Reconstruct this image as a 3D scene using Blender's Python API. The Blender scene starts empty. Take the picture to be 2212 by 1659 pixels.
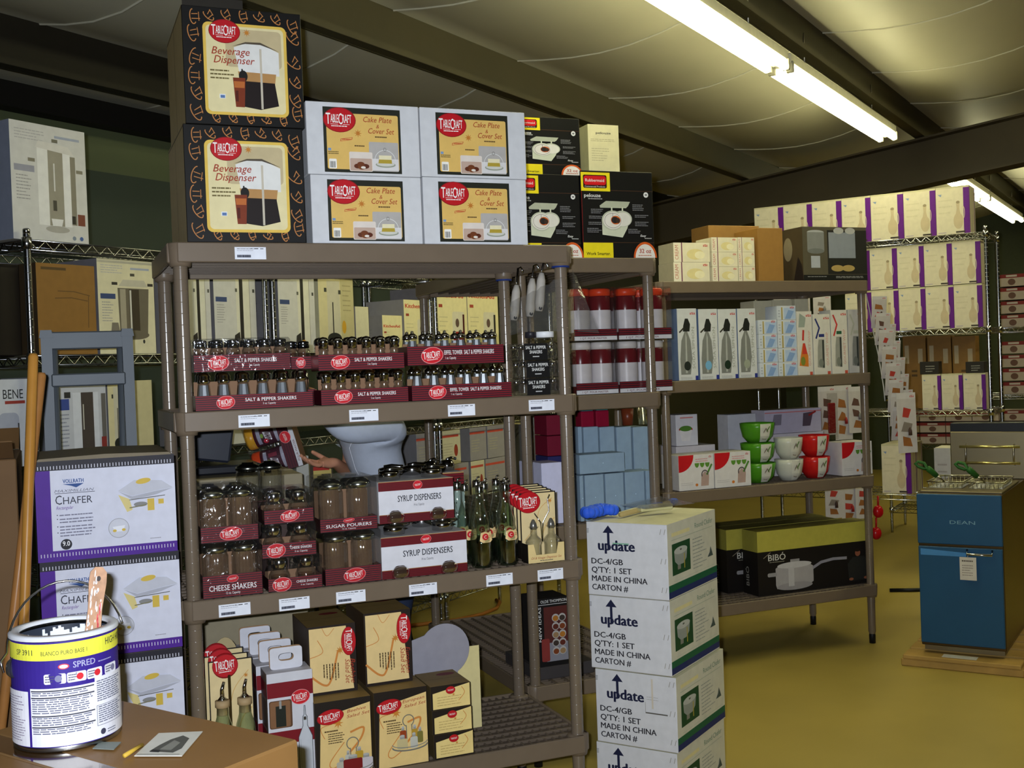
import bpy, math, random
from mathutils import Matrix, Vector
D = bpy.data
COL = bpy.context.scene.collection
SC = bpy.context.scene
PI = math.pi
R_ = random.Random(7)

# ------------------------------------------------------------------ camera, world, exposure
CAM = Vector((-0.303, -3.174, 1.454)); FPX = 2431.9
YAW, PITCH, ROLL = -0.3874, -0.0133, -0.0373
_f = Vector((-math.sin(YAW)*math.cos(PITCH), math.cos(YAW)*math.cos(PITCH), math.sin(PITCH)))
_r = Vector((math.cos(YAW), math.sin(YAW), 0)); _u = _r.cross(_f)
CR = math.cos(ROLL)*_r + math.sin(ROLL)*_u
CU = -math.sin(ROLL)*_r + math.cos(ROLL)*_u
CF = _f
cam = D.objects.new('camera', D.cameras.new('camera')); COL.objects.link(cam)
cam.matrix_world = Matrix(((CR.x, CU.x, -CF.x, CAM.x), (CR.y, CU.y, -CF.y, CAM.y), (CR.z, CU.z, -CF.z, CAM.z), (0, 0, 0, 1)))
cam.data.sensor_width = 36.0; cam.data.lens = FPX/2212*36; cam.data.clip_start = .05
SC.camera = cam
SC.view_settings.view_transform = 'Standard'; SC.view_settings.look = 'None'
SC.view_settings.gamma = 1; SC.view_settings.use_curve_mapping = False
SC.view_settings.exposure = 0.0
SC.cycles.max_bounces = 8; SC.cycles.diffuse_bounces = 3; SC.cycles.glossy_bounces = 3
SC.cycles.transmission_bounces = 4; SC.cycles.transparent_max_bounces = 24
SC.cycles.caustics_reflective = False; SC.cycles.caustics_refractive = False
SC.cycles.use_denoising = True
SC.cycles.sample_clamp_indirect = 4.0
W_ = D.worlds.new('world'); SC.world = W_; W_.use_nodes = True
W_.node_tree.nodes['Background'].inputs[0].default_value = (.02, .02, .018, 1)
# the camera's own flash, a few centimetres beside the lens
FLASH = D.objects.new('camera_flash', D.lights.new('camera_flash', 'AREA')); COL.objects.link(FLASH)
FLASH.data.shape = 'RECTANGLE'; FLASH.data.size = .03; FLASH.data.size_y = .015
FLASH.data.energy = 60.0; FLASH.data.color = (.86, .92, 1.0)
FLASH.data.spread = math.radians(140)
FLASH.matrix_world = cam.matrix_world @ Matrix.Translation((-.045, .03, -.0)) @ Matrix.Rotation(math.radians(2), 4, 'X')
TUBE_W = 30.0          # emission of the fluorescent tubes
TUBE_C = (1.0, .96, .56)

def ray(px, py): return (px-1106)/FPX*CR - (py-829.5)/FPX*CU + CF
BA = math.radians(36.0)          # the building stands turned against the shelving rows
RV = BA - PI/2
def ex(rz): return Vector((math.cos(rz), math.sin(rz), 0))
def ey(rz): return Vector((-math.sin(rz), math.cos(rz), 0))
def on(px, py, rz, k):
    """photograph point -> (s, z) on the upright plane y_local = k of the frame turned by rz"""
    d = ray(px, py); n = ey(rz); p = CAM + d*((k - CAM.dot(n))/d.dot(n))
    return p.dot(ex(rz)), p.z
def onz(px, py, z):
    d = ray(px, py); return CAM + d*((z-CAM.z)/d.z)
def loc(rz, s, k, z=0):
    p = ex(rz)*s + ey(rz)*k; return Vector((p.x, p.y, z))
def fit(rz, k, xl, xr, yt, z0, ym=None):
    """front face seen between columns xl..xr with its top at row yt, standing at height z0 -> centre s, width, height"""
    ym = yt+40 if ym is None else ym
    a = on(xl, ym, rz, k)[0]; b = on(xr, ym, rz, k)[0]; t = on((xl+xr)/2, yt, rz, k)[1]
    return (a+b)/2, b-a, t-z0

# ------------------------------------------------------------------ materials
def lin(c):
    return tuple(((x/255)/12.92 if x/255 <= .04045 else ((x/255+.055)/1.055)**2.4) for x in c)
MATS = {}
def mat(c, rough=.55, metal=0.0, var=.06, scale=30, bump=0.0, spec=.25, coat=0.0, key=None):
    k = (c, rough, metal, var, scale, bump, spec, coat)
    if k in MATS: return MATS[k]
    m = D.materials.new('paint_%d_%d_%d' % c); m.use_nodes = True; nt = m.node_tree; b = nt.nodes['Principled BSDF']
    L = lin(c)
    b.inputs['Roughness'].default_value = rough; b.inputs['Metallic'].default_value = metal
    b.inputs['Specular IOR Level'].default_value = spec
    b.inputs['Coat Weight'].default_value = coat; b.inputs['Coat Roughness'].default_value = .12
    tc = nt.nodes.new('ShaderNodeTexCoord'); nz = nt.nodes.new('ShaderNodeTexNoise'); nz.inputs['Scale'].default_value = scale
    nz.inputs['Detail'].default_value = 3
    mx = nt.nodes.new('ShaderNodeMix'); mx.data_type = 'RGBA'
    mx.inputs[6].default_value = (*[max(0, x*(1-var*2)) for x in L], 1); mx.inputs[7].default_value = (*[min(1, x*(1+var*2)) for x in L], 1)
    nt.links.new(tc.outputs['Object'], nz.inputs['Vector']); nt.links.new(nz.outputs['Fac'], mx.inputs[0])
    nt.links.new(mx.outputs[2], b.inputs['Base Color'])
    if bump:
        bp = nt.nodes.new('ShaderNodeBump'); bp.inputs['Strength'].default_value = bump; bp.inputs['Distance'].default_value = .01
        nt.links.new(nz.outputs['Fac'], bp.inputs['Height']); nt.links.new(bp.outputs[0], b.inputs['Normal'])
    MATS[k] = m; return m
def glass(name, tint, gl=.12, rough=.03, haze=0, crumple=0):
    if name in MATS: return MATS[name]
    m = D.materials.new(name); m.use_nodes = True; nt = m.node_tree; nt.nodes.remove(nt.nodes['Principled BSDF'])
    o = nt.nodes['Material Output']; t = nt.nodes.new('ShaderNodeBsdfTransparent'); t.inputs[0].default_value = (*tint, 1)
    g = nt.nodes.new('ShaderNodeBsdfGlossy'); g.inputs[0].default_value = (.95, .95, .95, 1); g.inputs['Roughness'].default_value = rough
    lw = nt.nodes.new('ShaderNodeLayerWeight'); lw.inputs[0].default_value = .35
    ma = nt.nodes.new('ShaderNodeMath'); ma.operation = 'MULTIPLY_ADD'; ma.inputs[1].default_value = .55; ma.inputs[2].default_value = gl
    nt.links.new(lw.outputs['Facing'], ma.inputs[0])
    mx = nt.nodes.new('ShaderNodeMixShader'); nt.links.new(ma.outputs[0], mx.inputs[0])
    nt.links.new(t.outputs[0], mx.inputs[1]); nt.links.new(g.outputs[0], mx.inputs[2]); nt.links.new(mx.outputs[0], o.inputs[0])
    if haze:
        df = nt.nodes.new('ShaderNodeBsdfDiffuse'); df.inputs[0].default_value = (.8, .8, .8, 1); m2 = nt.nodes.new('ShaderNodeMixShader'); m2.inputs[0].default_value = haze
        nt.links.new(mx.outputs[0], m2.inputs[1]); nt.links.new(df.outputs[0], m2.inputs[2]); nt.links.new(m2.outputs[0], o.inputs[0])
    if crumple:
        tc = nt.nodes.new('ShaderNodeTexCoord'); nz = nt.nodes.new('ShaderNodeTexNoise'); nz.inputs['Scale'].default_value = crumple; nz.inputs['Detail'].default_value = 4; nz.inputs['Distortion'].default_value = 1.5
        bp = nt.nodes.new('ShaderNodeBump'); bp.inputs['Strength'].default_value = .3; bp.inputs['Distance'].default_value = .008
        nt.links.new(tc.outputs['Object'], nz.inputs['Vector']); nt.links.new(nz.outputs['Fac'], bp.inputs['Height']); nt.links.new(bp.outputs[0], g.inputs['Normal'])
    MATS[name] = m; return m
def emit(name, c, s):
    m = D.materials.new(name); m.use_nodes = True; b = m.node_tree.nodes['Principled BSDF']
    b.inputs['Base Color'].default_value = (.8, .8, .8, 1)
    b.inputs['Emission Color'].default_value = (*c, 1); b.inputs['Emission Strength'].default_value = s; return m

WHITE = (226, 226, 224); KRAFT = (150, 112, 62); BLACK = (14, 13, 13); MAROON = (88, 14, 26); RED = (186, 16, 28)
CREAM = (232, 208, 140); PURPLE = (84, 22, 138); GREY = (122, 122, 120); TAUPE = (118, 104, 86); LINE = (70, 70, 72)
CHROME = lambda: mat((200, 200, 200), .12, 1.0, 0)
STEEL = lambda: mat((170, 166, 156), .32, 1.0, .04)
CLEAR = lambda: glass('clear_glass', (.95, .96, .95), .12)
FILM = lambda: glass('clear_film', (.975, .975, .98), .025, .07, .006, 40)
GREENG = lambda: glass('green_glass', (.90, .97, .92), .14)

# ------------------------------------------------------------------ text shapes
_TX = {}
def glyphs(s, shear=0, spacing=1.0):
    k = (s, shear, spacing)
    if k in _TX: return _TX[k]
    cu = D.curves.new('t', 'FONT'); cu.body = s; cu.shear = shear; cu.resolution_u = 2; cu.space_character = spacing
    cu.fill_mode = 'FRONT'
    o = D.objects.new('t', cu); me = D.meshes.new_from_object(o)
    vs = [(v.co.x, v.co.y) for v in me.vertices]; fs = [tuple(p.vertices) for p in me.polygons]

    D.objects.remove(o); D.curves.remove(cu); D.meshes.remove(me)
    if not vs: vs = [(0, 0)]
    x0 = min(v[0] for v in vs); x1 = max(v[0] for v in vs); y0 = min(v[1] for v in vs); y1 = max(v[1] for v in vs)
    _TX[k] = (vs, fs, x0, x1, y0, y1); return _TX[k]

class Art:
    """flat printing on a face: shapes in metres from the face's lower left corner, stacked in thin layers"""
    def __init__(s, w, h): s.w, s.h, s.l, s.p, s.inc = w, h, 1, [], .15
    def up(s, n=1): s.l += n; return s
    def poly(s, pts, c): s.p.append(([tuple(p) for p in pts], None, c, s.l)); s.l += s.inc; return s
    def rect(s, x, y, w, h, c): return s.poly([(x, y), (x+w, y), (x+w, y+h), (x, y+h)], c)
    def frame(s, x, y, w, h, t, c):
        s.rect(x, y, w, t, c); s.rect(x, y+h-t, w, t, c); s.rect(x, y+t, t, h-2*t, c); return s.rect(x+w-t, y+t, t, h-2*t, c)
    def rrect(s, x, y, w, h, r, c, n=5):
        pts = []
        for cx, cy, a0 in ((x+w-r, y+r, -90), (x+w-r, y+h-r, 0), (x+r, y+h-r, 90), (x+r, y+r, 180)):
            for i in range(n+1):
                a = math.radians(a0+90*i/n); pts.append((cx+r*math.cos(a), cy+r*math.sin(a)))
        return s.poly(pts, c)
    def ell(s, cx, cy, rx, ry, c, n=28, rot=0, a0=0, a1=360):
        pts = []; full = (a1-a0) >= 360
        for i in range(n if full else n+1):
            a = math.radians(a0+(a1-a0)*i/n); x, y = rx*math.cos(a), ry*math.sin(a)
            pts.append((cx+x*math.cos(rot)-y*math.sin(rot), cy+x*math.sin(rot)+y*math.cos(rot)))
        return s.poly(pts, c)
    def line(s, pts, t, c):
        k_, s.inc = s.inc, .01
        for (x0, y0), (x1, y1) in zip(pts, pts[1:]):
            dx, dy = x1-x0, y1-y0; l = math.hypot(dx, dy) or 1e-6; nx, ny = -dy/l*t/2, dx/l*t/2; ex_, ey_ = dx/l*t*.2, dy/l*t*.2
            s.poly([(x0+nx-ex_, y0+ny-ey_), (x0-nx-ex_, y0-ny-ey_), (x1-nx+ex_, y1-ny+ey_), (x1+nx+ex_, y1+ny+ey_)], c)
        s.inc = k_; s.l += k_; return s
    def arc(s, cx, cy, rx, ry, a0, a1, t, c, n=12, rot=0):
        pts = []
        for i in range(n+1):
            a = math.radians(a0+(a1-a0)*i/n); x, y = rx*math.cos(a), ry*math.sin(a)
            pts.append((cx+x*math.cos(rot)-y*math.sin(rot), cy+x*math.sin(rot)+y*math.cos(rot)))
        return s.line(pts, t, c)
    def text(s, t, x, y, h, c, w=None, al='c', shear=0, bold=0, rot=0, spacing=1.0, cap=None):
        vs, fs, x0, x1, y0, y1 = glyphs(t, shear, spacing)
        hh = cap if cap else .729            # capital height of the built-in letters
        sy = h/hh; sx = sy if w is None else w/max(x1-x0, 1e-6)
        ax = {'c': (x0+x1)/2, 'l': x0, 'r': x1}[al]; cr, sr = math.cos(rot), math.sin(rot)
        for i, (bx, by) in enumerate(((0, 0), (1, 0), (-1, 0), (0, .7)) if bold else ((0, 0),)):   # heavier strokes: the letters again, shifted a little
            pts = []
            for vx, vy in vs:
                X, Y = (vx-ax+bx*bold)*sx, (vy+by*bold)*sy; pts.append((x+X*cr-Y*sr, y+X*sr+Y*cr))
            s.p.append((pts, fs, c, s.l+.12*i))
        s.l += .5; return s
    def greek(s, x, y, w, n, dy, c, t=None, jag=.25, seed=1):
        """lines of print too small to read, as thin broken strokes"""
        rr = random.Random(seed); t = t or dy*.4; s.inc = 0
        for i in range(n):
            L = w*(1-jag*rr.random()); q = x
            while q < x+L-.001:
                k = min(rr.uniform(.06, .2)*w, x+L-q); s.rect(q, y-i*dy, k*.86, t, c); q += k
        s.inc = .15; s.l += .15; return s
    def barcode(s, x, y, w, h, c=(20, 20, 20), seed=3):
        rr = random.Random(seed); q = x; s.inc = 0
        while q < x+w: k = rr.choice((.02, .03, .05))*w; s.rect(q, y, min(k, x+w-q), h, c); q += k+rr.choice((.02, .03, .04))*w
        s.inc = .15; s.l += .15; return s
    def put(s, o, x=0, y=0, k=1.0, rot=0, flip=1):
        cr, sr = math.cos(rot), math.sin(rot)
        for pts, fs, c, l in o.p:
            s.p.append(([(x+(px*cr-py*sr)*k, y+(px*sr+py*cr)*k) for px, py in pts], fs, c, s.l+l-1))
        return s

STEP = .0002
class MB:
    """collects shapes of several materials into one mesh"""
    def __init__(s): s.v, s.f, s.mi, s.sm, s.mats = [], [], [], [], []
    def m(s, mt):
        if isinstance(mt, tuple): mt = mat(mt)
        if mt not in s.mats: s.mats.append(mt)
        return s.mats.index(mt)
    def add(s, vs, fs, mt, smooth=False, M=None):
        o = len(s.v); i = s.m(mt)
        for v in vs: s.v.append(tuple(M @ Vector(v)) if M is not None else tuple(v))
        for f in fs: s.f.append(tuple(o+a for a in f)); s.mi.append(i); s.sm.append(smooth)
        return s
    def box(s, c, d, mt, b=0, M=None):
        x, y, z = c; a, e, g = d[0]/2, d[1]/2, d[2]/2
        if b <= 0:
            vs = [(x+i*a, y+j*e, z+k*g) for k in (-1, 1) for j in (-1, 1) for i in (-1, 1)]
            return s.add(vs, [(0, 2, 3, 1), (4, 5, 7, 6), (0, 1, 5, 4), (1, 3, 7, 5), (3, 2, 6, 7), (2, 0, 4, 6)], mt, False, M)
        b = min(b, a*.9, e*.9, g*.9); vs = []; idx = {}
        for i in (-1, 1):
            for j in (-1, 1):
                for k in (-1, 1):
                    for ax in range(3):
                        q = [a-b, e-b, g-b]; q[ax] = (a, e, g)[ax]; idx[(i, j, k, ax)] = len(vs); vs.append((x+i*q[0], y+j*q[1], z+k*q[2]))
        fs = []
        def I(sg, ax): return idx[(sg[0], sg[1], sg[2], ax)]
        for ax in range(3):
            o1, o2 = (ax+1) % 3, (ax+2) % 3
            for sd in (-1, 1):
                f = []
                for p, q in ((-1, -1), (1, -1), (1, 1), (-1, 1)):
                    g3 = [0, 0, 0]; g3[ax] = sd; g3[o1] = p; g3[o2] = q; f.append(I(g3, ax))
                fs.append(tuple(f if sd > 0 else f[::-1]))
        for ax in range(3):
            o1, o2 = (ax+1) % 3, (ax+2) % 3
            for p in (-1, 1):
                for q in (-1, 1):
                    A0 = [0, 0, 0]; A0[ax] = -1; A0[o1] = p; A0[o2] = q; A1 = list(A0); A1[ax] = 1
                    f = (I(A0, o1), I(A1, o1), I(A1, o2), I(A0, o2)); fs.append(f if p*q < 0 else f[::-1])
        for k, v in idx.items():
            if k[3] == 0:
                f = (v, idx[(k[0], k[1], k[2], 1)], idx[(k[0], k[1], k[2], 2)]); fs.append(f if k[0]*k[1]*k[2] > 0 else f[::-1])
        return s.add(vs, fs, mt, False, M)
    def lathe(s, prof, mt, n=24, c=(0, 0, 0), M=None, smooth=True, a0=0, a1=360, flute=0, nf=0):
        full = (a1-a0) >= 360; N = n if full else n+1; vs, fs = [], []
        for r, z in prof:
            for i in range(N):
                a = math.radians(a0+(a1-a0)*i/n); q = r*(1+(flute*(math.cos(nf*a)) if flute else 0))
                vs.append((c[0]+q*math.cos(a), c[1]+q*math.sin(a), c[2]+z))
        for j in range(len(prof)-1):
            for i in range(n):
                i2 = (i+1) % N; a, b = j*N+i, j*N+i2
                if i2 == 0 and not full: continue
                fs.append((a, b, b+N, a+N))
        return s.add(vs, fs, mt, smooth, M)
    def ball(s, c, r, mt, n=16):
        k = 8; return s.lathe([(r[0]*math.sin(PI*i/k), -r[2]*math.cos(PI*i/k)) for i in range(k+1)], mt, n, M=Matrix.Translation(c) @ Matrix.Diagonal((1, r[1]/r[0], 1, 1)))
    def disc(s, r, z, mt, n=24, c=(0, 0), M=None, dn=False):
        vs = [(c[0]+r*math.cos(2*PI*i/n), c[1]+r*math.sin(2*PI*i/n), z) for i in range(n)]
        f = tuple(range(n)); return s.add(vs, [f[::-1] if dn else f], mt, False, M)
    def tube(s, pts, r, mt, n=8, closed=False, M=None, cap=True, smooth=True):
        P = [Vector(p) for p in pts]; K = len(P); vs, fs = [], []; rr = r if isinstance(r, (list, tuple)) else [r]*K
        up = None
        for i in range(K):
            a = P[(i-1) % K] if (closed or i) else P[0]; b = P[(i+1) % K] if (closed or i < K-1) else P[-1]
            t = (b-a).normalized()
            if up is None:
                up = Vector((0, 0, 1)) if abs(t.z) < .9 else Vector((1, 0, 0))
            x = up.cross(t)
            if x.length < 1e-5: x = Vector((1, 0, 0)).cross(t)
            x.normalize(); y = t.cross(x); up = y
            for j in range(n):
                q = 2*PI*j/n; vs.append(P[i]+x*math.cos(q)*rr[i]+y*math.sin(q)*rr[i])
        for i in range(K if closed else K-1):
            for j in range(n):
                a, b = i*n+j, i*n+(j+1) % n; c, d = ((i+1) % K)*n+j, ((i+1) % K)*n+(j+1) % n
                fs.append((a, b, d, c))
        if cap and not closed: fs += [tuple(range(n))[::-1], tuple((K-1)*n+j for j in range(n))]
        return s.add(vs, fs, mt, smooth, M)
    def prism(s, pts, y0, y1, mt, M=None, smooth=False):
        """outline in x,z pushed from y0 to y1"""
        n = len(pts); vs = [(x, y0, z) for x, z in pts]+[(x, y1, z) for x, z in pts]
        fs = [tuple(range(n)), tuple(range(2*n-1, n-1, -1))]+[((i+1) % n, i, n+i, n+(i+1) % n) for i in range(n)]
        return s.add(vs, fs, mt, smooth, M)
    def art(s, A, O, ux, uy, sub=None, fn=None):
        """print an Art on the plane through O spanned by ux, uy; fn(u, v, off) bends it round a body instead"""
        if fn is None:
            O, ux, uy = Vector(O), Vector(ux), Vector(uy); n = ux.cross(uy).normalized()
            fn = lambda u, v, o: O+ux*u+uy*v+n*o
        for pts, fs, c, l in A.p:
            if sub and fs is None and len(pts) == 4:
                x0 = min(p[0] for p in pts); x1 = max(p[0] for p in pts); k = max(1, int((x1-x0)/sub+.99))
                (a, b, cc, d) = pts; P2, F2 = [], []
                for i in range(k+1):
                    t = i/k; P2 += [(a[0]+(b[0]-a[0])*t, a[1]+(b[1]-a[1])*t), (d[0]+(cc[0]-d[0])*t, d[1]+(cc[1]-d[1])*t)]
                F2 = [(2*i, 2*i+2, 2*i+3, 2*i+1) for i in range(k)]
                s.add([fn(u, v, l*STEP) for u, v in P2], F2, c, False)
            else:
                s.add([fn(u, v, l*STEP) for u, v in pts], fs or [tuple(range(len(pts)))], c, False)
        return s
    def build(s, name, parent=None, label=None, loc=None, rz=0):
        me = D.meshes.new(name); me.from_pydata(s.v, [], s.f)
        for mt in s.mats: me.materials.append(mt)
        me.polygons.foreach_set('material_index', s.mi); me.polygons.foreach_set('use_smooth', s.sm); me.update()
        o = D.objects.new(name, me); COL.objects.link(o)
        if parent is not None: o.parent = parent
        if label: o['label'] = label
        if loc is not None: o.location = loc
        if rz: o.rotation_euler = (0, 0, rz)
        return o
def tag(o, label=None, cat=None, group=None, kind=None):
    for k, v in (('label', label), ('category', cat), ('group', group), ('kind', kind)):
        if v: o[k] = v
    return o
def thing(name, label, cat, at=(0, 0, 0), rz=0, group=None):
    o = D.objects.new(name, None); COL.objects.link(o); o.location = at; o.rotation_euler = (0, 0, rz); o.empty_display_size = .05
    return tag(o, label, cat, group)
def kids(o): return [c for c in D.objects if c.parent == o]
def dup(root, at, rz=0, label=None, group=None):
    def cp(o, par):
        c = o.copy(); COL.objects.link(c)
        if par is not None: c.parent = par
        for ch in KIDS.setdefault(o.name, [x for x in o.children]): cp(ch, c)
        return c
    r = cp(root, None); r.location = at; r.rotation_euler = (0, 0, rz)
    tag(r, label, None, group); return r
KIDS = {}
ORD = ['first', 'second', 'third', 'fourth', 'fifth', 'sixth', 'seventh', 'eighth', 'ninth', 'tenth', 'eleventh', 'twelfth']
# ------------------------------------------------------------------ the building
U0, U1, V0, V1 = -4.2, 12.5, -6.8, 2.4         # building axes: U along the purlins, V towards the back wall
def B(u, v, z): return loc(BA, u, v, z)
def struct(mb, name): return tag(mb.build(name), kind='structure')
def quad(mb, pts, mt): mb.add(pts, [tuple(range(len(pts)))], mt)
fl = MB(); quad(fl, [B(U0, V0, 0), B(U1, V0, 0), B(U1, V1, 0), B(U0, V1, 0)], mat((168, 148, 76), .42, 0, .10, 1.6, .02)); struct(fl, 'floor')
WALLC = mat((92, 100, 70), .6, 0, .05, 3); WALLD = mat((58, 68, 58), .6, 0, .05, 3); DARK = mat((52, 46, 34), .6, 0, .08, 4)
def zc(v): return 3.24-.113*(v+.62)             # ceiling height falls towards the back wall
wl = MB(); quad(wl, [B(U0, V1, 0), B(U1, V1, 0), B(U1, V1, 2.54), B(U0, V1, 2.54)], WALLD)
quad(wl, [B(U0, V1, 2.54), B(U1, V1, 2.54), B(U1, V1, zc(V1)), B(U0, V1, zc(V1))], WALLC); quad(wl, [B(4.2, V1-.004, 0), B(U1, V1-.004, 0), B(U1, V1-.004, zc(V1)), B(4.2, V1-.004, zc(V1))], mat((46, 44, 28), .6)); struct(wl, 'wall_back')  # far stretch of the wall overlaid in a dark colour for its unlit shade
w2 = MB(); quad(w2, [B(U1, V1, 0), B(U1, V0, 0), B(U1, V0, zc(V0)), B(U1, V1, zc(V1))], mat((64, 70, 48), .6)); struct(w2, 'wall_right')
w3 = MB(); quad(w3, [B(U0, V0, 0), B(U0, V1, 0), B(U0, V1, zc(V1)), B(U0, V0, zc(V0))], DARK); struct(w3, 'wall_left')
w4 = MB(); quad(w4, [B(U1, V0, 0), B(U0, V0, 0), B(U0, V0, zc(V0)), B(U1, V0, zc(V0))], DARK); struct(w4, 'wall_front')
# ceiling: white sheeting laid over the purlins, sagging between them, with welded seams running down the slope
PUR = [-6.0, -4.6, -3.2, -1.94, -.62, .70, 1.74]
VIN = mat((176, 172, 150), .5, 0, .04, 2); SEAM = mat((186, 182, 160), .45)
ce = MB(); rows = []
vs_ = sorted(set([V0, V1]+PUR))
vv = []
for a, b in zip(vs_, vs_[1:]):
    n = max(2, int((b-a)/.16))
    for i in range(n): vv.append((a+(b-a)*i/n, math.sin(PI*i/n)*(.11 if b-a > 1 else .02)))
vv.append((V1, 0))
NU = 30
pts = [B(U0+(U1-U0)*i/NU, v, zc(v)-sag) for v, sag in vv for i in range(NU+1)]
ce.add(pts, [(j*(NU+1)+i, (j+1)*(NU+1)+i, (j+1)*(NU+1)+i+1, j*(NU+1)+i+1) for j in range(len(vv)-1) for i in range(NU)], VIN, True)
for k in range(-3, 12):
    u = .9+k*1.07
    if U0 < u < U1: ce.tube([B(u, v, zc(v)-sag-.002) for v, sag in vv], .0055, SEAM, 5)
struct(ce, 'ceiling')
BEAM0 = mat((68, 62, 41), .55, 0, .08, 5)
for i, v in enumerate(PUR):
    zb = zc(v)-.225; p = MB(); f = lambda a, b, c, d: None
    for du in (0,):
        M_ = Matrix.Rotation(BA, 4, 'Z'); BEAM = mat((38, 34, 24), .6) if v > 1.5 else BEAM0  # purlin nearest the back wall coloured darker for the shade at that end
        p.box(((U0+U1)/2, v, zb+.1125), (U1-U0, .012, .225), BEAM, 0, M_)
        p.box(((U0+U1)/2, v-.034, zb+.006), (U1-U0, .07, .010), BEAM, 0, M_)
        p.box(((U0+U1)/2, v-.066, zb+.016), (U1-U0, .008, .026), BEAM, 0, M_)
        p.box(((U0+U1)/2, v+.034, zb+.219), (U1-U0, .07, .010), BEAM, 0, M_)
    struct(p, 'trim_%d' % (i+1))
n_ = len(PUR)+1
def rafter(u, h, w, name, col):
    p = MB()
    for (dz0, dz1, ww) in ((0, .014, w), (.014, h-.014, .012), (h-.014, h, w)):
        vs = []
        for v in (V0, V1-.02):
            z0 = zc(v)-.24-h
            for du in (-ww/2, ww/2):
                for dz in (dz0, dz1): vs.append(B(u+du, v, z0+dz))
        p.add(vs, [(0, 1, 3, 2), (4, 6, 7, 5), (0, 2, 6, 4), (1, 5, 7, 3), (0, 4, 5, 1), (2, 3, 7, 6)], col)
    struct(p, name)
rafter(6.45, .34, .2, 'trim_%d' % n_, mat((66, 58, 42), .55, 0, .08, 5))
st_ = MB(); st_.box(((U0+U1)/2, V1-.06, zc(V1)-.085), (U1-U0, .1, .12), mat((24, 22, 17), .7), .004, Matrix.Rotation(BA, 4, 'Z')); struct(st_, 'trim_%d' % (n_+1))  # eave strut near-black, the shade under the eave put into its colour
for k, u in enumerate((6.45,)):
    c_ = MB(); M_ = Matrix.Rotation(BA, 4, 'Z')
    c_.box((u, V1-.16, 1.25), (.2, .012, 2.5), DARK, 0, M_); c_.box((u, V1-.05, 1.25), (.2, .012, 2.5), DARK, 0, M_); c_.box((u, V1-.1, 1.25), (.012, .1, 2.5), DARK, 0, M_)
    struct(c_, 'trim_%d' % (n_+2))

# ------------------------------------------------------------------ fluorescent fixtures
TUBE = emit('tube_glow', TUBE_C, TUBE_W); HOUS = mat((206, 202, 178), .4)
def fixture(label, u0, u1, v, z, group):
    t = thing('fluorescent_light', label, 'ceiling light', B(u0, v, z), BA, group); L = u1-u0
    h = MB(); h.box((L/2, 0, .055), (L, .11, .05), HOUS, .004); h.box((L/2, 0, .022), (L, .05, .02), HOUS, .003); h.build('housing', t)
    for y in (-.045, .045):
        q = MB(); q.tube([(.03, y, 0), (L-.03, y, 0)], .019, TUBE, 10); q.build('tube', t)
        for x in (.012, L-.012):
            e = MB(); e.box((x, y, .012), (.018, .036, .056), mat((150, 146, 126), .4), .003); e.build('lamp_holder', t)
    for x in (.4, L-.4):
        hgr = MB(); zt = zc(v)-z-.10; hgr.tube([(x, 0, .08), (x, 0, zt)], .004, STEEL(), 6); hgr.build('hanger', t)
    return t
g_ = 'twin tube ceiling lights'
ZF = 2.865
ub = lambda px, py, z: (onz(px, py, z).dot(ex(BA)), onz(px, py, z).dot(ey(BA)))
gp, en = ub(1672, 154, ZF), ub(1928, 299, ZF); vf = (gp[1]+en[1])/2; LF_ = en[0]-gp[0]
fixture('twin tube ceiling light running out of the top of the photo', gp[0]-.03-LF_, gp[0]-.03, vf, ZF, g_)
fixture('twin tube ceiling light ending just before the dark rafter', gp[0]+.01, en[0], vf, ZF, g_)
s2 = ub(2058, 388, ZF); g2 = ub(2137, 430, ZF)
fixture('short far twin tube ceiling light beginning behind the rafter', s2[0], g2[0]-.02, vf, ZF, g_)
fixture('far twin tube ceiling light at the right edge behind the purple striped cartons', g2[0]+.02, g2[0]+2.2, vf, ZF, g_)
fixture('twin tube ceiling light added out of view to the right for more light', 2.6, 4.95, -3.05, 3.2, 'added ceiling lights out of view')  # unseen row of lights added to brighten the floor on the right
fixture('second twin tube ceiling light added out of view to the right', 5.0, 7.35, -3.05, 3.2, 'added ceiling lights out of view')
# ------------------------------------------------------------------ brown plastic racks
ZS = [.300, .8515, 1.369, 1.833]; RW, RD, RH = 1.22, .549, .055
PLA = mat((112, 98, 82), .38, 0, .05, 14, .03); POSTM = mat((112, 99, 84), .20, 0, .04, 14, 0, .7); PLB = mat((96, 84, 72), .45, 0, .05, 14)
def price_tag(seed):
    a = Art(.086, .034); a.rect(0, 0, .086, .034, (228, 232, 244)); a.up()
    a.greek(.006, .0285, .05, 1, .004, LINE, .0014, 0, seed); a.rect(.044, .0285, .004, .0022, LINE); a.rect(.054, .0285, .011, .0024, LINE); a.rect(.070, .0285, .009, .002, LINE)
    a.greek(.006, .0235, .05, 1, .004, (150, 150, 160), .0012, .2, seed+9)
    a.rect(.006, .005, .038, .0075, (120, 124, 140)); a.up(); a.barcode(.007, .0055, .036, .0065, (30, 32, 44), seed); return a
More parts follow.
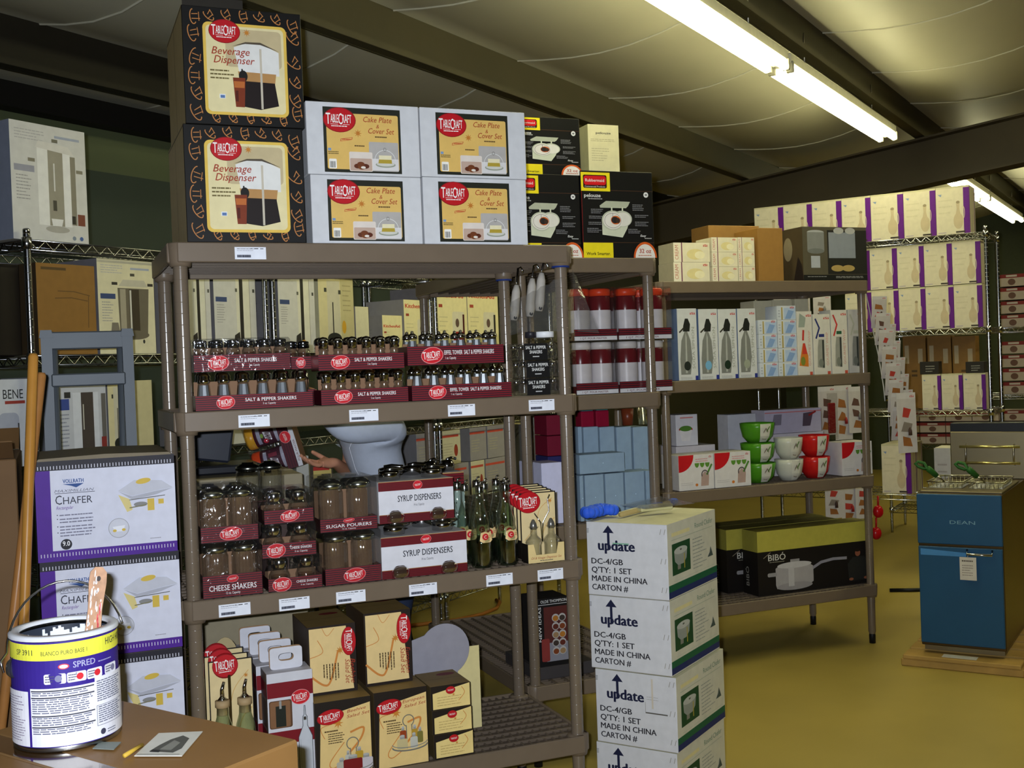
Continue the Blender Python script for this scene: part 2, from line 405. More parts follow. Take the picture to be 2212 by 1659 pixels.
def rack(label, at, rz, zs, tags=(), group=None, blue=(), RD=RD):
    """tags: (shelf index, s along the front); blue: posts wearing a blue collar tape"""
    t = thing('shelving_rack', label, 'shelving rack', at, rz, group)
    top = zs[-1]
    for ix, (x, y) in enumerate(((.035, .035), (RW-.035, .035), (.035, RD-.035), (RW-.035, RD-.035))):
        p = MB(); prof = [(0, 0.0), (.013, 0.0), (.014, .045), (.0185, .06), (.019, zs[0]-.1)]
        z = zs[0]-.09
        while z < top-.06: prof += [(.0195, z), (.0195, z+.0012), (.0195, z+.0285), (.0195, z+.0297), (.01915, z+.0299), (.01915, z+.0304), (.0195, z+.0309)]; z += .0311
        prof += [(.0195, top-.02), (0, top-.02)]
        p.lathe(prof, POSTM, 20, (x, y, 0)); po = p.build('post', t)
        f = MB(); f.lathe([(0, 0), (.016, 0), (.0165, .04), (.0145, .05)], mat((20, 20, 20), .5), 14, (x, y, 0)); f.build('foot', po)
        if ix in blue:
            c = MB(); c.lathe([(.0200, top-.068), (.0285, top-.068), (.0285, top-.0555), (.0200, top-.0555)], mat((30, 52, 120), .5), 20, (x, y, 0)); c.build('collar_tape', po, 'blue tape collar')
    for k, zt in enumerate(zs):
        m = MB(); th = .012
        m.box((RW/2, th/2, zt-RH/2), (RW-.05, th, RH), PLA, .003); m.box((RW/2, RD-th/2, zt-RH/2), (RW-.05, th, RH), PLA, .003)
        m.box((th/2, RD/2, zt-RH/2), (th, RD-.05, RH), PLA, .003); m.box((RW-th/2, RD/2, zt-RH/2), (th, RD-.05, RH), PLA, .003)
        for x, y in ((.035, .035), (RW-.035, .035), (.035, RD-.035), (RW-.035, RD-.035)):
            m.lathe([(.0205, -RH-.010), (.028, -RH-.010), (.031, -RH+.004), (.033, -.004), (.031, 0), (.0, 0)], PLA, 20, (x, y, zt))
        so = m.build('shelf', t)
        d = MB(); d.box((RW/2, RD/2, zt-.015), (RW-.024, RD-.024, .004), PLB)
        nx, ny = 46, 11
        for i in range(1, ny):
            y = .012+(RD-.024)*i/ny; d.box((RW/2, y, zt-.0075), (RW-.024, .014, .011), PLB, .003); d.box((RW/2, y, zt-.030), (RW-.024, .006, .028), PLB)
        for i in range(1, nx):
            x = .012+(RW-.024)*i/nx; d.box((x, RD/2, zt-.0095), (.007, RD-.024, .010), PLB, .002); d.box((x, RD/2, zt-.025), (.004, RD-.024, .018), PLB)
        d.build('deck', so)
        for q, (ks, s, zz) in enumerate(tags):
            if ks == k:
                b = MB(); b.art(price_tag(q+2), (s-.043, -.0004, zt-RH/2-.017+zz), (1, 0, 0), (0, 0, 1)); b.box((s, -.0003, zt-RH/2+zz), (.086, .0004, .034), (228, 232, 244)); b.build('price_tag', so, 'white price tag')
    return t
TAGS = []
for k, px, py in ((3, 541, 547), (2, 549, 909), (2, 786, 897), (2, 997, 886), (2, 1170, 875), (1, 507, 1317), (1, 636, 1304), (1, 758, 1289), (1, 914, 1273), (1, 1079, 1252), (1, 1189, 1241)):
    s, z = on(px, py, 0, 0); TAGS.append((k, s, z-(ZS[k]-RH/2)))
GR = 'brown plastic shelving racks'
rack('brown plastic rack in the foreground carrying glass shakers and gift sets', (0, 0, 0), 0, ZS, TAGS, GR, (1, 3))
Y2 = .566                                       # the end-on rack starts just behind the foreground rack
X2 = on(1424, 558, 0, Y2)[0]; ZR = [.30, .872, on(1426, 846, 0, Y2)[1], on(1422, 557, 0, Y2)[1]]; RD2 = RD+.045
rack('brown plastic rack seen end-on behind the stacked white cartons', (X2, Y2, 0), PI/2, ZR, (), GR, (), RD2)
rack('far brown plastic rack carrying soda siphons and bowls', (2.305, 1.384, 0), 0, ZS, (), GR)
# ------------------------------------------------------------------ printed designs
def logo(A, cx, cy, rx, ry=None, rot=0, ring=False, small=False):
    ry = ry or rx*.68; S = Art(0, 0); W = (246, 240, 236)
    if ring:
        S.ell(0, 0, rx, ry, (226, 150, 150)); S.up(); S.ell(0, 0, rx*.95, ry*.93, (200, 26, 40))
    else:
        S.ell(0, 0, rx, ry, (140, 10, 18)); S.up(); S.ell(0, 0, rx*.95, ry*.94, RED)
    S.up()
    if small: S.text('TABLECRAFT', 0, -.22*ry, .5*ry, W, w=1.3*rx)
    else:
        b = -.2*ry
        S.text('T', -.69*rx, b-.16*ry, .92*ry, W, w=.26*rx, bold=.016); S.text('ABLE', -.315*rx, b-.04*ry, .70*ry, W, w=.46*rx, bold=.016)
        S.text('C', .045*rx, b-.16*ry, .92*ry, W, w=.23*rx, bold=.016); S.text('RAFT', .45*rx, b-.04*ry, .70*ry, W, w=.54*rx, bold=.016)
        S.line([(-.56*rx, b-.16*ry), (-.1*rx, b-.16*ry)], .03*ry, W); S.line([(.2*rx, b-.16*ry), (.6*rx, b-.16*ry)], .03*ry, W); S.greek(-.52*rx, b-.34*ry, 1.0*rx, 1, .1, W, .07*ry, 0, 4)
    A.up(); A.put(S, cx, cy, 1, rot); A.l += S.l
def star(A, x, y, r, c=(196, 128, 48)):
    for k in range(4):
        a = k*PI/4; A.poly([(x+r*math.cos(a), y+r*math.sin(a)), (x+r*.22*math.cos(a+PI/2), y+r*.22*math.sin(a+PI/2)), (x-r*math.cos(a), y-r*math.sin(a)), (x-r*.22*math.cos(a+PI/2), y-r*.22*math.sin(a+PI/2))], c)
SCRIPT = (160, 52, 30)
def art_beverage(w, h):
    A = Art(w, h); rr = random.Random(5); BR = (186, 122, 66)
    x0, x1, y0, y1 = w*.165, w*.865, h*.085, h*.87
    def loop(x, y, a, k):
        c_, s_ = math.cos(a), math.sin(a); A.arc(x, y, .010*k, .023*k, 95, 310, .0026, BR, 14, a)
        for q in (-.3, .35): A.line([(x-.004*c_, y-.004*s_+q*.02), (x+.017*k*c_-q*.01, y+.017*k*s_+q*.02)], .0022, BR)
        A.line([(x+.017*k*c_+.006*s_, y+.017*k*s_-.012*c_), (x+.017*k*c_-.006*s_, y+.017*k*s_+.012*c_)], .002, BR)
    for k in range(6):
        y = h*(.09+.165*k); loop(w*.085+rr.uniform(-.005, .004), y+rr.uniform(-.006, .006), rr.uniform(-.3, .7), rr.uniform(.85, 1.05)); loop(w*.925+rr.uniform(-.003, .003), y+rr.uniform(-.012, .012), rr.uniform(.2, 1.0), rr.uniform(.8, 1.0))
    for k in range(5):
        x = w*(.22+.14*k); loop(x, h*.935+rr.uniform(-.004, .002), rr.uniform(.2, 1.2), .72); loop(x+.01, h*.052+rr.uniform(0, .003), rr.uniform(.3, 1.4), .6)
    A.up(3); A.rrect(x0, y0, x1-x0, y1-y0, .016, (226, 190, 84)); A.up(); A.rrect(x0+.008, y0+.008, x1-x0-.016, y1-y0-.016, .012, (228, 216, 166)); A.up()
    A.rrect(x0+.06, y1-.12, x1-x0-.075, .105, .012, (196, 180, 140)); A.up()
    X = lambda t: x0+(x1-x0)*t
    Y = lambda t: y0+(y1-y0)*t
    A.poly([(X(.36), Y(.74)), (X(.5), Y(.79)), (X(.68), Y(.80)), (X(.90), Y(.71)), (X(.90), Y(.45)), (X(.42), Y(.45))], (226, 226, 222)); A.up()
    A.poly([(X(.34), Y(.75)), (X(.5), Y(.805)), (X(.68), Y(.81)), (X(.91), Y(.72)), (X(.68), Y(.785)), (X(.5), Y(.785))], (84, 74, 60))
    A.poly([(X(.40), Y(.48)), (X(.86), Y(.47)), (X(.84), Y(.34)), (X(.42), Y(.36))], (182, 138, 84)); A.up()
    A.poly([(X(.40), Y(.38)), (X(.84), Y(.37)), (X(.88), Y(.12)), (X(.66), Y(.07)), (X(.36), Y(.11))], (26, 16, 14)); A.up()
    A.rect(X(.665), Y(.08), .006, (y1-y0)*.66, (196, 188, 170)); A.ell(X(.46), Y(.43), .012, .016, (22, 20, 18)); A.rect(X(.44), Y(.43), .004, .02, (22, 20, 18)); A.up()
    A.poly([(X(.335), Y(.41)), (X(.485), Y(.41)), (X(.465), Y(.09)), (X(.36), Y(.09))], (124, 50, 22)); A.up()
    A.poly([(X(.345), Y(.37)), (X(.475), Y(.37)), (X(.47), Y(.30)), (X(.35), Y(.30))], (186, 104, 48)); A.rect(X(.36), Y(.15), .008, .03, (84, 26, 14)); A.up()
    A.text('Beverage', X(.32), Y(.655), .0215, SCRIPT, w=.104, shear=.28, bold=.006); A.text('Dispenser', X(.36), Y(.56), .0215, SCRIPT, w=.112, shear=.28, bold=.006)
    A.greek(X(.07), Y(.47), .072, 3, .0105, (104, 92, 50), .004, .3, 2)
    A.rect(X(.17), Y(.175), .016, .012, (226, 232, 236)); A.up(); A.rect(X(.18), Y(.18), .012, .008, (90, 120, 170))
    star(A, X(.52), Y(.905), .011); logo(A, X(.255), Y(.905), .043, .033); return A
def art_cake(w, h):
    A = Art(w, h); x0, y0, pw, ph = w*.145, h*.035, w*.685, h*.90
    A.rect(x0, y0, pw, ph, (34, 36, 26)); A.up(); A.rrect(x0+.009, y0+.009, pw-.016, ph-.026, .005, (222, 184, 102)); A.up()
    X = lambda t: x0+pw*t
    Y = lambda t: y0+ph*t
    A.text('Cake Plate', X(.70), Y(.79), .0165, SCRIPT, w=.085, shear=.25, bold=.004); A.text('&', X(.70), Y(.70), .0115, SCRIPT, shear=.2); A.text('Cover Set', X(.745), Y(.615), .0165, SCRIPT, w=.078, shear=.25, bold=.004)
    A.greek(X(.66), Y(.555), .036, 1, .005, (84, 60, 30), .0036, 0); star(A, X(.44), Y(.61), .012, (190, 120, 44))
    A.poly([(X(.21), Y(.475)), (X(.36), Y(.505)), (X(.37), Y(.545)), (X(.215), Y(.515))], (190, 80, 48)); A.up(); A.poly([(X(.218), Y(.483)), (X(.353), Y(.51)), (X(.36), Y(.537)), (X(.222), Y(.508))], (222, 184, 102)); A.up(); A.greek(X(.235), Y(.5), .026, 1, .005, (190, 80, 48), .003, 0)
    A.greek(X(.39), Y(.405), .03, 1, .005, (84, 60, 30), .0035, 0); A.greek(X(.05), Y(.305), .032, 2, .005, (100, 84, 40), .0024, .3); A.rect(X(.05), Y(.33), .009, .007, (120, 150, 190))
    A.rrect(X(.575), Y(.03), pw*.385, ph*.455, .004, (176, 172, 168)); A.up(); A.rect(X(.58), Y(.045), pw*.375, ph*.18, (216, 214, 214)); A.up()
    A.ell(X(.785), Y(.135), .030, .0085, (150, 156, 140)); A.up(); A.ell(X(.785), Y(.145), .027, .0065, (206, 206, 196)); A.up()
    A.poly([(X(.69), Y(.155)), (X(.87), Y(.155)), (X(.865), Y(.23)), (X(.70), Y(.23))], (176, 154, 56)); A.rect(X(.70), Y(.215), pw*.165, .012, (232, 224, 186)); A.up()
    A.arc(X(.78), Y(.20), .031, .030, 0, 180, .0014, (226, 228, 226)); A.arc(X(.78), Y(.37), .004, .005, 0, 360, .0014, (120, 120, 116))
    A.rrect(X(.315), Y(.02), pw*.30, ph*.30, .004, (222, 212, 202)); A.up(); A.rrect(X(.325), Y(.03), pw*.28, ph*.19, .003, (190, 164, 148)); A.up()
    for dx, dy, c in ((.42, .10, (96, 46, 22)), (.47, .085, (120, 66, 30)), (.52, .10, (90, 40, 20)), (.46, .13, (110, 56, 26))): A.ell(X(dx), Y(dy), .011, .007, c); A.up()
    A.ell(X(.49), Y(.08), .007, .0035, (230, 222, 210)); A.rrect(X(.055), Y(.05), .022, .028, .003, (240, 238, 230)); A.up(); A.barcode(X(.065), Y(.065), .016, .018)
    logo(A, X(.205), Y(.80), .048, .036); return A
def art_scale(w, h, edge=True):
    A = Art(w, h); YL = (236, 216, 30)
    if edge: A.rect(0, 0, .0025, h, (110, 16, 16))
    A.rect(0, h*.775, w, .0012, (90, 60, 40)); A.rect(0, h*.175, w, .0012, (90, 60, 40)); A.up()
    A.rect(0, h*.765, w*.40, h*.215, YL); A.up(); A.rrect(w*.03, h*.80, w*.325, h*.15, .006, (40, 10, 10)); A.up(); A.rrect(w*.04, h*.835, w*.305, h*.105, .009, (206, 24, 30)); A.up()
    A.text('Rubbermaid', w*.19, h*.872, h*.036, WHITE, w=w*.26, bold=.01); A.text('Commercial Products', w*.19, h*.808, h*.02, WHITE, w=w*.28)
    A.text('pelouze', w*.15, h*.695, h*.044, WHITE, w=w*.225, bold=.02); A.greek(w*.09, h*.672, w*.2, 1, .003, (180, 180, 180), .003, .1)
    A.ell(w*.90, h*.735, w*.034, w*.034, (226, 226, 226)); A.up(); A.ell(w*.90, h*.735, w*.018, w*.012, (120, 120, 124))
    X = lambda t: w*t
    Y = lambda t: h*t
    LT = (204, 208, 186)
    A.poly([(X(.245), Y(.60)), (X(.335), Y(.655)), (X(.67), Y(.65)), (X(.64), Y(.60)), (X(.61), Y(.575)), (X(.25), Y(.575))], (176, 180, 160)); A.rect(X(.40), Y(.53), w*.02, h*.055, LT); A.rect(X(.55), Y(.53), w*.02, h*.055, LT)
    A.poly([(X(.27), Y(.46)), (X(.66), Y(.46)), (X(.62), Y(.34)), (X(.55), Y(.235)), (X(.27), Y(.265))], LT); A.ell(X(.55), Y(.45), w*.14, h*.095, (190, 194, 176)); A.up(); A.ell(X(.42), Y(.43), w*.155, h*.115, (188, 192, 172)); A.ell(X(.56), Y(.445), w*.115, h*.08, (222, 220, 210)); A.up()
    A.ell(X(.42), Y(.43), w*.135, h*.10, (226, 222, 214)); A.up(); A.arc(X(.42), Y(.43), w*.115, h*.085, 0, 360, .0012, (90, 86, 80), 24); A.ell(X(.46), Y(.435), w*.068, h*.05, (200, 96, 36)); A.up(); A.ell(X(.45), Y(.435), w*.05, h*.038, (40, 34, 34)); A.ell(X(.49), Y(.43), w*.03, h*.03, (60, 44, 36)); A.line([(X(.42), Y(.42)), (X(.42), Y(.51))], .0014, (60, 60, 60))
    for x, y, n in ((.70, .61, 4), (.73, .49, 2), (.73, .41, 3), (.63, .325, 3), (.12, .55, 3), (.09, .47, 2), (.08, .40, 2), (.06, .33, 3)): A.greek(X(x), Y(y), w*.2, n, h*.02, (124, 124, 128), h*.009, .35, int(x*99))
    A.text('Easy', X(.84), Y(.245), h*.026, WHITE, w=w*.08, shear=.2, bold=.02); A.greek(X(.86), Y(.222), w*.1, 1, .003, (180, 180, 180), .003, 0)
    A.rect(0, 0, w*.41, h*.172, YL); A.up(); A.text('Work Smarter.', w*.205, h*.03, h*.036, (40, 36, 10), w=w*.33, bold=.02)
    A.ell(w*.86, 0, w*.165, h*.185, (210, 92, 32), a0=0, a1=180); A.up(); A.ell(w*.86, 0, w*.14, h*.158, (232, 226, 218), a0=0, a1=180); A.up(); A.text('32 oz', w*.86, h*.055, h*.052, (176, 66, 30), w=w*.165, bold=.02); A.greek(w*.76, h*.022, w*.19, 1, .003, (190, 120, 90), .003, 0)
    return A
def stripes(A, w, h, n=None, bg=(62, 20, 32), c=(136, 20, 30)):
    A.rect(0, 0, w, h, bg); A.up(); n = n or max(4, int(h/.0058))
    for i in range(n): A.rect(0, h*(i+.35)/n, w, h/n*.34, c)
    A.up()
def art_tray(w, h, text, sub, kind=0):
    """kind 0: oval left, words right; 1: large oval alone; 2: small oval above large words; 3: oval left and small words"""
    A = Art(w, h); stripes(A, w, h); W = (236, 232, 232)
    if kind in (0, 3):
        A.text(text, w*(.635 if kind == 0 else .72), h*.52, h*(.24 if kind == 0 else .2), W, w=w*(.44 if kind == 0 else .40) if 'EIFFEL' not in text else w*.52, bold=.012)
        A.text(sub, w*(.62 if kind == 0 else .72) if 'EIFFEL' not in text else w*.44, h*.28, h*.14, W, w=w*(.11 if kind == 0 else .24)); logo(A, w*.25, h*.5, min(h*.62, w*.2) if kind == 0 else w*.18, h*.44 if kind == 0 else w*.135, .1, True)
    elif kind == 1: logo(A, w*.52, h*.5, w*.2, h*.42, .1, True)
    else:
        A.text(text, w*.5, h*.30, h*.26, W, w=w*.80, bold=.012); A.text(sub, w*.5, h*.12, h*.12, W, w=w*.24); logo(A, w*.5, h*.80, w*.10, h*.165, .1, True, True)
    return A
def art_syrup(w, h):
    A = Art(w, h); A.rect(0, 0, w, h, (214, 214, 222)); A.up(); S = Art(w, h*.21); stripes(S, w, h*.21, 6, (84, 10, 20), (120, 14, 26)); A.put(S, 0, h*.775)
    S2 = Art(w, h*.2); stripes(S2, w, h*.2, 5, (84, 10, 20), (104, 10, 22)); A.put(S2, 0, 0); A.up(3); A.rect(0, h*.985, w, h*.015, (170, 130, 80)); A.rect(0, h*.2, w, h*.012, (170, 130, 80))
    A.text('SYRUP DISPENSERS', w*.54, h*.50, h*.155, (38, 38, 46), w=w*.58, bold=.014); A.text('14 oz. Capacity', w*.53, h*.38, h*.06, (60, 60, 66), w=w*.14)
    for x in (.21, .78): A.rrect(w*(x-.075), 0, w*.15, h*.30, w*.05, (60, 38, 26))
    logo(A, w*.52, h*.88, w*.062, h*.105, .1, True, True); return A
def flourish(A, pts, t, c=(204, 132, 62)):
    P = []
    n = len(pts)
    for i in range(n-1):
        p0, p1, p2, p3 = pts[max(0, i-1)], pts[i], pts[i+1], pts[min(n-1, i+2)]
        for k in range(6):
            u = k/6; P.append(tuple(.5*((2*p1[q])+(-p0[q]+p2[q])*u+(2*p0[q]-5*p1[q]+4*p2[q]-p3[q])*u*u+(-p0[q]+3*p1[q]-3*p2[q]+p3[q])*u**3) for q in (0, 1)))
    A.line(P+[pts[-1]], t, c)
def art_salad(w, h, name, eur):
    A = Art(w, h); DK = (30, 22, 16); A.rect(0, 0, w, h, DK); A.up()
    A.poly([(w*.05, 0), (w*.985, 0), (w*.985, h*.925), (w*.10, h*.80)], (226, 196, 130)); A.up()
    flourish(A, [(w*.16, h*.52), (w*.1, h*.66), (w*.3, h*.70)], .002); flourish(A, [(w*.62, h*.56), (w*.85, h*.60), (w*.80, h*.46), (w*.6, h*.30)], .006); flourish(A, [(w*.5, h*.44), (w*.24, h*.2), (w*.3, h*.12), (w*.5, h*.2)], .0026)
    A.text(name, w*.74, h*.83, h*.042, SCRIPT, w=w*.42 if eur else w*.34, shear=.3, rot=.10); A.text('Salad Set', w*.77, h*.765, h*.042, SCRIPT, w=w*.42, shear=.3, rot=.10)
    A.greek(w*.16, h*.60, w*.24, 1, .01, (84, 62, 30), .004, 0); A.greek(w*.22, h*.565, w*.30, 5, h*.030, (74, 56, 28), h*.012, .4, 7)
    x, y = (w*.64, h*.22) if eur else (w*.66, h*.05); g = (120, 116, 104); A.arc(x-.002, y+h*.36, w*.105, w*.105, -60, 240, .003, g, 16); A.line([(x-w*.055, y+h*.30), (x-w*.05, y)], .003, g); A.line([(x+w*.05, y+h*.30), (x+w*.05, y)], .003, g); A.up()
    for dx, dy, ww, hh, c in ((-.12, .07, .06, .17, (150, 62, 24)), (.1, .07, .06, .17, (176, 140, 48)), (.20, .05, .055, .15, (120, 112, 52)), (-.14, .0, .1, .13, (196, 182, 134)), (.08, -.01, .07, .15, (190, 190, 178))) if eur else ((-.1, .07, .055, .15, (190, 190, 180)), (.1, .08, .07, .17, (186, 150, 48)), (-.22, .0, .09, .14, (180, 176, 160)), (.22, .0, .12, .15, (196, 190, 196)), (-.02, .0, .17, .16, (120, 20, 22))):
        A.rrect(x+w*(dx-ww), y+h*dy, w*ww*2, h*hh, w*.03, c); A.up(); A.rect(x+w*(dx-ww*.45), y+h*(dy+hh), w*ww*.9, h*.035, (150, 150, 146)); A.ell(x+w*dx, y+h*(dy+hh+.04), w*ww*.45, h*.016, (176, 176, 172))
    A.arc(x, y+h*.03, w*.33, h*.06, 180, 360, .004, (110, 110, 104)); A.arc(x, y+h*.07, w*.33, h*.06, 180, 360, .0025, (130, 130, 124)); star(A, w*.40, h*.705, .016); logo(A, w*.27, h*.80, w*.24, h*.098, .12); return A
def art_salad_side(w, h, name):
    A = Art(w, h); A.rect(0, 0, w, h, (34, 24, 18)); A.up(); A.poly([(w*.03, h*.04), (w*.93, h*.04), (w*.80, h*.97), (w*.03, h*.97)], (226, 198, 138)); A.up()
    flourish(A, [(w*.03, h*.55), (w*.3, h*.62), (w*.2, h*.8)], .002); flourish(A, [(w*.02, h*.3), (w*.3, h*.14), (w*.45, h*.2), (w*.62, h*.62)], .006); flourish(A, [(w*.3, h*.97), (w*.4, h*.85), (w*.55, h*.95)], .0015)
    A.text(name, w*.87, h*.30, .015, SCRIPT, w=h*.36, shear=.3, rot=-PI/2); A.text('Salad Set', w*.76, h*.30, .015, SCRIPT, w=h*.36, shear=.3, rot=-PI/2)
    G = Art(0, 0); G.greek(0, 0, h*.26, 6, .0085, (74, 56, 28), .0034, .4, 7); A.put(G, w*.60, h*.44, 1, -PI/2); star(A, w*.66, h*.62, .013); logo(A, w*.845, h*.74, h*.21, w*.155, -PI/2); return A
def art_small(w, h):
    A = Art(w, h); A.rect(0, 0, w, h, (30, 22, 16)); A.up(); A.poly([(w*.05, h*.04), (w*.985, h*.04), (w*.985, h*.98), (w*.05, h*.70)], (230, 206, 134)); A.up(); A.greek(w*.16, h*.5, w*.66, 4, h*.11, (176, 150, 90), h*.022, .3, 3); flourish(A, [(w*.7, h*.3), (w*.85, h*.6), (w*.78, h*.85)], .0018)
    logo(A, w*.5, h*.77, w*.12, h*.16, 0, False, True); star(A, w*.57, h*.58, .005); return A
def art_carrier(w, h):
    A = Art(w, h); A.rect(0, 0, w, h, (206, 206, 214)); A.up(); A.rect(0, h*.78, w, h*.135, (120, 14, 28)); A.rect(0, h*.36, w, h*.115, (120, 14, 28)); A.up()
    for y0, hh in ((.505, .25), (.08, .25)):
        A.rrect(w*.03, h*y0, w*.50, h*hh, .006, (92, 62, 40)); A.up(); A.rrect(w*.05, h*(y0+.008), w*.44, h*(hh-.016), .005, (130, 92, 62)); A.up(); A.rect(w*.17, h*y0+.004, w*.22, h*hh*.75, (30, 34, 26)); A.rect(w*.25, h*(y0+hh*.7), w*.05, h*hh*.28, (150, 150, 146))
    x = w*.80; o = (70, 74, 78); A.up(); b = [(x-w*.15, .03), (x+w*.15, .03), (x+w*.15, h*.40), (x+w*.05, h*.50), (x+w*.05, h*.58), (x+w*.018, h*.6), (x+w*.012, h*.68), (x-w*.012, h*.68), (x-w*.018, h*.6), (x-w*.05, h*.58), (x-w*.05, h*.50), (x-w*.15, h*.40)]
    A.poly(b, (196, 200, 208)); A.up(); A.line(b+[b[0]], .0016, o); A.rect(x-w*.03, h*.55, w*.06, h*.03, (60, 56, 50)); A.line([(x-w*.11, .04), (x-w*.11, h*.38)], .001, (150, 154, 160))
    logo(A, w*.72, h*.765, w*.21, w*.165, .1, True); return A
def art_card(w, h, star_at=(.84, .86)):
    A = Art(w, h); A.rect(0, 0, w, h, (26, 20, 16)); A.up(); A.rrect(.003, .003, w-.006, h-.006, .002, (224, 202, 150)); A.up(); flourish(A, [(w*.1, h*.3), (w*.4, h*.5), (w*.55, h*.75), (w*.9, h*.9)], .002, (208, 166, 100)); flourish(A, [(w*.5, h*.2), (w*.7, h*.5), (w*.95, h*.6)], .004, (216, 180, 116)); star(A, w*star_at[0], h*star_at[1], .008); return A
def art_update(w, h, scuff=0):
    A = Art(w, h); N = (26, 30, 58); rr = random.Random(scuff+3)
    x, y, k = w*.34, h*.62, w*.45
    A.text('update', x+.01, y, k*.27, N, w=k, bold=.04)
    A.rect(x-k*.17, y+k*.02, k*.07, k*.46, N); A.poly([(x-k*.29, y+k*.44), (x+k*.02, y+k*.44), (x-k*.135, y+k*.63)], N)
    for i, t in enumerate(('DC-4/GB', "Q'TY: 1 SET", 'MADE IN CHINA', 'CARTON #')):
        A.text(t, w*.055, h*(.43-i*.118), h*.080, (40, 38, 44), w=w*(.395, .50, .69, .45)[i], al='l', bold=.022)
    for yy in (.10, .48, .87):
        for dx in (0, .014): A.line([(w*.915+dx, h*yy), (w*.93+dx, h*(yy+.07))], .0018, (140, 136, 126))
    A.greek(.001, h*.9, .009, 4, .004, (110, 112, 110), .002, 0)
    if scuff == 1: A.rect(x-k*.02, y+k*.17, k*.45, .004, (120, 170, 140))
    if scuff == 3: A.rect(w*.62, h*.48, w*.27, .004, (90, 86, 78)); A.rect(w*.62, h*.48, .0014, h*.15, (150, 146, 138)); A.greek(w*.64, h*.7, w*.15, 2, .008, (150, 146, 138), .0012, .5); A.rect(w*.70, h*.55, .006, h*.4, (200, 190, 172))
    return A
def art_update_side(w, h):
    A = Art(w, h); A.rect(0, 0, w, h, (210, 208, 190)); A.up(); A.rect(0, h*.015, w, h*.085, (24, 40, 96)); A.rect(0, h*.10, w, h*.09, (18, 92, 62)); A.rect(w*.1, h*.22, w*.85, h*.006, (190, 196, 176))
    A.text('Round Chafer', w*.74, h*.83, h*.075, (96, 132, 108), w=w*.38); A.rect(w*.07, h*.77, w*.86, h*.008, (170, 180, 160)); A.rect(w*.08, h*.82, w*.36, h*.05, (226, 216, 160)); A.rect(w*.08, h*.30, w*.36, h*.42, (20, 70, 40)); A.up()
    A.poly([(w*.12, h*.60), (w*.38, h*.62), (w*.36, h*.48), (w*.30, h*.42), (w*.19, h*.42), (w*.13, h*.48)], (150, 156, 150)); A.ell(w*.25, h*.61, w*.13, h*.05, (186, 190, 184)); A.rect(w*.31, h*.35, w*.016, h*.2, (176, 160, 60)); A.rect(w*.18, h*.36, w*.06, h*.06, (130, 130, 120)); A.up(); A.ell(w*.25, h*.62, w*.02, h*.012, (90, 90, 84))
    A.greek(w*.49, h*.68, w*.3, 9, h*.05, (150, 156, 146), h*.012, .4, 6); A.poly([(w*.80, h*.36), (w*.92, h*.36), (w*.90, h*.42), (w*.87, h*.50), (w*.85, h*.42)], (70, 84, 80)); return A
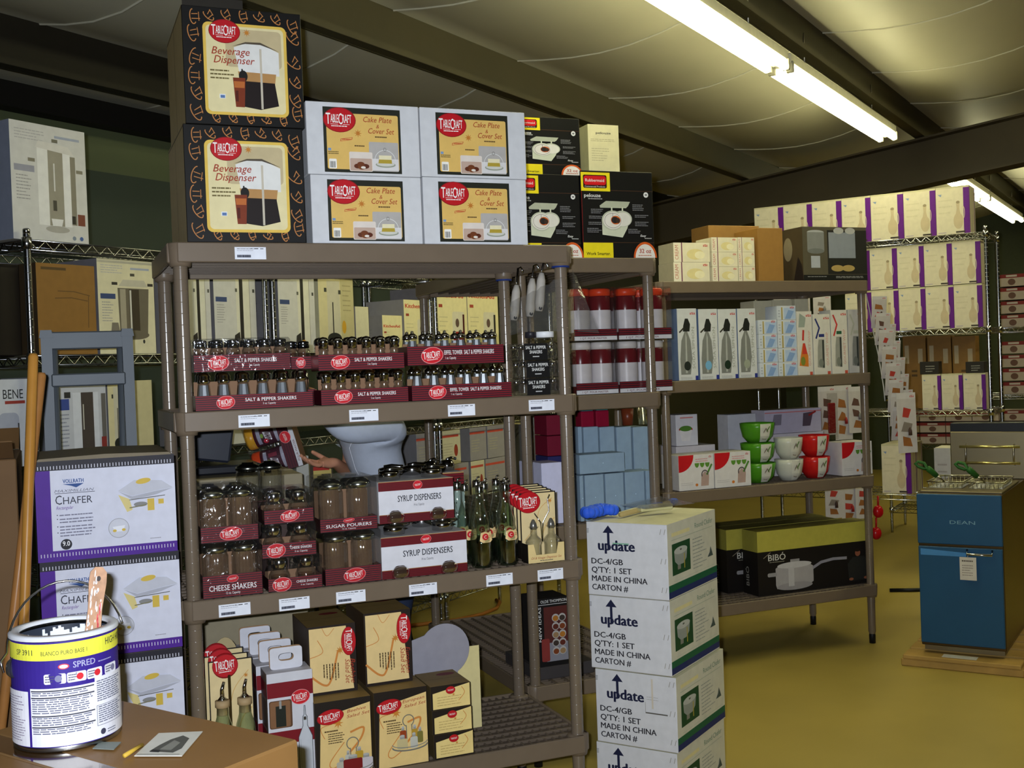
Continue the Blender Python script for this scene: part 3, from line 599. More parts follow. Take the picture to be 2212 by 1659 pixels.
def art_chafer(w, h):
    A = Art(w, h); A.rect(0, 0, w, h, (208, 210, 226)); A.up(); A.rect(0, 0, w, h*.105, (74, 26, 140)); A.rect(0, 0, w*.105, h, (74, 26, 140)); A.rect(0, h*.905, w, h*.095, (32, 30, 40)); A.up()
    n = 44
    for i in range(n):
        A.rect(w*(.02+.97*i/n), h*.045, w*.006, h*.035, (196, 190, 216)); A.rect(w*(.02+.97*i/n), h*.915, w*.006, h*.035, (196, 196, 210))
    D2 = (44, 44, 60); A.text('VOLLRATH', w*.265, h*.775, h*.04, (40, 76, 140), w=w*.145, bold=.03); A.poly([(w*.19, h*.765), (w*.34, h*.765), (w*.285, h*.725), (w*.25, h*.745)], (40, 76, 140))
    A.text('MAXIMILLIAN', w*.27, h*.685, h*.028, (110, 110, 124), w=w*.28, shear=.3); A.rect(w*.135, h*.672, w*.28, h*.005, D2)
    A.text('C', w*.158, h*.565, h*.095, D2, w=w*.045); A.text('HAFER', w*.292, h*.565, h*.075, D2, w=w*.205); A.text('Rectangular', w*.20, h*.515, h*.035, (110, 70, 150), w=w*.12, shear=.3)
    for y in (.45, .41, .335, .275): A.ell(w*.145, h*(y+.01), w*.004, w*.004, D2); A.greek(w*.16, h*y, w*.26, 2 if y < .44 else 1, h*.03, (120, 120, 140), h*.012, .2, int(y*99))
    A.ell(w*.20, h*.165, w*.04, w*.04, (30, 30, 40)); A.up(); A.text('9.0', w*.20, h*.15, h*.05, (236, 236, 240), w=w*.05, bold=.02)
    G = (206, 176, 70); SV = (172, 174, 186); A.poly([(w*.58, h*.66), (w*.70, h*.76), (w*.90, h*.74), (w*.98, h*.66), (w*.86, h*.64), (w*.68, h*.60)], (190, 192, 204)); A.poly([(w*.58, h*.655), (w*.68, h*.595), (w*.86, h*.635), (w*.98, h*.655), (w*.86, h*.60), (w*.68, h*.56)], SV); A.up()
    A.ell(w*.765, h*.745, w*.055, h*.028, G, rot=.15); A.poly([(w*.58, h*.62), (w*.66, h*.57), (w*.68, h*.46), (w*.64, h*.44)], (212, 196, 130)); A.rect(w*.79, h*.44, w*.05, h*.12, G); A.rect(w*.87, h*.50, w*.04, h*.05, G); A.ell(w*.74, h*.51, w*.05, h*.025, (130, 130, 130)); A.line([(w*.66, h*.56), (w*.92, h*.585)], .002, (90, 90, 84)); A.line([(w*.66, h*.48), (w*.78, h*.50)], .003, (120, 116, 90))
    A.up(); A.ell(w*.575, h*.285, w*.075, w*.075, (150, 150, 156)); A.up(); A.ell(w*.575, h*.285, w*.071, w*.071, (200, 202, 214)); A.up(); A.poly([(w*.53, h*.30), (w*.62, h*.31), (w*.61, h*.25), (w*.55, h*.25)], (226, 228, 236)); A.ell(w*.545, h*.26, w*.014, h*.014, G); A.ell(w*.61, h*.265, w*.014, h*.014, G); A.greek(w*.80, h*.15, w*.08, 1, .004, (150, 150, 160), .002, 0); return A

_CM = {}
def carton(name, label, cat, w, h, d, body, at, rz=0, F=None, Rt=None, L=None, T=None, group=None, key=None, b=.0015, crown=0, tape=None, lean=0):
    """a closed carton standing on its lower edge; front face at local y = 0"""
    k = (key, round(w, 4), round(h, 4), round(d, 4)) if key else None
    if k and k in _CM:
        o = D.objects.new(name, _CM[k]); COL.objects.link(o)
    else:
        m = MB(); m.box((0, d/2, h/2), (w, d, h), body, b)
        if crown: m.prism([(-w/2+.004, h), (w/2-.004, h), (w/2-.01, h+crown*.6), (0, h+crown), (-w/2+.01, h+crown*.6)], .02, d-.004, body)
        if F: m.art(F, (-w/2, 0, 0), (1, 0, 0), (0, 0, 1))
        if Rt: m.art(Rt, (w/2, 0, 0), (0, 1, 0), (0, 0, 1))
        if L: m.art(L, (-w/2, d, 0), (0, -1, 0), (0, 0, 1))
        if T: m.art(T, (-w/2, 0, h), (1, 0, 0), (0, 1, 0))
        o = m.build(name)
        if k: _CM[k] = o.data
    o.location = at; o.rotation_euler = (lean, 0, rz); return tag(o, label, cat, group)
# ------------------------------------------------------------------ foreground rack: top shelf
Z4, Z3, Z2, Z1 = ZS[3], ZS[2], ZS[1], ZS[0]
EPS = .0012
s, w, h = fit(0, .012, 404, 661, 274, Z4, 500)
sideA = Art(.40, h); sideA.rect(0, 0, .40, h, (176, 156, 112)); sideA.up(); sideA.rect(.19, 0, .004, h, (70, 60, 42)); sideA.rect(0, h-.008, .40, .004, (70, 60, 42))
carton('carton', 'lower of two black beverage dispenser cartons with looping bronze pattern', 'carton', w, h, .40, (11, 10, 9), loc(0, s, .012, Z4+EPS), 0, art_beverage(w, h), L=sideA, group='beverage dispenser cartons', key='bev')
s2, w2, h2 = fit(0, .012, 401, 657, 40, Z4+h, 250)
o = carton('carton', 'upper black beverage dispenser carton with its top flap sticking up', 'carton', w, h, .40, (11, 10, 9), loc(0, s2, .012, Z4+h+2*EPS), 0, art_beverage(w, h), L=sideA, group='beverage dispenser cartons', key='bev')
fm = MB(); fm.box((-w*.24, .004, h+.013), (w*.50, .002, .026), (40, 36, 30)); fm.build('flap', o)
for nm, xl, xr, yt, yz, z0, lab in (('a', 673, 911, 381, 450, Z4, 'lower left white cake plate carton on the top shelf'), ('b', 915, 1138, 386, 450, Z4, 'lower right white cake plate carton on the top shelf')):
    s, w, h = fit(0, .012, xl, xr, yt, z0, yz); a = art_cake(w, h)
    carton('carton', lab, 'carton', w, h, .30, (206, 208, 212), loc(0, s, .012, z0+EPS), 0, a, group='cake plate cartons', key='cake'); hb = h
    xl2, xr2, yt2, lab2 = (663, 906, 226, 'upper left white cake plate carton beside the black cartons') if nm == 'a' else (909, 1135, 239, 'upper right white cake plate carton next to the scale cartons')
    s, w, h = fit(0, .012, xl2, xr2, yt2, z0+hb, 310)
    carton('carton', lab2, 'carton', w, h, .30, (206, 208, 212), loc(0, s, .012, z0+hb+2*EPS), 0, art_cake(w, h), group='cake plate cartons', key='cake')

# ------------------------------------------------------------------ shakers and jars
CH = CHROME(); PROTO = {}
def bottle_proto(kind, H):
    t = thing({'jar': 'glass_jar', 'cheese': 'cheese_shaker'}.get(kind, 'salt_shaker'), '', 'jar' if kind in ('jar',) else 'shaker'); g = MB(); c = MB()
    if kind == 'oct':
        g.lathe([(0, .001), (.0225, 0), (.023, .004), (.0155, H*.70), (.0145, H*.73)], CLEAR(), 10, smooth=False); g.lathe([(0, .006), (.019, .006), (.012, H*.66)], mat((170, 174, 182), .3, .5), 10, smooth=False)
        c.lathe([(.016, H*.71), (.0175, H*.73), (.0175, H*.80), (.0155, H*.83), (.0165, H*.90), (.012, H*.97), (0, H)], CH, 20)
    elif kind == 'round':
        g.lathe([(0, .001), (.0205, 0), (.0205, H*.62), (.016, H*.72), (.015, H*.75)], CLEAR(), 18); g.lathe([(0, .006), (.016, .006), (.016, H*.58)], glass('brown_glass', (.88, .80, .75), .06), 14)
        c.lathe([(.0165, H*.73), (.018, H*.74), (.018, H*.86), (.016, H*.88), (.0175, H*.91), (.016, H*.97), (0, H)], mat((120, 122, 128), .16, 1, 0), 20)
    elif kind == 'mush':
        g.lathe([(0, .001), (.0165, 0), (.017, H*.40), (.0125, H*.52), (.0155, H*.60), (.0125, H*.66)], CLEAR(), 18)
        c.lathe([(.013, H*.64), (.015, H*.66), (.0135, H*.74), (.0165, H*.80), (.0165, H*.90), (.011, H*.97), (0, H)], CH, 20)
    elif kind == 'eiffel':
        g.lathe([(0, .001), (.0235, 0), (.0205, H*.3), (.0135, H*.74), (.0125, H*.77)], CLEAR(), 8, smooth=False); g.lathe([(0, .005), (.0195, .005), (.0105, H*.70)], mat((176, 180, 186), .25, .7), 8, smooth=False)
        c.lathe([(.013, H*.75), (.0145, H*.77), (.0145, H*.85), (.008, H*.90), (.0045, H*.93), (.0055, H*.965), (0, H)], CH, 18)
    elif kind == 'mini':
        g.lathe([(0, .001), (.0115, 0), (.0115, H*.2), (.008, H*.35), (.0115, H*.6), (.0085, H*.74)], CLEAR(), 14); c.lathe([(.0095, H*.72), (.010, H*.74), (.010, H*.92), (.006, H), (0, H)], CH, 14)
    elif kind == 'jar':
        g.lathe([(0, .001), (.034, 0), (.0355, .006), (.0355, H*.72), (.032, H*.78), (.031, H*.80)], CLEAR(), 72, flute=.022, nf=18); pass
        c.lathe([(.033, H*.79), (.0365, H*.80), (.0365, H*.87), (.034, H*.90), (.026, H*.95), (.018, H*.965), (.017, H), (0, H)], mat((180, 184, 176), .2, 1, 0), 28)
    elif kind == 'cheese':
        g.lathe([(0, .001), (.029, 0), (.030, H*.42), (.021, H*.62), (.0195, H*.66)], CLEAR(), 28, flute=.02, nf=14); g.lathe([(0, .006), (.024, .006), (.024, H*.4)], glass('brown_glass', (.88, .80, .75), .06), 18)
        c.lathe([(.021, H*.64), (.0225, H*.66), (.0225, H*.88), (.018, H*.96), (0, H)], CH, 24)
    g.build('glass_body', t); c.build('cap', t); return t
def place(kind, H, at, label, group, rz=0):
    k = (kind, round(H, 3))
    if k not in PROTO:
        t = bottle_proto(kind, H); PROTO[k] = t; t.location = at; t.rotation_euler = (0, 0, rz); return tag(t, label, None, group)
    return dup(PROTO[k], at, rz, label, group)
KR2 = mat((134, 102, 76), .7)
def tray(label, phrase, group, xl, xr, yt, ym, z0, k, d, H, kind, n, rows, art, word, rz=0, div=.75, wrap=False, jit=True):
    s, w, h = fit(rz, k, xl, xr, yt, z0, ym); lo = max(s-w/2, .0585); hi = max(s+w/2, lo+.05); s, w = (lo+hi)/2, hi-lo; t = thing('carton_tray', label, 'carton tray', loc(rz, s, k, z0), rz, 'maroon shaker trays')
    m = MB(); q = .0014; MR = mat((70, 18, 30), .35, coat=.3)
    m.box((0, d/2, q/2), (w, d, q), KR2); m.box((0, q/2, h/2), (w, q, h), MR); m.box((0, d-q/2, h/2), (w, q, h), MR)
    for x in (-w/2+q/2, w/2-q/2): m.box((x, d/2, h/2), (q, d-2*q, h), MR)
    m.art(art(w, h), (-w/2, 0, 0), (1, 0, 0), (0, 0, 1)); m.build('tray', t)
    if div:
        e = MB()
        for r in range(rows if rows == 1 else rows-1):
            y = d*.94 if rows == 1 else d*(r+1)/rows
            e.box((0, y, H*div/2+q), (w-.006, .0012, H*div), KR2)
        e.build('divider', t)
    if wrap:
        f = MB(); hh = H+.0035
        f.prism([(-w/2-.001, -.0005), (w/2+.001, -.0005), (w/2+.0005, hh-.005), (w/2-.005, hh), (-w/2+.005, hh), (-w/2-.0005, hh-.005)], -.006, d+.001, FILM()); f.build('shrink_film', t, 'clear shrink film')
    for r in range(rows):
        y = d*(r+.5)/rows if rows > 1 else d*.46
        for i in range(n):
            x = -w/2+w*(i+.5)/n; rowt = ('front row' if r == 0 else 'back row') if rows > 1 else 'row'
            lab = '%s %s from the left, %s of the %s' % (ORD[i], word, rowt, phrase)
            place(kind, H, loc(rz, s, k, z0+q+.0004)+ex(rz)*x+ey(rz)*y, lab, group)
    return s, w, h
SP = 'SALT & PEPPER SHAKERS'
T0 = lambda w, h: art_tray(w, h, SP, '3 oz. Capacity'); T2 = lambda w, h: art_tray(w, h, SP, '2 oz. Capacity'); TE = lambda w, h: art_tray(w, h, 'EIFFEL TOWER  SALT & PEPPER SHAKERS', '1 oz. Capacity')
Hll = .104; Hm = .096; He = .102
tray('lower left maroon tray of six paned shakers with silver caps', 'lower left salt tray', 'paned shakers', 411, 676, 851, 868, Z3+EPS, .014, .115, Hll, 'oct', 6, 2, T0, 'paned glass shaker')
tray('upper left maroon tray of dark capped shakers above the paned shakers', 'upper left salt tray', 'dark capped shakers', 409, 627, 765, 784, Z3+Hll+.004, .014, .10, .088, 'round', 6, 2, T0, 'dark capped shaker', wrap=True)
tray('maroon tray standing behind the lower left paned shakers', 'salt tray behind the paned shakers', 'hidden row shakers', 425, 682, 846, 862, Z3+EPS, .15, .08, Hll, 'oct', 6, 1, T0, 'paned glass shaker')
tray('small maroon tray peeping out between the left and middle upper trays', 'small upper tray behind', 'shakers in the small tray', 622, 675, 770, 788, Z3+Hll+.004, .15, .08, .083, 'round', 2, 1, lambda w, h: art_tray(w, h, SP, '', 1), 'dark capped shaker')
s, w, h = tray('lower middle maroon tray of round capped glass shakers', 'lower middle salt tray', 'round capped shakers', 694, 882, 839, 858, Z3+EPS, .014, .10, Hm, 'mush', 6, 2, T2, 'round capped shaker')
tray('upper middle maroon tray of round capped glass shakers', 'upper middle salt tray', 'round capped shakers', 688, 873, 764, 782, Z3+Hm+.004, .014, .10, Hm, 'mush', 6, 2, T2, 'round capped shaker')
tray('lower right maroon tray of tapered tower shakers', 'lower tower tray', 'tower shakers', 890, 1105, 829, 848, Z3+EPS, .014, .11, He, 'eiffel', 6, 2, TE, 'tapered tower shaker', div=.62)
tray('upper right maroon tray of tapered tower shakers', 'upper tower tray', 'tower shakers', 880, 1088, 746, 765, Z3+He+.004, .014, .11, He, 'eiffel', 6, 2, TE, 'tapered tower shaker', div=.62)
# three clear packs with a black label each
for i, (nm) in enumerate(('bottom', 'middle', 'top')):
    hp = .054; z0 = Z3+EPS+i*hp; xl, xr = ((1110, 1219), (1106, 1215), (1100, 1211))[i]
    s, w, _ = fit(0, .02, xl, xr, 840-i*38, Z3, 840-i*38); w = .15; s = min(s, 1.162-w/2); t = thing('shaker_pack', '%s pack of small clear shakers behind a black paper label' % nm, 'pack', loc(0, s, .02, z0), 0, 'packs of small clear shakers')
    m = MB(); m.box((.002, -.001, hp/2), (.078, .0012, hp*.94), BLACK); m.box((.002, .028, .0006), (.078, .057, .001), BLACK); a = Art(.078, hp*.94)
    a.text('SALT & PEPPER', .039, hp*.62, hp*.19, WHITE, w=.068, bold=.012); a.text('SHAKERS', .039, hp*.36, hp*.19, WHITE, w=.042, bold=.012); a.greek(.028, hp*.16, .022, 1, .004, (200, 200, 200), .003, 0); m.art(a, (-.037, -.0016, hp*.03), (1, 0, 0), (0, 0, 1)); m.build('label_sleeve', t)
    f = MB(); f.box((0, .028, hp/2), (w, .054, hp*.95), FILM(), .004); f.build('shrink_film', t, 'clear shrink film')
    for j in range(6): place('mini', .049, loc(0, s-.062+j*.0248, .045, z0+.0018), '%s small clear shaker from the left in the %s black labelled pack' % (ORD[j], nm), 'small clear shakers')
zt = Z3+3*.054+2*EPS
for px, lab, cm, r in ((1187, 'jar with a wide white lid on top of the black labelled packs', (226, 228, 232), .030), (1147, 'dark capped jar beside the white lidded jar', (36, 34, 40), .018)):
    s, _ = on(px, 745, 0, .055); s = min(s, 1.160-r); t = thing('lidded_jar', lab, 'jar', loc(0, s, .055, zt)); m = MB(); m.lathe([(0, 0), (r*.92, 0), (r*.92, .014), (r*.85, .016)], CLEAR(), 24); m.build('glass_body', t)
    m = MB(); m.lathe([(r*.9, .0155), (r, .016), (r, .032), (r*.94, .034), (0, .034)], mat(cm, .4), 28); m.build('lid', t)
# ladles hung by their hooks from the edge of the top shelf, one clear bag over them
for i, (px, py0, py1, yk) in enumerate(((1116, 616, 692, .20), (1150, 602, 684, .12), (1170, 590, 672, .06))):
    s0, z0 = on(px, py0, 0, yk); s1, z1 = on(px-6, py1, 0, yk); t = thing('ladle', '%s grey handled ladle hanging inside the clear bag' % ('farthest', 'middle', 'nearest')[i], 'ladle', (s0, yk, z0), 0, 'grey ladles in the clear bag')
    m = MB(); dx, dz = s1-s0, z1-z0; m.tube([(0, 0, 0), (dx*.2, 0, dz*.2), (dx*.8, 0, dz*.8), (dx, 0, dz)], [.008, .014, .0155, .011], mat((176, 170, 160), .5), 10); m.tube([(dx*.93, -.0125, dz*.93), (dx*.93, .0125, dz*.93)], .006, (30, 30, 30), 8); m.build('handle', t)
    zr = Z4-RH-z0; h_ = MB(); h_.tube([(0, 0, 0), (0, 0, .008), (.006, 0, zr+.002), (.016, 0, zr+.006), (.022, 0, zr-.004), (.02, 0, zr-.012)], .0028, CH, 8); h_.build('hook', t)
t = thing('plastic_bag', 'crumpled clear bag hanging around the ladles beside the right post', 'bag'); m = MB(); rr = random.Random(4); P, NX, NZ = [], 12, 9
A_, B_, C_, E_ = on(1094, 655, 0, .17), on(1204, 600, 0, .0), on(1102, 722, 0, .15), on(1206, 714, 0, .0)
for j in range(NZ+1):
    for i in range(NX+1):
        u, v = i/NX, j/NZ; x = (A_[0]*(1-u)+B_[0]*u)*(1-v)+(C_[0]*(1-u)+E_[0]*u)*v; z = (A_[1]*(1-u)+B_[1]*u)*(1-v)+(C_[1]*(1-u)+E_[1]*u)*v; y = (.19*(1-u)+.012*u); P.append((x+rr.uniform(-.005, .005), y-.04-.03*math.sin(PI*u)*(.4+v)+rr.uniform(-.006, .006), z+rr.uniform(-.005, .005)))
m.add(P, [(j*(NX+1)+i, (j+1)*(NX+1)+i, (j+1)*(NX+1)+i+1, j*(NX+1)+i+1) for j in range(NZ) for i in range(NX)], glass('bag_film', (.94, .94, .93), .07, .10, .05, 26), True); m.build('bag_front', t)
m = MB(); P = []
p_ = [on(1236, 584, 0, -.012), on(1254, 594, 0, -.012), on(1292, 720, 0, .03), on(1248, 716, 0, -.012)]
for j in range(7):
    for i in range(5):
        u, v = i/4, j/6; P.append((p_[0][0]*(1-u)*(1-v)+p_[1][0]*u*(1-v)+p_[2][0]*u*v+p_[3][0]*(1-u)*v, -.010+.03*u+rr.uniform(-.003, .003), p_[0][1]*(1-u)*(1-v)+p_[1][1]*u*(1-v)+p_[2][1]*u*v+p_[3][1]*(1-u)*v))
m.add(P, [(j*5+i, (j+1)*5+i, (j+1)*5+i+1, j*5+i+1) for j in range(6) for i in range(4)], glass('bag_film', (.94, .94, .93), .07, .10, .05, 26), True); m.build('bag_side', t)

# ------------------------------------------------------------------ third shelf
CS = lambda k: (lambda w, h: art_tray(w, h, 'CHEESE SHAKERS', '12 oz. Capacity', k)); C6 = lambda k: (lambda w, h: art_tray(w, h, 'CHEESE SHAKERS', '6 oz. Capacity', k)); SU = lambda k: (lambda w, h: art_tray(w, h, 'SUGAR POURERS', '12 oz. Capacity', k))
HJ = .150
tray('bottom maroon cheese shaker tray at the left post', 'bottom left cheese tray', 'fluted jars', 437, 567, 1240, 1270, Z2+EPS, .014, .17, HJ, 'jar', 2, 2, CS(2), 'fluted jar', div=.74, wrap=True)
tray('top maroon tray of fluted jars at the left post', 'top left cheese tray', 'fluted jars', 430, 558, 1136, 1160, Z2+HJ+.004, .014, .17, HJ, 'jar', 2, 2, CS(1), 'fluted jar', div=.74, wrap=True)
HC = .092
tray('bottom tray of the three stacked small cheese shaker trays', 'bottom small cheese tray', 'small cheese shakers', 580, 696, 1246, 1265, Z2+EPS, .014, .14, HC, 'cheese', 2, 2, C6(3), 'small cheese shaker', div=.5, wrap=True)
tray('middle tray of the three stacked small cheese shaker trays', 'middle small cheese tray', 'small cheese shakers', 567, 683, 1172, 1195, Z2+HC+.004, .014, .14, HC, 'cheese', 2, 2, C6(3), 'small cheese shaker', div=.5, wrap=True)
tray('top tray of the three stacked small cheese shaker trays', 'top small cheese tray', 'small cheese shakers', 571, 677, 1100, 1120, Z2+2*HC+.007, .014, .14, HC, 'cheese', 2, 2, C6(1), 'small cheese shaker', div=.5, wrap=True)
tray('bottom maroon sugar pourer tray beside the syrup cartons', 'bottom sugar tray', 'sugar pourers', 703, 824, 1224, 1245, Z2+EPS, .014, .17, HJ, 'jar', 2, 2, SU(1), 'sugar pourer', div=.74, wrap=True)
tray('top maroon sugar pourer tray beside the syrup cartons', 'top sugar tray', 'sugar pourers', 692, 815, 1118, 1140, Z2+HJ+.004, .014, .17, HJ, 'jar', 2, 2, SU(2), 'sugar pourer', div=.74, wrap=True)
tray('maroon tray raised behind the two left stacks', 'raised rear tray', 'shakers in the raised rear tray', 520, 615, 1082, 1100, Z2+.235, .22, .10, .115, 'jar', 2, 1, lambda w, h: art_tray(w, h, 'CHEESE SHAKERS', '', 1), 'dark jar', div=0)
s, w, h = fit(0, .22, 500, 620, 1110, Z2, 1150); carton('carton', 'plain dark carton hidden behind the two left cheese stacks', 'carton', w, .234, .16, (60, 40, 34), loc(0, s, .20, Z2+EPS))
def syrup(label, xl, xr, yt, ym, z0, k, d, phrase, key):
    s, w, h = fit(0, k, xl, xr, yt, z0, ym); h = .122
    o = carton('carton', label, 'carton', w, h, d, (196, 194, 196), loc(0, s, k, z0), 0, art_syrup(w, h), group='syrup dispenser cartons')
    for i, (fx, fy) in enumerate(((.21, .05), (.78, .05), (.34, .16), (.68, .17))):
        if fy > d: continue
        t = thing('syrup_dispenser', '%s syrup dispenser lid rising from the %s' % (('front left', 'front right', 'rear left', 'rear right')[i], phrase), 'syrup dispenser', loc(0, s-w/2+w*fx, k+fy, z0), R_.uniform(-.5, .5), 'syrup dispensers')
        if i < 2:
            g = MB(); t.rotation_euler = (0, 0, 0); g.lathe([(.010, .002), (.026, .004), (.028, .020), (.020, .032), (0, .036)], CLEAR(), 20, a0=180, a1=360, M=Matrix.Translation((0, -fy-.004, 0)) @ Matrix.Diagonal((1, .5, 1, 1))); g.build('glass_body', t)
        l = MB(); l.lathe([(.026, h+.001), (.031, h+.002), (.032, h+.022), (.029, h+.027), (.012, h+.030), (0, h+.030)], CH, 24); l = l if i > 1 else l; l.tube([(-.014, 0, h+.031), (.010, 0, h+.033), (.036, 0, h+.029), (.046, 0, h+.032)], [.005, .006, .007, .004], CH, 8); l.prism([(.026, h+.012), (.042, h+.016), (.026, h+.019)], -.006, .006, CH); l.build('lid', t)
    return s, w
syrup('lower white and maroon syrup dispenser carton on the third shelf', 824, 1009, 1165, 1210, Z2+EPS, .014, .26, 'lower syrup carton', 'sy')
syrup('upper white and maroon syrup dispenser carton', 818, 980, 1043, 1085, Z2+.122+.042, .014, .26, 'upper syrup carton', 'sy')
s, _ = on(1005, 1100, 0, .1); carton('carton', 'rear white and maroon syrup carton mostly hidden by the green bottles', 'carton', .16, .274, .2, (196, 194, 196), loc(0, s-.015, .285, Z2+EPS), 0, art_syrup(.16, .274), group='syrup dispenser cartons')
for i, px in enumerate((985, 1000)):
    t = thing('syrup_dispenser', '%s tall chrome syrup lid on the rear syrup carton' % ('left', 'right')[i], 'syrup dispenser', loc(0, s-.03+i*.06, .35, Z2+.276), .4, 'syrup dispensers'); l = MB(); l.lathe([(0, 0), (.024, 0), (.025, .02), (.02, .03), (.018, .034), (0, .036)], CH, 24); l.tube([(0, 0, .036), (.02, 0, .04), (.04, 0, .036)], .005, CH, 8); l.build('lid', t)
# green soda bottles with paper tags
def bottle(at, label, first=[None]):
    if first[0]: return dup(first[0], at, 0, label, 'green glass bottles')
    t = thing('glass_bottle', label, 'bottle', at, 0, 'green glass bottles'); first[0] = t; g = MB()
    g.lathe([(0, .002), (.030, 0), (.0325, .008), (.0325, .060), (.0345, .075), (.033, .095), (.026, .125), (.027, .140), (.0215, .165), (.014, .190), (.0125, .222), (.014, .226), (.0125, .236), (.011, .238)], GREENG(), 28, flute=.012, nf=12); g.lathe([(0, .006), (.028, .006), (.029, .07), (.031, .078)], glass('dark_bottle_base', (.55, .66, .60), .05), 24); g.build('glass_body', t)
    c = MB(); c.lathe([(.0125, .228), (.0128, .246), (.011, .250), (0, .250)], CH, 18); c.tube([(0, 0, .25), (.004, 0, .258), (.012, 0, .26)], .003, CH, 8); c.build('cap', t)
    a = Art(.05, .034); a.poly([(.002, .006), (.012, .0), (.038, 0), (.048, .006), (.046, .024), (.040, .034), (.03, .030), (.018, .034), (.006, .030)], (226, 196, 140)); a.up(); a.ell(.02, .018, .010, .010, (190, 30, 36)); a.up(); a.text('C', .02, .013, .010, (236, 220, 200)); a.greek(.031, .02, .012, 2, .005, (176, 120, 80), .002, 0)
    L = MB(); L.art(a, None, None, None, fn=lambda u, v, o: (.0362*math.sin((u-.025)/.036+.15), -(.0362+o)*math.cos((u-.025)/.036+.15)-.001, .078+v)); L.build('paper_tag', t); return t
i = 0
for r in range(3):
    for c in range(3 if r else 2):
        px = (1040, 1095)[c] if r == 0 else (1008, 1050, 1092)[c] - 16*(r-1); s, _ = on(px, 1200, 0, .055+r*.078)
        bottle(loc(0, s, .052+r*.078, Z2+EPS), 'green glass bottle, %s in the %s row from the shelf front' % (('left', 'right')[c] if r == 0 else ('left', 'middle', 'right')[c], ('front', 'second', 'third')[r])); i += 1
# oil and vinegar sets on tall cards, one behind the other
for i in range(5):
    xr, yt = (1206-i*17, 1053-i*5); k = .016+i*.062; s1, z1 = on(1200-i*9, 1060-i*1.5, 0, k+.05); s0, _ = on(1125-i*9, 1060, 0, k+.05); w = .122; h = .212; sc = s1-w/2
    t = thing('cruet_gift_set', ('front', 'second', 'third', 'fourth', 'rearmost')[i]+' oil and vinegar set on a tall cream card beside the green bottles', 'gift set', loc(0, sc, k, Z2+EPS), 0, 'oil and vinegar sets')
    m = MB(); m.box((0, .055, h/2), (w, .003, h), (26, 20, 16)); m.art(art_card(w, h), (-w/2, .0535, 0), (1, 0, 0), (0, 0, 1)); lo = Art(0, 0); logo(lo, 0, 0, .040, .034, .05); m.art(lo, (-.032, .052, h*.86), (1, 0, 0), (0, 0, 1)); m.lathe([(0, -.002), (.040, -.002), (.040, .001), (0, .001)], mat((150, 14, 22)), 24, M=Matrix.Translation((-.032, .054, h*.86)) @ Matrix.Rotation(PI/2, 4, 'X') @ Matrix.Diagonal((1, .85, 1, 1))); m.build('backing_card', t)
    b = MB(); hh = .058; b.box((0, .027, .001), (w, .052, .002), (26, 20, 16))
    for x in (-w/2+.001, w/2-.001): b.box((x, .027, hh/2), (.002, .052, hh), (26, 20, 16))
    b.prism([(-w/2, 0), (w/2, 0), (w/2, hh), (w*.34, hh), (w*.28, hh*.42), (-w*.28, hh*.42), (-w*.34, hh), (-w/2, hh)], 0, .002, mat((224, 200, 140)))
    a = Art(w, hh); a.text('Oil & Vinegar Dispenser Set', w/2, hh*.2, hh*.13, SCRIPT, w=w*.84, shear=.3); a.greek(w*.32, hh*.09, w*.36, 1, .003, LINE, .002, 0)
    if i == 0: b.art(a, (-w/2, 0, 0), (1, 0, 0), (0, 0, 1))
    b.build('open_box', t)
    hd = MB(); hd.tube([(0, .028, .06), (.004, .028, .12), (.026, .028, .155), (.022, .028, .19), (.030, .028, .205)], .0022, CH, 8); hd.tube([(0, .028, .06), (-.004, .028, .12), (-.024, .028, .15)], .0022, CH, 8); hd.build('wire_handle', t)
    if i < 2:
        for j, x in enumerate((-.03, .03)):
            at = loc(0, sc+x, k+.026, Z2+EPS+.0025)
            lab = '%s glass cruet in the %s oil and vinegar set' % (('left', 'right')[j], ('front', 'second')[i])
            if 'cru' in PROTO: dup(PROTO['cru'], at, 0, lab, 'glass cruets')
            else:
                c = thing('glass_cruet', lab, 'cruet', at, 0, 'glass cruets'); PROTO['cru'] = c; g = MB(); g.lathe([(0, .001), (.0225, 0), (.0235, .01), (.0235, .05), (.027, .058), (.024, .066), (.011, .080), (.010, .098), (.016, .106)], CLEAR(), 24); g.build('glass_body', c); q = MB(); q.lathe([(.009, .098), (.012, .104), (.010, .116), (.004, .128), (0, .130)], mat((120, 118, 112), .3, .6), 16); q.build('stopper', c)
# white sleeves and red boxes at the back right corner
for i, (xl, xr, yt, k) in enumerate(((1150, 1178, 999, .80), (1172, 1216, 1000, Y2+.075))):
    s, w, h = fit(0, k, xl, xr, yt, ZR[1], 1080); carton('carton', ('narrow plain lavender white carton by the rear post', 'wide plain lavender white carton behind the oil sets')[i], 'carton', w, h, .12, (206, 206, 232), loc(0, s, k, ZR[1]+EPS), 0)

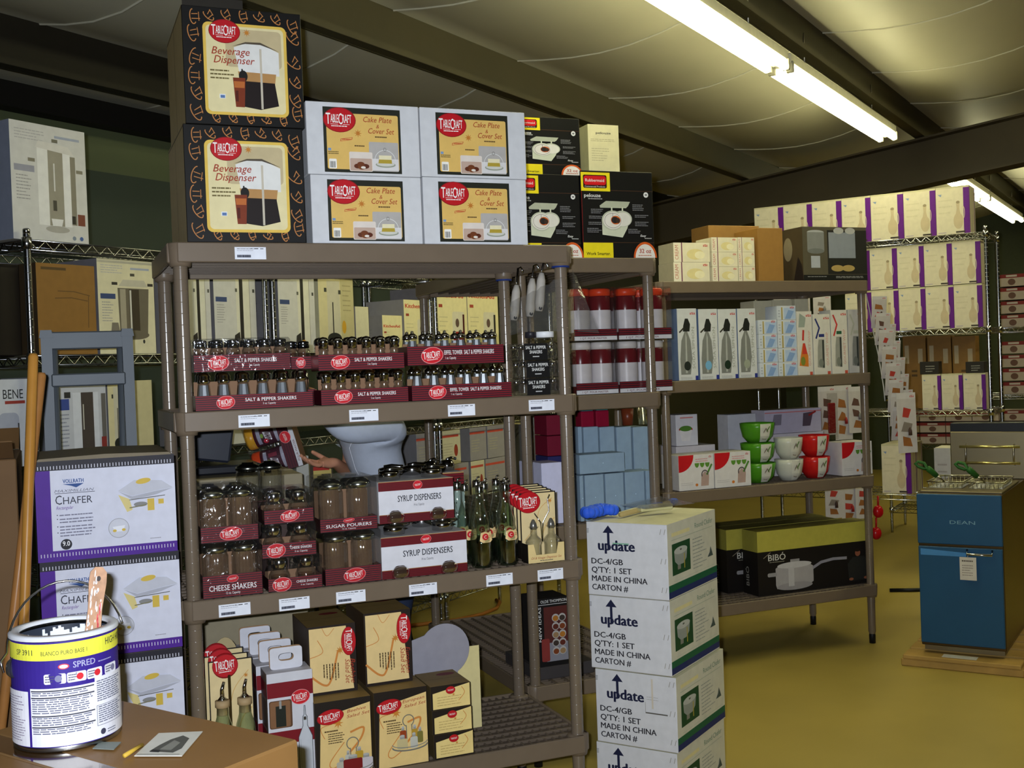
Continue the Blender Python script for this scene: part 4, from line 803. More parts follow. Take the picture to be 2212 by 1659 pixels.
# ------------------------------------------------------------------ lowest shelf
def cruetcard(i, label, xr, yt, xl, k, bare=False):
    s0, _ = on(xl, 1480, 0, k); s1, z1 = on(xr, yt, 0, k); w = s1-s0; h = z1-Z1; sc = (s0+s1)/2
    t = thing('cruet_gift_set', label, 'gift set', loc(0, sc, k-.055, Z1+EPS), 0, 'cruet sets on the lowest shelf')
    m = MB(); m.box((0, .0675, h/2), (w, .003, h), (26, 20, 16)); m.art(art_card(w, h), (-w/2, .066, 0), (1, 0, 0), (0, 0, 1)); lo = Art(0, 0); logo(lo, 0, 0, .036, .033, .05); m.lathe([(0, -.002), (.036, -.002), (.036, .001), (0, .001)], mat((150, 14, 22)), 24, M=Matrix.Translation((-w*.12, .066, h*.955)) @ Matrix.Rotation(PI/2, 4, 'X')); m.art(lo, (-w*.12, .0645, h*.955), (1, 0, 0), (0, 0, 1)); m.build('backing_card', t)
    e = MB(); e.box((-w*.04, .0635, h*.45), (.008, .004, h*.86), mat((70, 56, 30), .3, .6), .002); e.build('handle_strip', t)
    f = MB(); f.box((0, .032, .001), (w, .064, .002), (26, 20, 16)); f.box((0, .001, .02), (w, .002, .04), (224, 202, 150)); f.build('open_box', t)
    for j, x in enumerate((-w*.5+.031, w*.5-.031)):
        at = loc(0, sc+x, k-.055+.0315, Z1+EPS+.003); lab = '%s oil bottle with a pourer in the %s' % (('left', 'right')[j], label.split(' with')[0])
        if 'oil' in PROTO: dup(PROTO['oil'], at, 0, lab, 'oil bottles with pourers'); continue
        c = thing('oil_bottle', lab, 'oil bottle', at, 0, 'oil bottles with pourers'); PROTO['oil'] = c; g = MB()
        g.lathe([(0, .001), (.028, 0), (.029, .01), (.029, .150), (.026, .175), (.0175, .205), (.0165, .228), (.0185, .232)], GREENG(), 24); g.build('glass_body', c); q = MB(); q.lathe([(.0145, .210), (.0165, .231), (.0205, .233), (.0205, .250), (0, .251)], mat((176, 150, 110), .6), 16); q.build('cork', c)
        q = MB(); q.lathe([(0, .251), (.015, .251), (.010, .257), (.006, .262)], CH, 14); q.tube([(0, 0, .258), (0, 0, .28), (.006, 0, .302)], [.0065, .0055, .0038], CH, 8); q.build('pourer', c)
for i in range(3): cruetcard(i, ('front', 'second', 'third')[i]+' cruet set card with two oil bottles by the left post', 546-i*10, 1421-i*11, 452-i*9, .085+i*.07)
s, w, h = fit(0, .30, 440, 516, 1385, Z1, 1430); t = thing('header_card', 'plain tan card with a rounded head and two punched holes', 'card', loc(0, s, .30, Z1+EPS)); m = MB()
pts = [(-w/2, 0), (w/2, 0), (w/2, h*.80)]+[(w*.12+w*.40*math.cos(math.radians(a)), h*.80+.075*math.sin(math.radians(a))*1.1) for a in range(15, 166, 15)]+[(-w*.28, h*.93), (-w/2, h*.93)]
m.prism(pts, 0, .003, mat((176, 158, 116))); a = Art(w, h); a.ell(w*.28, h*.86, .0035, .007, (40, 36, 26)); a.ell(w*.35, h*.76, .0035, .007, (40, 36, 26)); m.art(a, (-w/2, 0, 0), (1, 0, 0), (0, 0, 1)); m.build('card', t)
# carry cartons with handles
for i in range(4):
    k = .03+i*.105; s0, _ = on(577, 1500, 0, .03); s1, _ = on(676, 1500, 0, .03); _, zt = on(626, 1452, 0, .03); w = s1-s0; h = zt-Z1; d = .098; sc = (s0+s1)/2-.012*i
    t = thing('carry_carton', ('front', 'second', 'third', 'rearmost')[i]+' white and maroon carry carton with an oval hand hole', 'carton', loc(0, sc, k, Z1+EPS), 0, 'carry cartons')
    m = MB(); m.box((0, d/2, h/2), (w, d, h), (196, 192, 196), .0015); m.art(art_carrier(w, h), (-w/2, 0, 0), (1, 0, 0), (0, 0, 1)); L_ = Art(d, h); L_.rect(0, 0, d, h, (92, 80, 76)); L_.up(); L_.rect(0, h*.78, d, h*.135, (96, 16, 28)); L_.rect(0, h*.36, d, h*.115, (96, 16, 28)); L_.rrect(d*.2, h*.5, d*.6, h*.25, .006, (60, 44, 34)); m.art(L_, (-w/2, d, 0), (0, -1, 0), (0, 0, 1)); m.build('carton_body', t)
    for y, c in ((d*.42, (210, 210, 218)), (d*.58, (150, 116, 80))):
        n = 32; ox = w*.17; oz = .011; hw = w*.36; hz = .062; cz = hz*.55; out, hole = [], []
        for q in range(n):
            ca, sa = math.cos(2*PI*q/n), math.sin(2*PI*q/n); e = lambda p, v: math.copysign(abs(v)**p, v)
            out.append((hw*e(.22, ca), cz+(hz-cz if sa > 0 else cz)*e(.22, sa))); hole.append((ox*e(.55, ca), cz+oz*e(.9, sa)))
        m = MB(); vs = [(x, yy, h+z) for yy in (y, y+.0016) for x, z in out+hole]; fs = []
        for q in range(n):
            q2 = (q+1) % n; fs += [(q, q2, n+q2, n+q), (2*n+q2, 2*n+q, 3*n+q, 3*n+q2), (n+q, n+q2, 3*n+q2, 3*n+q), (q2, q, 2*n+q, 2*n+q2)]
        m.add(vs, fs, mat(c)); m.build('handle_flap', t)
def topart(w, d):
    A = Art(w, d); A.rect(0, 0, w, d, (134, 110, 64)); A.rect(0, d*.46, w, .0016, (60, 50, 34)); A.ell(w*.7, d*.75, .03, .016, (110, 40, 36)); A.greek(w*.1, d*.3, w*.4, 1, .004, (130, 116, 80), .002, .2); return A
# salad set cartons
s, w, h = fit(0, .014, 681, 803, 1512, Z1, 1580); sA, wA, hA = s, w, h; TOPB = (104, 88, 56)
carton('carton', 'upright cream and black salad set carton beside the carry cartons', 'carton', w, h, .20, (70, 56, 36), loc(0, s, .014, Z1+EPS), 0, art_salad(w, h, 'Beehive', 0), T=topart(w, .2), group='salad set cartons')
s, w, h = fit(0, .014, 810, 925, 1490, Z1, 1580); sB, wB, hB = s, w, h
carton('carton', 'upright cream and black salad set carton beside the three small boxes', 'carton', w, h, .20, (92, 76, 48), loc(0, s, .014, Z1+EPS), 0, art_salad(w, h, 'European', 1), T=topart(w, .2), group='salad set cartons')
s, w, h = fit(0, .085, 665, 769, 1352, Z1+hA, 1400); h = max(h, .13)
carton('carton', 'left salad set carton lying on its side with turned printing', 'carton', w, h, .22, (66, 50, 34), loc(0, s, .085, Z1+hA+2*EPS), 0, art_salad_side(w, h, 'Beehive'), T=topart(w, .22), group='salad set cartons')
s, w, h = fit(0, .085, 787, 888, 1322, Z1+hB, 1380)
carton('carton', 'right salad set carton lying on its side with turned printing', 'carton', w, h, .22, (66, 50, 34), loc(0, s, .085, Z1+hB+2*EPS), 0, art_salad_side(w, h, 'European'), T=topart(w, .22), group='salad set cartons')
hh = None
for i in range(3):
    s, w, h = fit(0, .014, 934, 1020, 1478, Z1, 1560); h /= 3; s += -.004*(i-1)*.6
    carton('carton', ('bottom', 'middle', 'top')[i]+' small cream and black box of the three stacked beside the salad sets', 'carton', w, h-.001, .16, (88, 74, 46), loc(0, s, .014, Z1+EPS+i*h), 0, art_small(w, h-.001), T=topart(w, .16), group='small cream and black boxes')
s, w, h = fit(0, .22, 872, 960, 1390, Z1, 1420); t = thing('header_card', 'blank grey card with a large round end behind the small boxes', 'card', loc(0, s, .22, Z1+EPS)); m = MB(); s2, z2 = on(960, 1405, 0, .22); r = on(1014, 1405, 0, .22)[0]-s2
_, zb = on(960, 1447, 0, .22); cz = z2-Z1; cx = s2-s
m.prism([(-w/2, 0), (cx-r*.9, 0), (cx+r*.4, 0)]+[(cx+r*math.cos(math.radians(a)), cz+r*math.sin(math.radians(a))) for a in range(-60, 150, 10)]+[(-w/2, h+.005)], 0, .003, mat((150, 148, 158))); m.build('card', t)
s, w, h = fit(0, .24, 985, 1037, 1397, Z1, 1470); _, zb = on(1010, 1550, 0, .24); t = thing('backing_card', 'plain cream card standing upright behind the grey card', 'card', loc(0, s, .24, Z1+EPS)); m = MB(); m.box((0, 0, h/2), (w, .003, h), (220, 206, 148)); m.build('card', t)
# ------------------------------------------------------------------ left foreground
CZ = .856
Rc, Bk = onz(645, 1597, CZ), onz(232, 1505, CZ); dv = Rc-Bk; cw = dv.length; crz = math.atan2(dv.y, dv.x); yv = ey(crz); mid = (Rc+Bk)/2-yv*.52
KB = mat((132, 97, 55), .5, 0, .08, 9, .05, coat=.1)
t = thing('cardboard_carton', 'large brown carton in the left foreground carrying the paint can', 'carton', (mid.x, mid.y, 0), crz)
m = MB(); m.box((0, .26, CZ/2), (cw, .52, CZ), KB, .004); a = Art(cw, .52); a.rect(0, .255, cw, .003, (86, 62, 34)); a.up(); a.rect(0, .225, cw, .062, (140, 106, 64)); m.art(a, (-cw/2, 0, CZ), (1, 0, 0), (0, 1, 0)); m.build('carton_body', t)
m = MB(); m.box((0, .256, CZ+.0008), (cw+.002, .05, .0006), glass('tape_film', (.9, .86, .76), .06, .1)); m.build('packing_tape', t, 'clear packing tape')
# paint can
CP = onz(148, 1592, CZ); CR_, CHT = .0845, .188
can = thing('paint_can', 'open purple and white paint can on the foreground carton', 'paint can', (CP.x, CP.y, CZ+.0012)); TIN = mat((176, 176, 178), .25, 1.0, .03)
m = MB(); m.lathe([(0, .004), (CR_-.004, .004), (CR_, 0), (CR_+.002, .003), (CR_, .007), (CR_, CHT-.008), (CR_+.0025, CHT-.004), (CR_, CHT), (CR_-.012, CHT), (CR_-.013, CHT-.006), (CR_-.004, CHT-.008), (CR_-.004, .10)], TIN, 48)
NV, WL, LG = (52, 34, 128), (220, 220, 228), (96, 98, 120)
A = Art(.30, CHT-.016); H_ = A.h; hw = .15; TH = lambda d: hw+math.radians(d)*CR_
A.rect(0, 0, .30, H_, NV); A.up(); A.rect(0, H_-.030, .30, .027, (224, 222, 72)); A.up()
A.text('SP 3911', TH(-47), H_-.021, .0095, (54, 60, 50), w=.034, bold=.01); A.text('BLANCO PURO BASE 1', TH(-1), H_-.0215, .0072, (54, 60, 50), w=.072); A.text('HIGH HIDE', TH(66), H_-.019, .012, (54, 60, 50), w=.055, bold=.01)
A.text('SPRED', TH(20), H_-.045, .0105, (160, 160, 190), w=.036, bold=.02); A.ell(TH(-2), H_-.041, .0085, .0045, (214, 60, 70)); A.ell(TH(-2), H_-.041, .0065, .003, (236, 226, 230)); A.greek(TH(36), H_-.044, .03, 1, .004, (150, 150, 190), .0018, 0)
for d0, ww, c in ((-23, .034, (120, 120, 150)), (1, .030, (200, 40, 50)), (22, .027, (200, 40, 50)), (44, .03, (120, 120, 150))):
    A.rrect(TH(d0), H_-.0685, ww, .0165, .003, WL); A.up(); A.greek(TH(d0)+.002, H_-.057, ww*.45, 3, .004, (70, 70, 96), .0018, .2); A.ell(TH(d0)+ww*.66, H_-.060, .0055, .0055, c)
A.rect(TH(-39), .002, TH(30)-TH(-39), H_-.077, WL); A.rect(TH(30), .002, TH(84)-TH(30), H_-.070, WL); A.rect(TH(-82), .002, TH(-42)-TH(-82), H_-.082, WL); A.up(2)
for y0, n in ((H_-.083, 2), (H_-.094, 7), (H_-.124, 4), (H_-.142, 3)):
    A.rect(TH(-38), y0+.0028, TH(29)-TH(-38), .0022, (60, 60, 72)); A.greek(TH(-37), y0, TH(28)-TH(-37), n, .0036, LG, .0017, .12, n)
A.greek(TH(32), H_-.076, TH(72)-TH(32), 10, .0036, LG, .0017, .2, 3); A.frame(TH(31), H_-.149, TH(74)-TH(31), .034, .0008, LG); A.greek(TH(33), H_-.119, TH(70)-TH(33), 8, .0036, LG, .0017, .2, 5); A.greek(TH(-78), H_-.09, TH(-46)-TH(-78), 18, .0042, (140, 130, 150), .0015, .5, 8); A.ell(TH(38), .012, .005, .005, (60, 60, 80)); A.greek(TH(44), .012, .02, 2, .004, LG, .0016, .2)
m.art(A, None, None, None, sub=.008, fn=lambda u, v, o: ((CR_+.0004+o)*math.sin((u-hw)/CR_), -(CR_+.0004+o)*math.cos((u-hw)/CR_), .0085+v)); m.build('can_body', can)
m = MB(); m.lathe([(CR_-.0045, .112), (CR_-.0045, CHT-.012)], mat((44, 50, 62), .45), 40); rr = random.Random(2)
for i in range(110):
    an = 2*PI*i/110; r = CR_-.0052; z1 = CHT-.013-rr.random()*.016
    m.add([(r*math.cos(an+q), r*math.sin(an+q), z) for z in (.112, z1) for q in (-.029, .029)], [(0, 2, 3, 1)], mat((214, 218, 226), .3))
m.disc(CR_-.005, .113, mat((220, 222, 226), .2), 32); m.lathe([(CR_+.0032, CHT-.006), (CR_+.0032, CHT-.001), (CR_+.0005, CHT+.0015), (CR_-.0125, CHT+.0012), (CR_-.0135, CHT-.004)], mat((206, 208, 214), .3), 44); m.build('white_paint', can, 'white paint with a dark drying edge')
m = MB(); m.lathe([(0, .010), (.012, .009), (.016, .004), (.017, 0)], mat((130, 130, 132), .35, .9), 24, M=Matrix.Translation((-CR_*.93, -.034, CHT-.052)) @ Matrix.Rotation(math.radians(-20), 4, 'Z') @ Matrix.Rotation(-PI/2, 4, 'Y')); m.build('ear', can)
m = MB(); P = [(-CR_-.010, -.036, CHT-.058), (-CR_-.014, -.034, CHT-.04)]
for i in range(0, 19):
    an = math.radians(180-i*9.2); P.append((CR_*1.10*math.cos(an)*1.0+.004, -.02+.075*math.sin(an), CHT-.03+.098*math.sin(an)))
m.tube(P, .0021, TIN, 8); m.build('bail_handle', can)
# brush standing in the can
b0 = CP+Vector((.043, .014, CZ-CP.z+.150)); br = thing('paint_brush', 'wooden paint brush with a smeared handle standing in the can', 'paint brush', b0)
m = MB(); WD = mat((170, 128, 96), .55, 0, .3, 60); M_ = Matrix.Rotation(math.radians(8), 4, 'Y') @ Matrix.Rotation(math.radians(-8), 4, 'X')
o_ = [(-.014, 0), (.014, 0), (.0125, .03), (.0115, .06), (.0145, .105), (.0135, .123), (.006, .132), (-.006, .132), (-.0135, .123), (-.0145, .105), (-.0115, .06), (-.0125, .03)]
m.prism(o_, -.006, .006, WD, M_); a = Art(0, 0); a.ell(.001, .112, .0035, .0045, (40, 26, 20)); rr = random.Random(8)
for i in range(26): a.ell(rr.uniform(-.010, .010), rr.uniform(.005, .125), rr.uniform(.0008, .002), rr.uniform(.002, .008), (214, 206, 204)); a.l = 1+i % 3
for i in range(6): a.l = 5; a.ell(rr.uniform(-.004, .008), rr.uniform(.03, .075), .0012, .007, (196, 70, 70))
m.art(a, None, None, None, fn=lambda u, v, o: M_ @ Vector((u, -.006-o, v))); m.build('handle', br)
m = MB(); m.box((0, 0, -.011), (.034, .014, .022), TIN, .003, M_); m.build('ferrule', br); m = MB(); m.box((0, 0, -.026), (.036, .016, .010), mat((200, 200, 196), .8), .004, M_); m.build('bristles', br)
# things lying on the carton
def flat(name, label, cat, pts, z, mt, th=.0012):
    P = [onz(x, y, z) for x, y in pts]; c = sum(P, Vector())/len(P); t = thing(name, label, cat, (c.x, c.y, z)); m = MB(); n = len(P); vs = [(p.x-c.x, p.y-c.y, dz) for dz in (0, th) for p in P]; m.add(vs, [tuple(range(n))[::-1], tuple(range(n, 2*n))]+[(i, (i+1) % n, n+(i+1) % n, n+i) for i in range(n)], mt); return t, m, P, c
t, m, P, c = flat('photo_print', 'small curled black and white photo print on the foreground carton', 'photo', [(290, 1634), (393, 1634), (438, 1581), (343, 1585)], CZ+.0022, mat((206, 204, 196), .35))
ux, uy = (P[1]-P[0]), (P[3]-P[0]); a = Art(1, 1); a.poly([(.22, .18), (.75, .12), (.85, .30), (.80, .75), (.60, .88), (.42, .70), (.30, .45)], (84, 84, 80)); a.up(); a.poly([(.40, .25), (.66, .22), (.70, .55), (.52, .66)], (130, 130, 124)); a.poly([(.24, .15), (.45, .13), (.44, .22), (.26, .25)], (40, 40, 40)); a.up(); a.rect(.03, .03, .9, .03, (150, 148, 140))
m.art(a, None, None, None, fn=lambda u, v, o: Vector((P[0].x-c.x, P[0].y-c.y, .0013+o))+Vector((ux.x*u+uy.x*v, ux.y*u+uy.y*v, 0))); m.build('print', t)
t, m, P, c = flat('plastic_card', 'small grey plastic card lying beside the paint can', 'card', [(200, 1618), (246, 1620), (262, 1604), (216, 1604)], CZ+.0022, mat((120, 128, 124), .4)); m.build('card', t)
a, b = onz(268, 1633, CZ+.006), onz(307, 1609, CZ+.006); t = thing('pencil', 'short yellow pencil lying beside the photo print', 'pencil', a); m = MB(); m.tube([(0, 0, 0), tuple(b-a)], .0036, mat((196, 160, 60)), 6); m.build('shaft', t)
# chafer cartons
s, w, h = fit(0, .004, 84, 386, 990, 1.0, 1080); CHH = .263; zt = 1.257
for i in range(5):
    z0 = zt-(i+1)*CHH; hh = CHH
    if i == 4: hh = zt-4*CHH; z0 = 0
    a = art_chafer(w, hh); L_ = Art(.42, hh); L_.rect(0, 0, .42, hh, (70, 30, 130)); L_.up(); L_.rect(0, hh*.9, .42, hh*.1, (34, 32, 42))
    carton('carton', ('top', 'second', 'third', 'fourth', 'bottom')[i]+' white and purple chafer carton of the stack left of the rack', 'carton', w, hh-.002, .42, (120, 108, 84), loc(0, s-.010+(.002, .005, .003, .002, 0)[i], .004+(0, .006, -.004, .003, 0)[i], z0+.001), 0, a, L=L_, group='chafer cartons', crown=.012 if i == 0 else 0)
# leaning poles
def pole(label, a, b, r, c):
    t = thing('broom_pole', label, 'pole', b, 0, 'wooden poles leaning by the stack'); m = MB(); d = a-b; m.tube([(0, 0, 0), tuple(d*.5), tuple(d*.995), tuple(d)], [r, r, r, r*.7], mat(c, .35, 0, .1, 20), 16); m.build('pole', t)
p0 = on(72, 764, 0, -.055); p1 = on(52, 1340, 0, -.10); A0 = Vector((p0[0], -.055, p0[1])); A1 = Vector((p1[0], -.10, p1[1])); A1 = A0+(A1-A0)*((A0.z-.01)/(A0.z-A1.z)); pole('straighter yellow wooden pole leaning beside the chafer stack', A0, A1, .0125, (176, 124, 54))
p0 = on(90, 805, 0, -.018); p1 = on(22, 1400, 0, -.06); A0 = Vector((p0[0], -.018, p0[1])); A1 = Vector((p1[0], -.06, p1[1])); A1 = A0+(A1-A0)*((A0.z-.01)/(A0.z-A1.z)); pole('more slanted tan wooden pole leaning behind the yellow pole', A0, A1, .012, (160, 110, 60))
# brown carton at the left edge
s1, z1 = on(52, 990, 0, .16); t = thing('cardboard_carton', 'brown carton with loose flaps at the left edge behind the poles', 'carton', (s1-.28, .16, 0)); m = MB(); KB2 = mat((112, 84, 54), .7, 0, .08, 8); m.box((0, .25, z1/2), (.52, .5, z1), KB2, .003); m.build('carton_body', t)
for yy, an in ((.0, 24), (.5, -30)):
    m = MB(); M_ = Matrix.Translation((0, yy, z1)) @ Matrix.Rotation(math.radians(-an), 4, 'X'); m.box((0, -.06 if yy == 0 else .06, .004), (.51, .12, .003), KB2, 0, M_); m.build('flap', t)
# grey ladder behind the chafer stack
LC = mat((80, 86, 92), .45, .1, .05, 10); k = .60; t = thing('step_ladder', 'grey metal step ladder standing behind the chafer stack', 'ladder', loc(0, on(180, 800, 0, k)[0], k, 0)); ox = t.location.x
xl0, xr0 = on(100, 740, 0, k)[0]-ox, on(277, 740, 0, k-.05)[0]-ox; zT = on(180, 715, 0, k)[1]
for x, nm in ((xl0, 0), (xr0, 1)):
    m = MB(); m.prism([(x-.016, 0), (x+.016, 0), (x+.016, zT), (x-.016, zT)], -.02, .02, LC); m.prism([(x-.02, zT-.02), (x+.02, zT-.02), (x+.016, zT+.004), (x-.016, zT+.004)], -.024, .024, LC); m.build('rail', t)
for i, py in enumerate((735, 820, 985, 1100, 1210)):
    z = on(180, py, 0, k)[1]; m = MB(); m.box(((xl0+xr0)/2, 0, z), (xr0-xl0-.02, .05 if i else .03, .055 if i == 0 else .04), LC, .004); m.build('step', t)
for x in (xl0+.02, xr0-.02):
    m = MB(); m.tube([(x, .02, zT-.05), (x, .34, .0)], .012, LC, 8); m.build('rear_leg', t)

# ------------------------------------------------------------------ white cartons stacked at the right post
n0 = Vector((1.440, -.126)); UH = .955/4; WU, DU = .283, .398
for i in range(4):
    o_ = ((0, 0), (.004, .006), (.012, -.002), (.010, .004))[i]; cpos = Vector((n0.x+o_[0], n0.y+o_[1], 0))-ex(RV)*(WU/2); z0 = .955-(i+1)*UH
    a = art_update(WU, UH-.003, i+1); r_ = Art(DU, UH-.003); r_.put(art_update_side(DU, UH-.003)); tp = Art(WU, DU); tp.rect(0, 0, WU, DU, (206, 202, 170)); tp.up(); tp.rect(WU*.49, 0, .002, DU, (150, 146, 120)); tp.rect(WU*.42, 0, WU*.16, DU, (214, 210, 184))
    carton('carton', ('top', 'second', 'third', 'bottom')[i]+' white carton of the stack by the right post with a black arrow word', 'carton', WU, UH-.003, DU, (204, 204, 206), (cpos.x, cpos.y, z0+.001), RV, a, Rt=r_, T=tp, group='stacked white cartons with printed arrows', b=.002)
ZU = .955-.002
s0 = onz(1292, 1112, ZU+.012); t = thing('cleaning_mitt', 'bright blue lumpy cleaning mitt on top of the white carton stack', 'mitt', (s0.x, s0.y, ZU+.002), .3); rr = random.Random(3); m = MB(); BL = mat((46, 92, 214), .6, 0, .12, 60)
for i in range(30): m.ball((-.06+.004*i, rr.uniform(-.02, .02), .020+rr.uniform(0, .006)), (rr.uniform(.014, .02), .018, .0185), BL)
m.build('mitt', t)
a, b = onz(1340, 1112, ZU+.012), onz(1452, 1084, ZU+.012); t = thing('cleaning_stick', 'tan stick with blue grips lying on the white carton stack', 'stick', a); d = b-a; m = MB(); m.tube([(0, 0, 0), tuple(d)], .008, mat((170, 150, 96)), 10); m.build('shaft', t)
for u0, u1 in ((.52, .78), (.93, 1.08)):
    m = MB(); m.tube([tuple(d*u0), tuple(d*((u0+u1)/2)), tuple(d*u1)], [.009, .0125, .009], BL, 12); m.build('grip', t, 'blue grip')
t, m, P, c = flat('clear_pouch', 'flat clear plastic pouch resting over the stick on the carton stack', 'pouch', [(1340, 1092), (1395, 1100), (1500, 1088), (1425, 1073)], ZU+.036, FILM(), .002); m.build('pouch_film', t); m = MB(); m.box((0, 0, -.012), (.12, .03, .02), mat((196, 190, 140)), .003); m.build('folded_sheet', t)

# ------------------------------------------------------------------ end-on rack behind: scale cartons, pour bottles, blue boxes
KX = Y2+.014; ZT4, ZT3, ZT2 = ZR[3], ZR[2], ZR[1]
def sc_(label, xl, xr, yt, ym, z0, k, d=.19, art=art_scale):
    s, w, h = fit(0, k, xl, xr, yt, z0, ym); carton('carton', label, 'carton', w, h, d, (13, 12, 11), loc(0, s, k, z0+EPS), 0, art(w, h), group='kitchen scale cartons'); return h
h1 = sc_('front right black kitchen scale carton with the full yellow corner tag', 1257, 1411, 371, 460, ZT4, KX)
h2 = sc_('lower left black kitchen scale carton half behind the cake cartons', 1105, 1253, 377, 460, ZT4, KX)
sc_('upper black kitchen scale carton resting on the lower left one', 1110, 1253, 254, 320, ZT4+h2+EPS, KX+.012)
s, w, h = fit(0, KX+.02, 1271, 1337, 271, ZT4+h1, 320); a = Art(w, h); a.rect(0, 0, w, h, (222, 214, 168)); a.up(); a.text('pelouze', w*.5, h*.80, h*.05, (60, 60, 50), w=w*.48, bold=.02); a.greek(w*.08, h*.68, w*.8, 2, h*.035, (170, 160, 120), h*.01, .2); a.greek(w*.1, h*.48, w*.6, 6, h*.05, (180, 172, 134), h*.012, .4)
carton('carton', 'pale yellow printed carton standing behind the upper scale carton', 'carton', w, h, .10, (206, 198, 140), loc(0, s, KX+.02, ZT4+h1+2*EPS), 0, a)
# quart pour bottles in film packs
def pour_pack(label, xl, xr, yt, yb, z0, k, lidc, H):
    s, w, h = fit(0, k, xl, xr, yt, z0, (yt+yb)/2); h = H; t = thing('bottle_pack', label, 'bottle pack', loc(0, s, k, z0), 0, 'film wrapped pour bottle packs'); d = .19; m = MB(); hh = .042; m.box((0, d/2, .001), (w, d, .002), KR2); m.box((0, .001, hh/2), (w, .002, hh), (84, 20, 26)); a = Art(w, hh); stripes(a, w, hh, 5); a.rect(0, 0, w, hh*.36, (222, 220, 222)); a.up(); a.text('1 QT. POUR MASTER', w*.45, hh*.1, hh*.18, (110, 30, 40), w=w*.62); m.art(a, (-w/2, 0, 0), (1, 0, 0), (0, 0, 1)); m.build('tray', t)
    f = MB(); f.prism([(-w/2, -.0005), (w/2, -.0005), (w/2, h-.004), (w/2-.004, h), (-w/2+.004, h), (-w/2, h-.004)], -.006, d+.002, glass('wrap_film', (.96, .96, .96), .04, .06, .004, 30)); f.build('shrink_film', t, 'clear shrink film')
    for r in range(2):
        for i in range(2):
            at = loc(0, s-w/4+i*w/2, k+.048+r*.092, z0+.0025); lab = '%s %s pour bottle in the %s' % (('front', 'back')[r], ('left', 'right')[i], label.split(' of ')[0]); key = ('pour', lidc, round(w, 2))
            if key in PROTO: dup(PROTO[key], at, 0, lab, 'pour bottles'); continue
            b = thing('pour_bottle', lab, 'bottle', at, 0, 'pour bottles'); PROTO[key] = b; R = min(w*.235, .043); g = MB(); g.lathe([(0, .0005), (R, 0), (R, h*.80), (R*.9, h*.84)], mat((96, 20, 26), .25, 0, .05), 28); g.lathe([(R+.0006, h*.14), (R+.0006, h*.56)], mat((206, 200, 202), .35), 28); g.build('bottle_body', b)
            l = MB(); l.lathe([(R*.92, h*.83), (R*1.02, h*.84), (R*1.02, h*.95), (R*.9, h*.97), (0, h*.97)], mat(lidc, .35), 28); l.build('lid', b)
HP = (ZT4-RH-.03-ZT3)/2-.012; KP2 = Y2+.062
ORG, WHT = (206, 60, 26), (206, 200, 196)
pour_pack('lower left film pack of white lidded bottles', 1243, 1333, 722, 832, ZT3+EPS, KP2, WHT, HP)
pour_pack('lower right film pack of white lidded bottles', 1337, 1450, 722, 832, ZT3+EPS, KP2, WHT, HP)
pour_pack('upper left film pack of orange lidded bottles', 1238, 1330, 605, 715, ZT3+HP+.004, KP2, ORG, HP)
pour_pack('upper right film pack of orange lidded bottles', 1334, 1448, 600, 715, ZT3+HP+.004, KP2, ORG, HP)
# pale blue boxes
BB = (138, 160, 178)
def bb(label, xl, xr, yt, z0, k, ym, h=None, d=.10):
    s, w, h_ = fit(0, k, xl, xr, yt, z0, ym); h = h or h_; a = Art(w, h); a.ell(w*.5, h*.5, .002, .002, (190, 214, 230)); carton('gift_box', label, 'box', w-.005, h-.001, d, BB, loc(0, s, k, z0+EPS), 0, a, group='pale blue boxes'); return z0+h
Zb = ZT2; ks = Y2+.064
z1_ = None
for i, (xl, xr) in enumerate(((1252, 1262), (1263, 1306), (1307, 1349), (1350, 1394), (1395, 1414))): z1_ = bb('pale blue box, %s from the left in the bottom row of the end-on rack' % ORD[i], xl, xr, 1022, Zb, ks, 1060, h=on(1330, 1022, 0, ks)[1]-Zb)
z1_ += .004
zt_ = bb('pale blue box lying flat across the bottom row of blue boxes', 1251, 1351, 980, z1_, ks, 1000)
for i, (xl, xr) in enumerate(((1248, 1259), (1260, 1294), (1295, 1329), (1331, 1365), (1367, 1401), (1403, 1413))): bb('tall pale blue box, %s from the left in the row behind' % ORD[i], xl, xr, 922, Zb, ks+.13, 950)
zz = on(1300, 925, 0, ks+.14)[1]+.003
for i, (px, c, r) in enumerate(((1262, (130, 16, 44), .03), (1294, (130, 16, 44), .03), (1354, (104, 46, 24), .026), (1390, (150, 150, 156), .028))):
    s, _ = on(px, 900, 0, ks+.19); t = thing(('canister', 'canister', 'cup', 'tumbler')[i], ('left square maroon canister on the blue boxes', 'right square maroon canister on the blue boxes', 'brown tapered cup on the blue boxes', 'clear tumbler on the blue boxes')[i], ('canister', 'canister', 'cup', 'cup')[i], loc(0, s, ks+.185, zz)); m = MB(); m.box((0, 0, .033), (r*1.9, r*1.9, .066), mat(c, .35), .004) if i < 2 else m.lathe([(0, 0), (r*.8, 0), (r, .066), (r*.9, .066), (r*.75, .006), (0, .006)], mat(c, .35) if i < 3 else CLEAR(), 20); m.build('cup_body', t)
    if i < 2: m = MB(); m.box((0, 0, .0715), (r*1.7, r*1.7, .010), mat((40, 130, 140), .4), .002); m.build('teal_lid', t)
for i, (yt, z0) in enumerate(((958, 0), (905, 1))): pass
kq = Y2+.21; s, w, h = fit(0, kq, 1184, 1222, 985, ZT2, 1000); zq = ZT2+h
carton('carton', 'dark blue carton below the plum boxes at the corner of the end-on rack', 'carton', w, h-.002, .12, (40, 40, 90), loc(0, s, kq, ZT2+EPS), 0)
hq_ = (ZT3-RH-.02-zq)/2
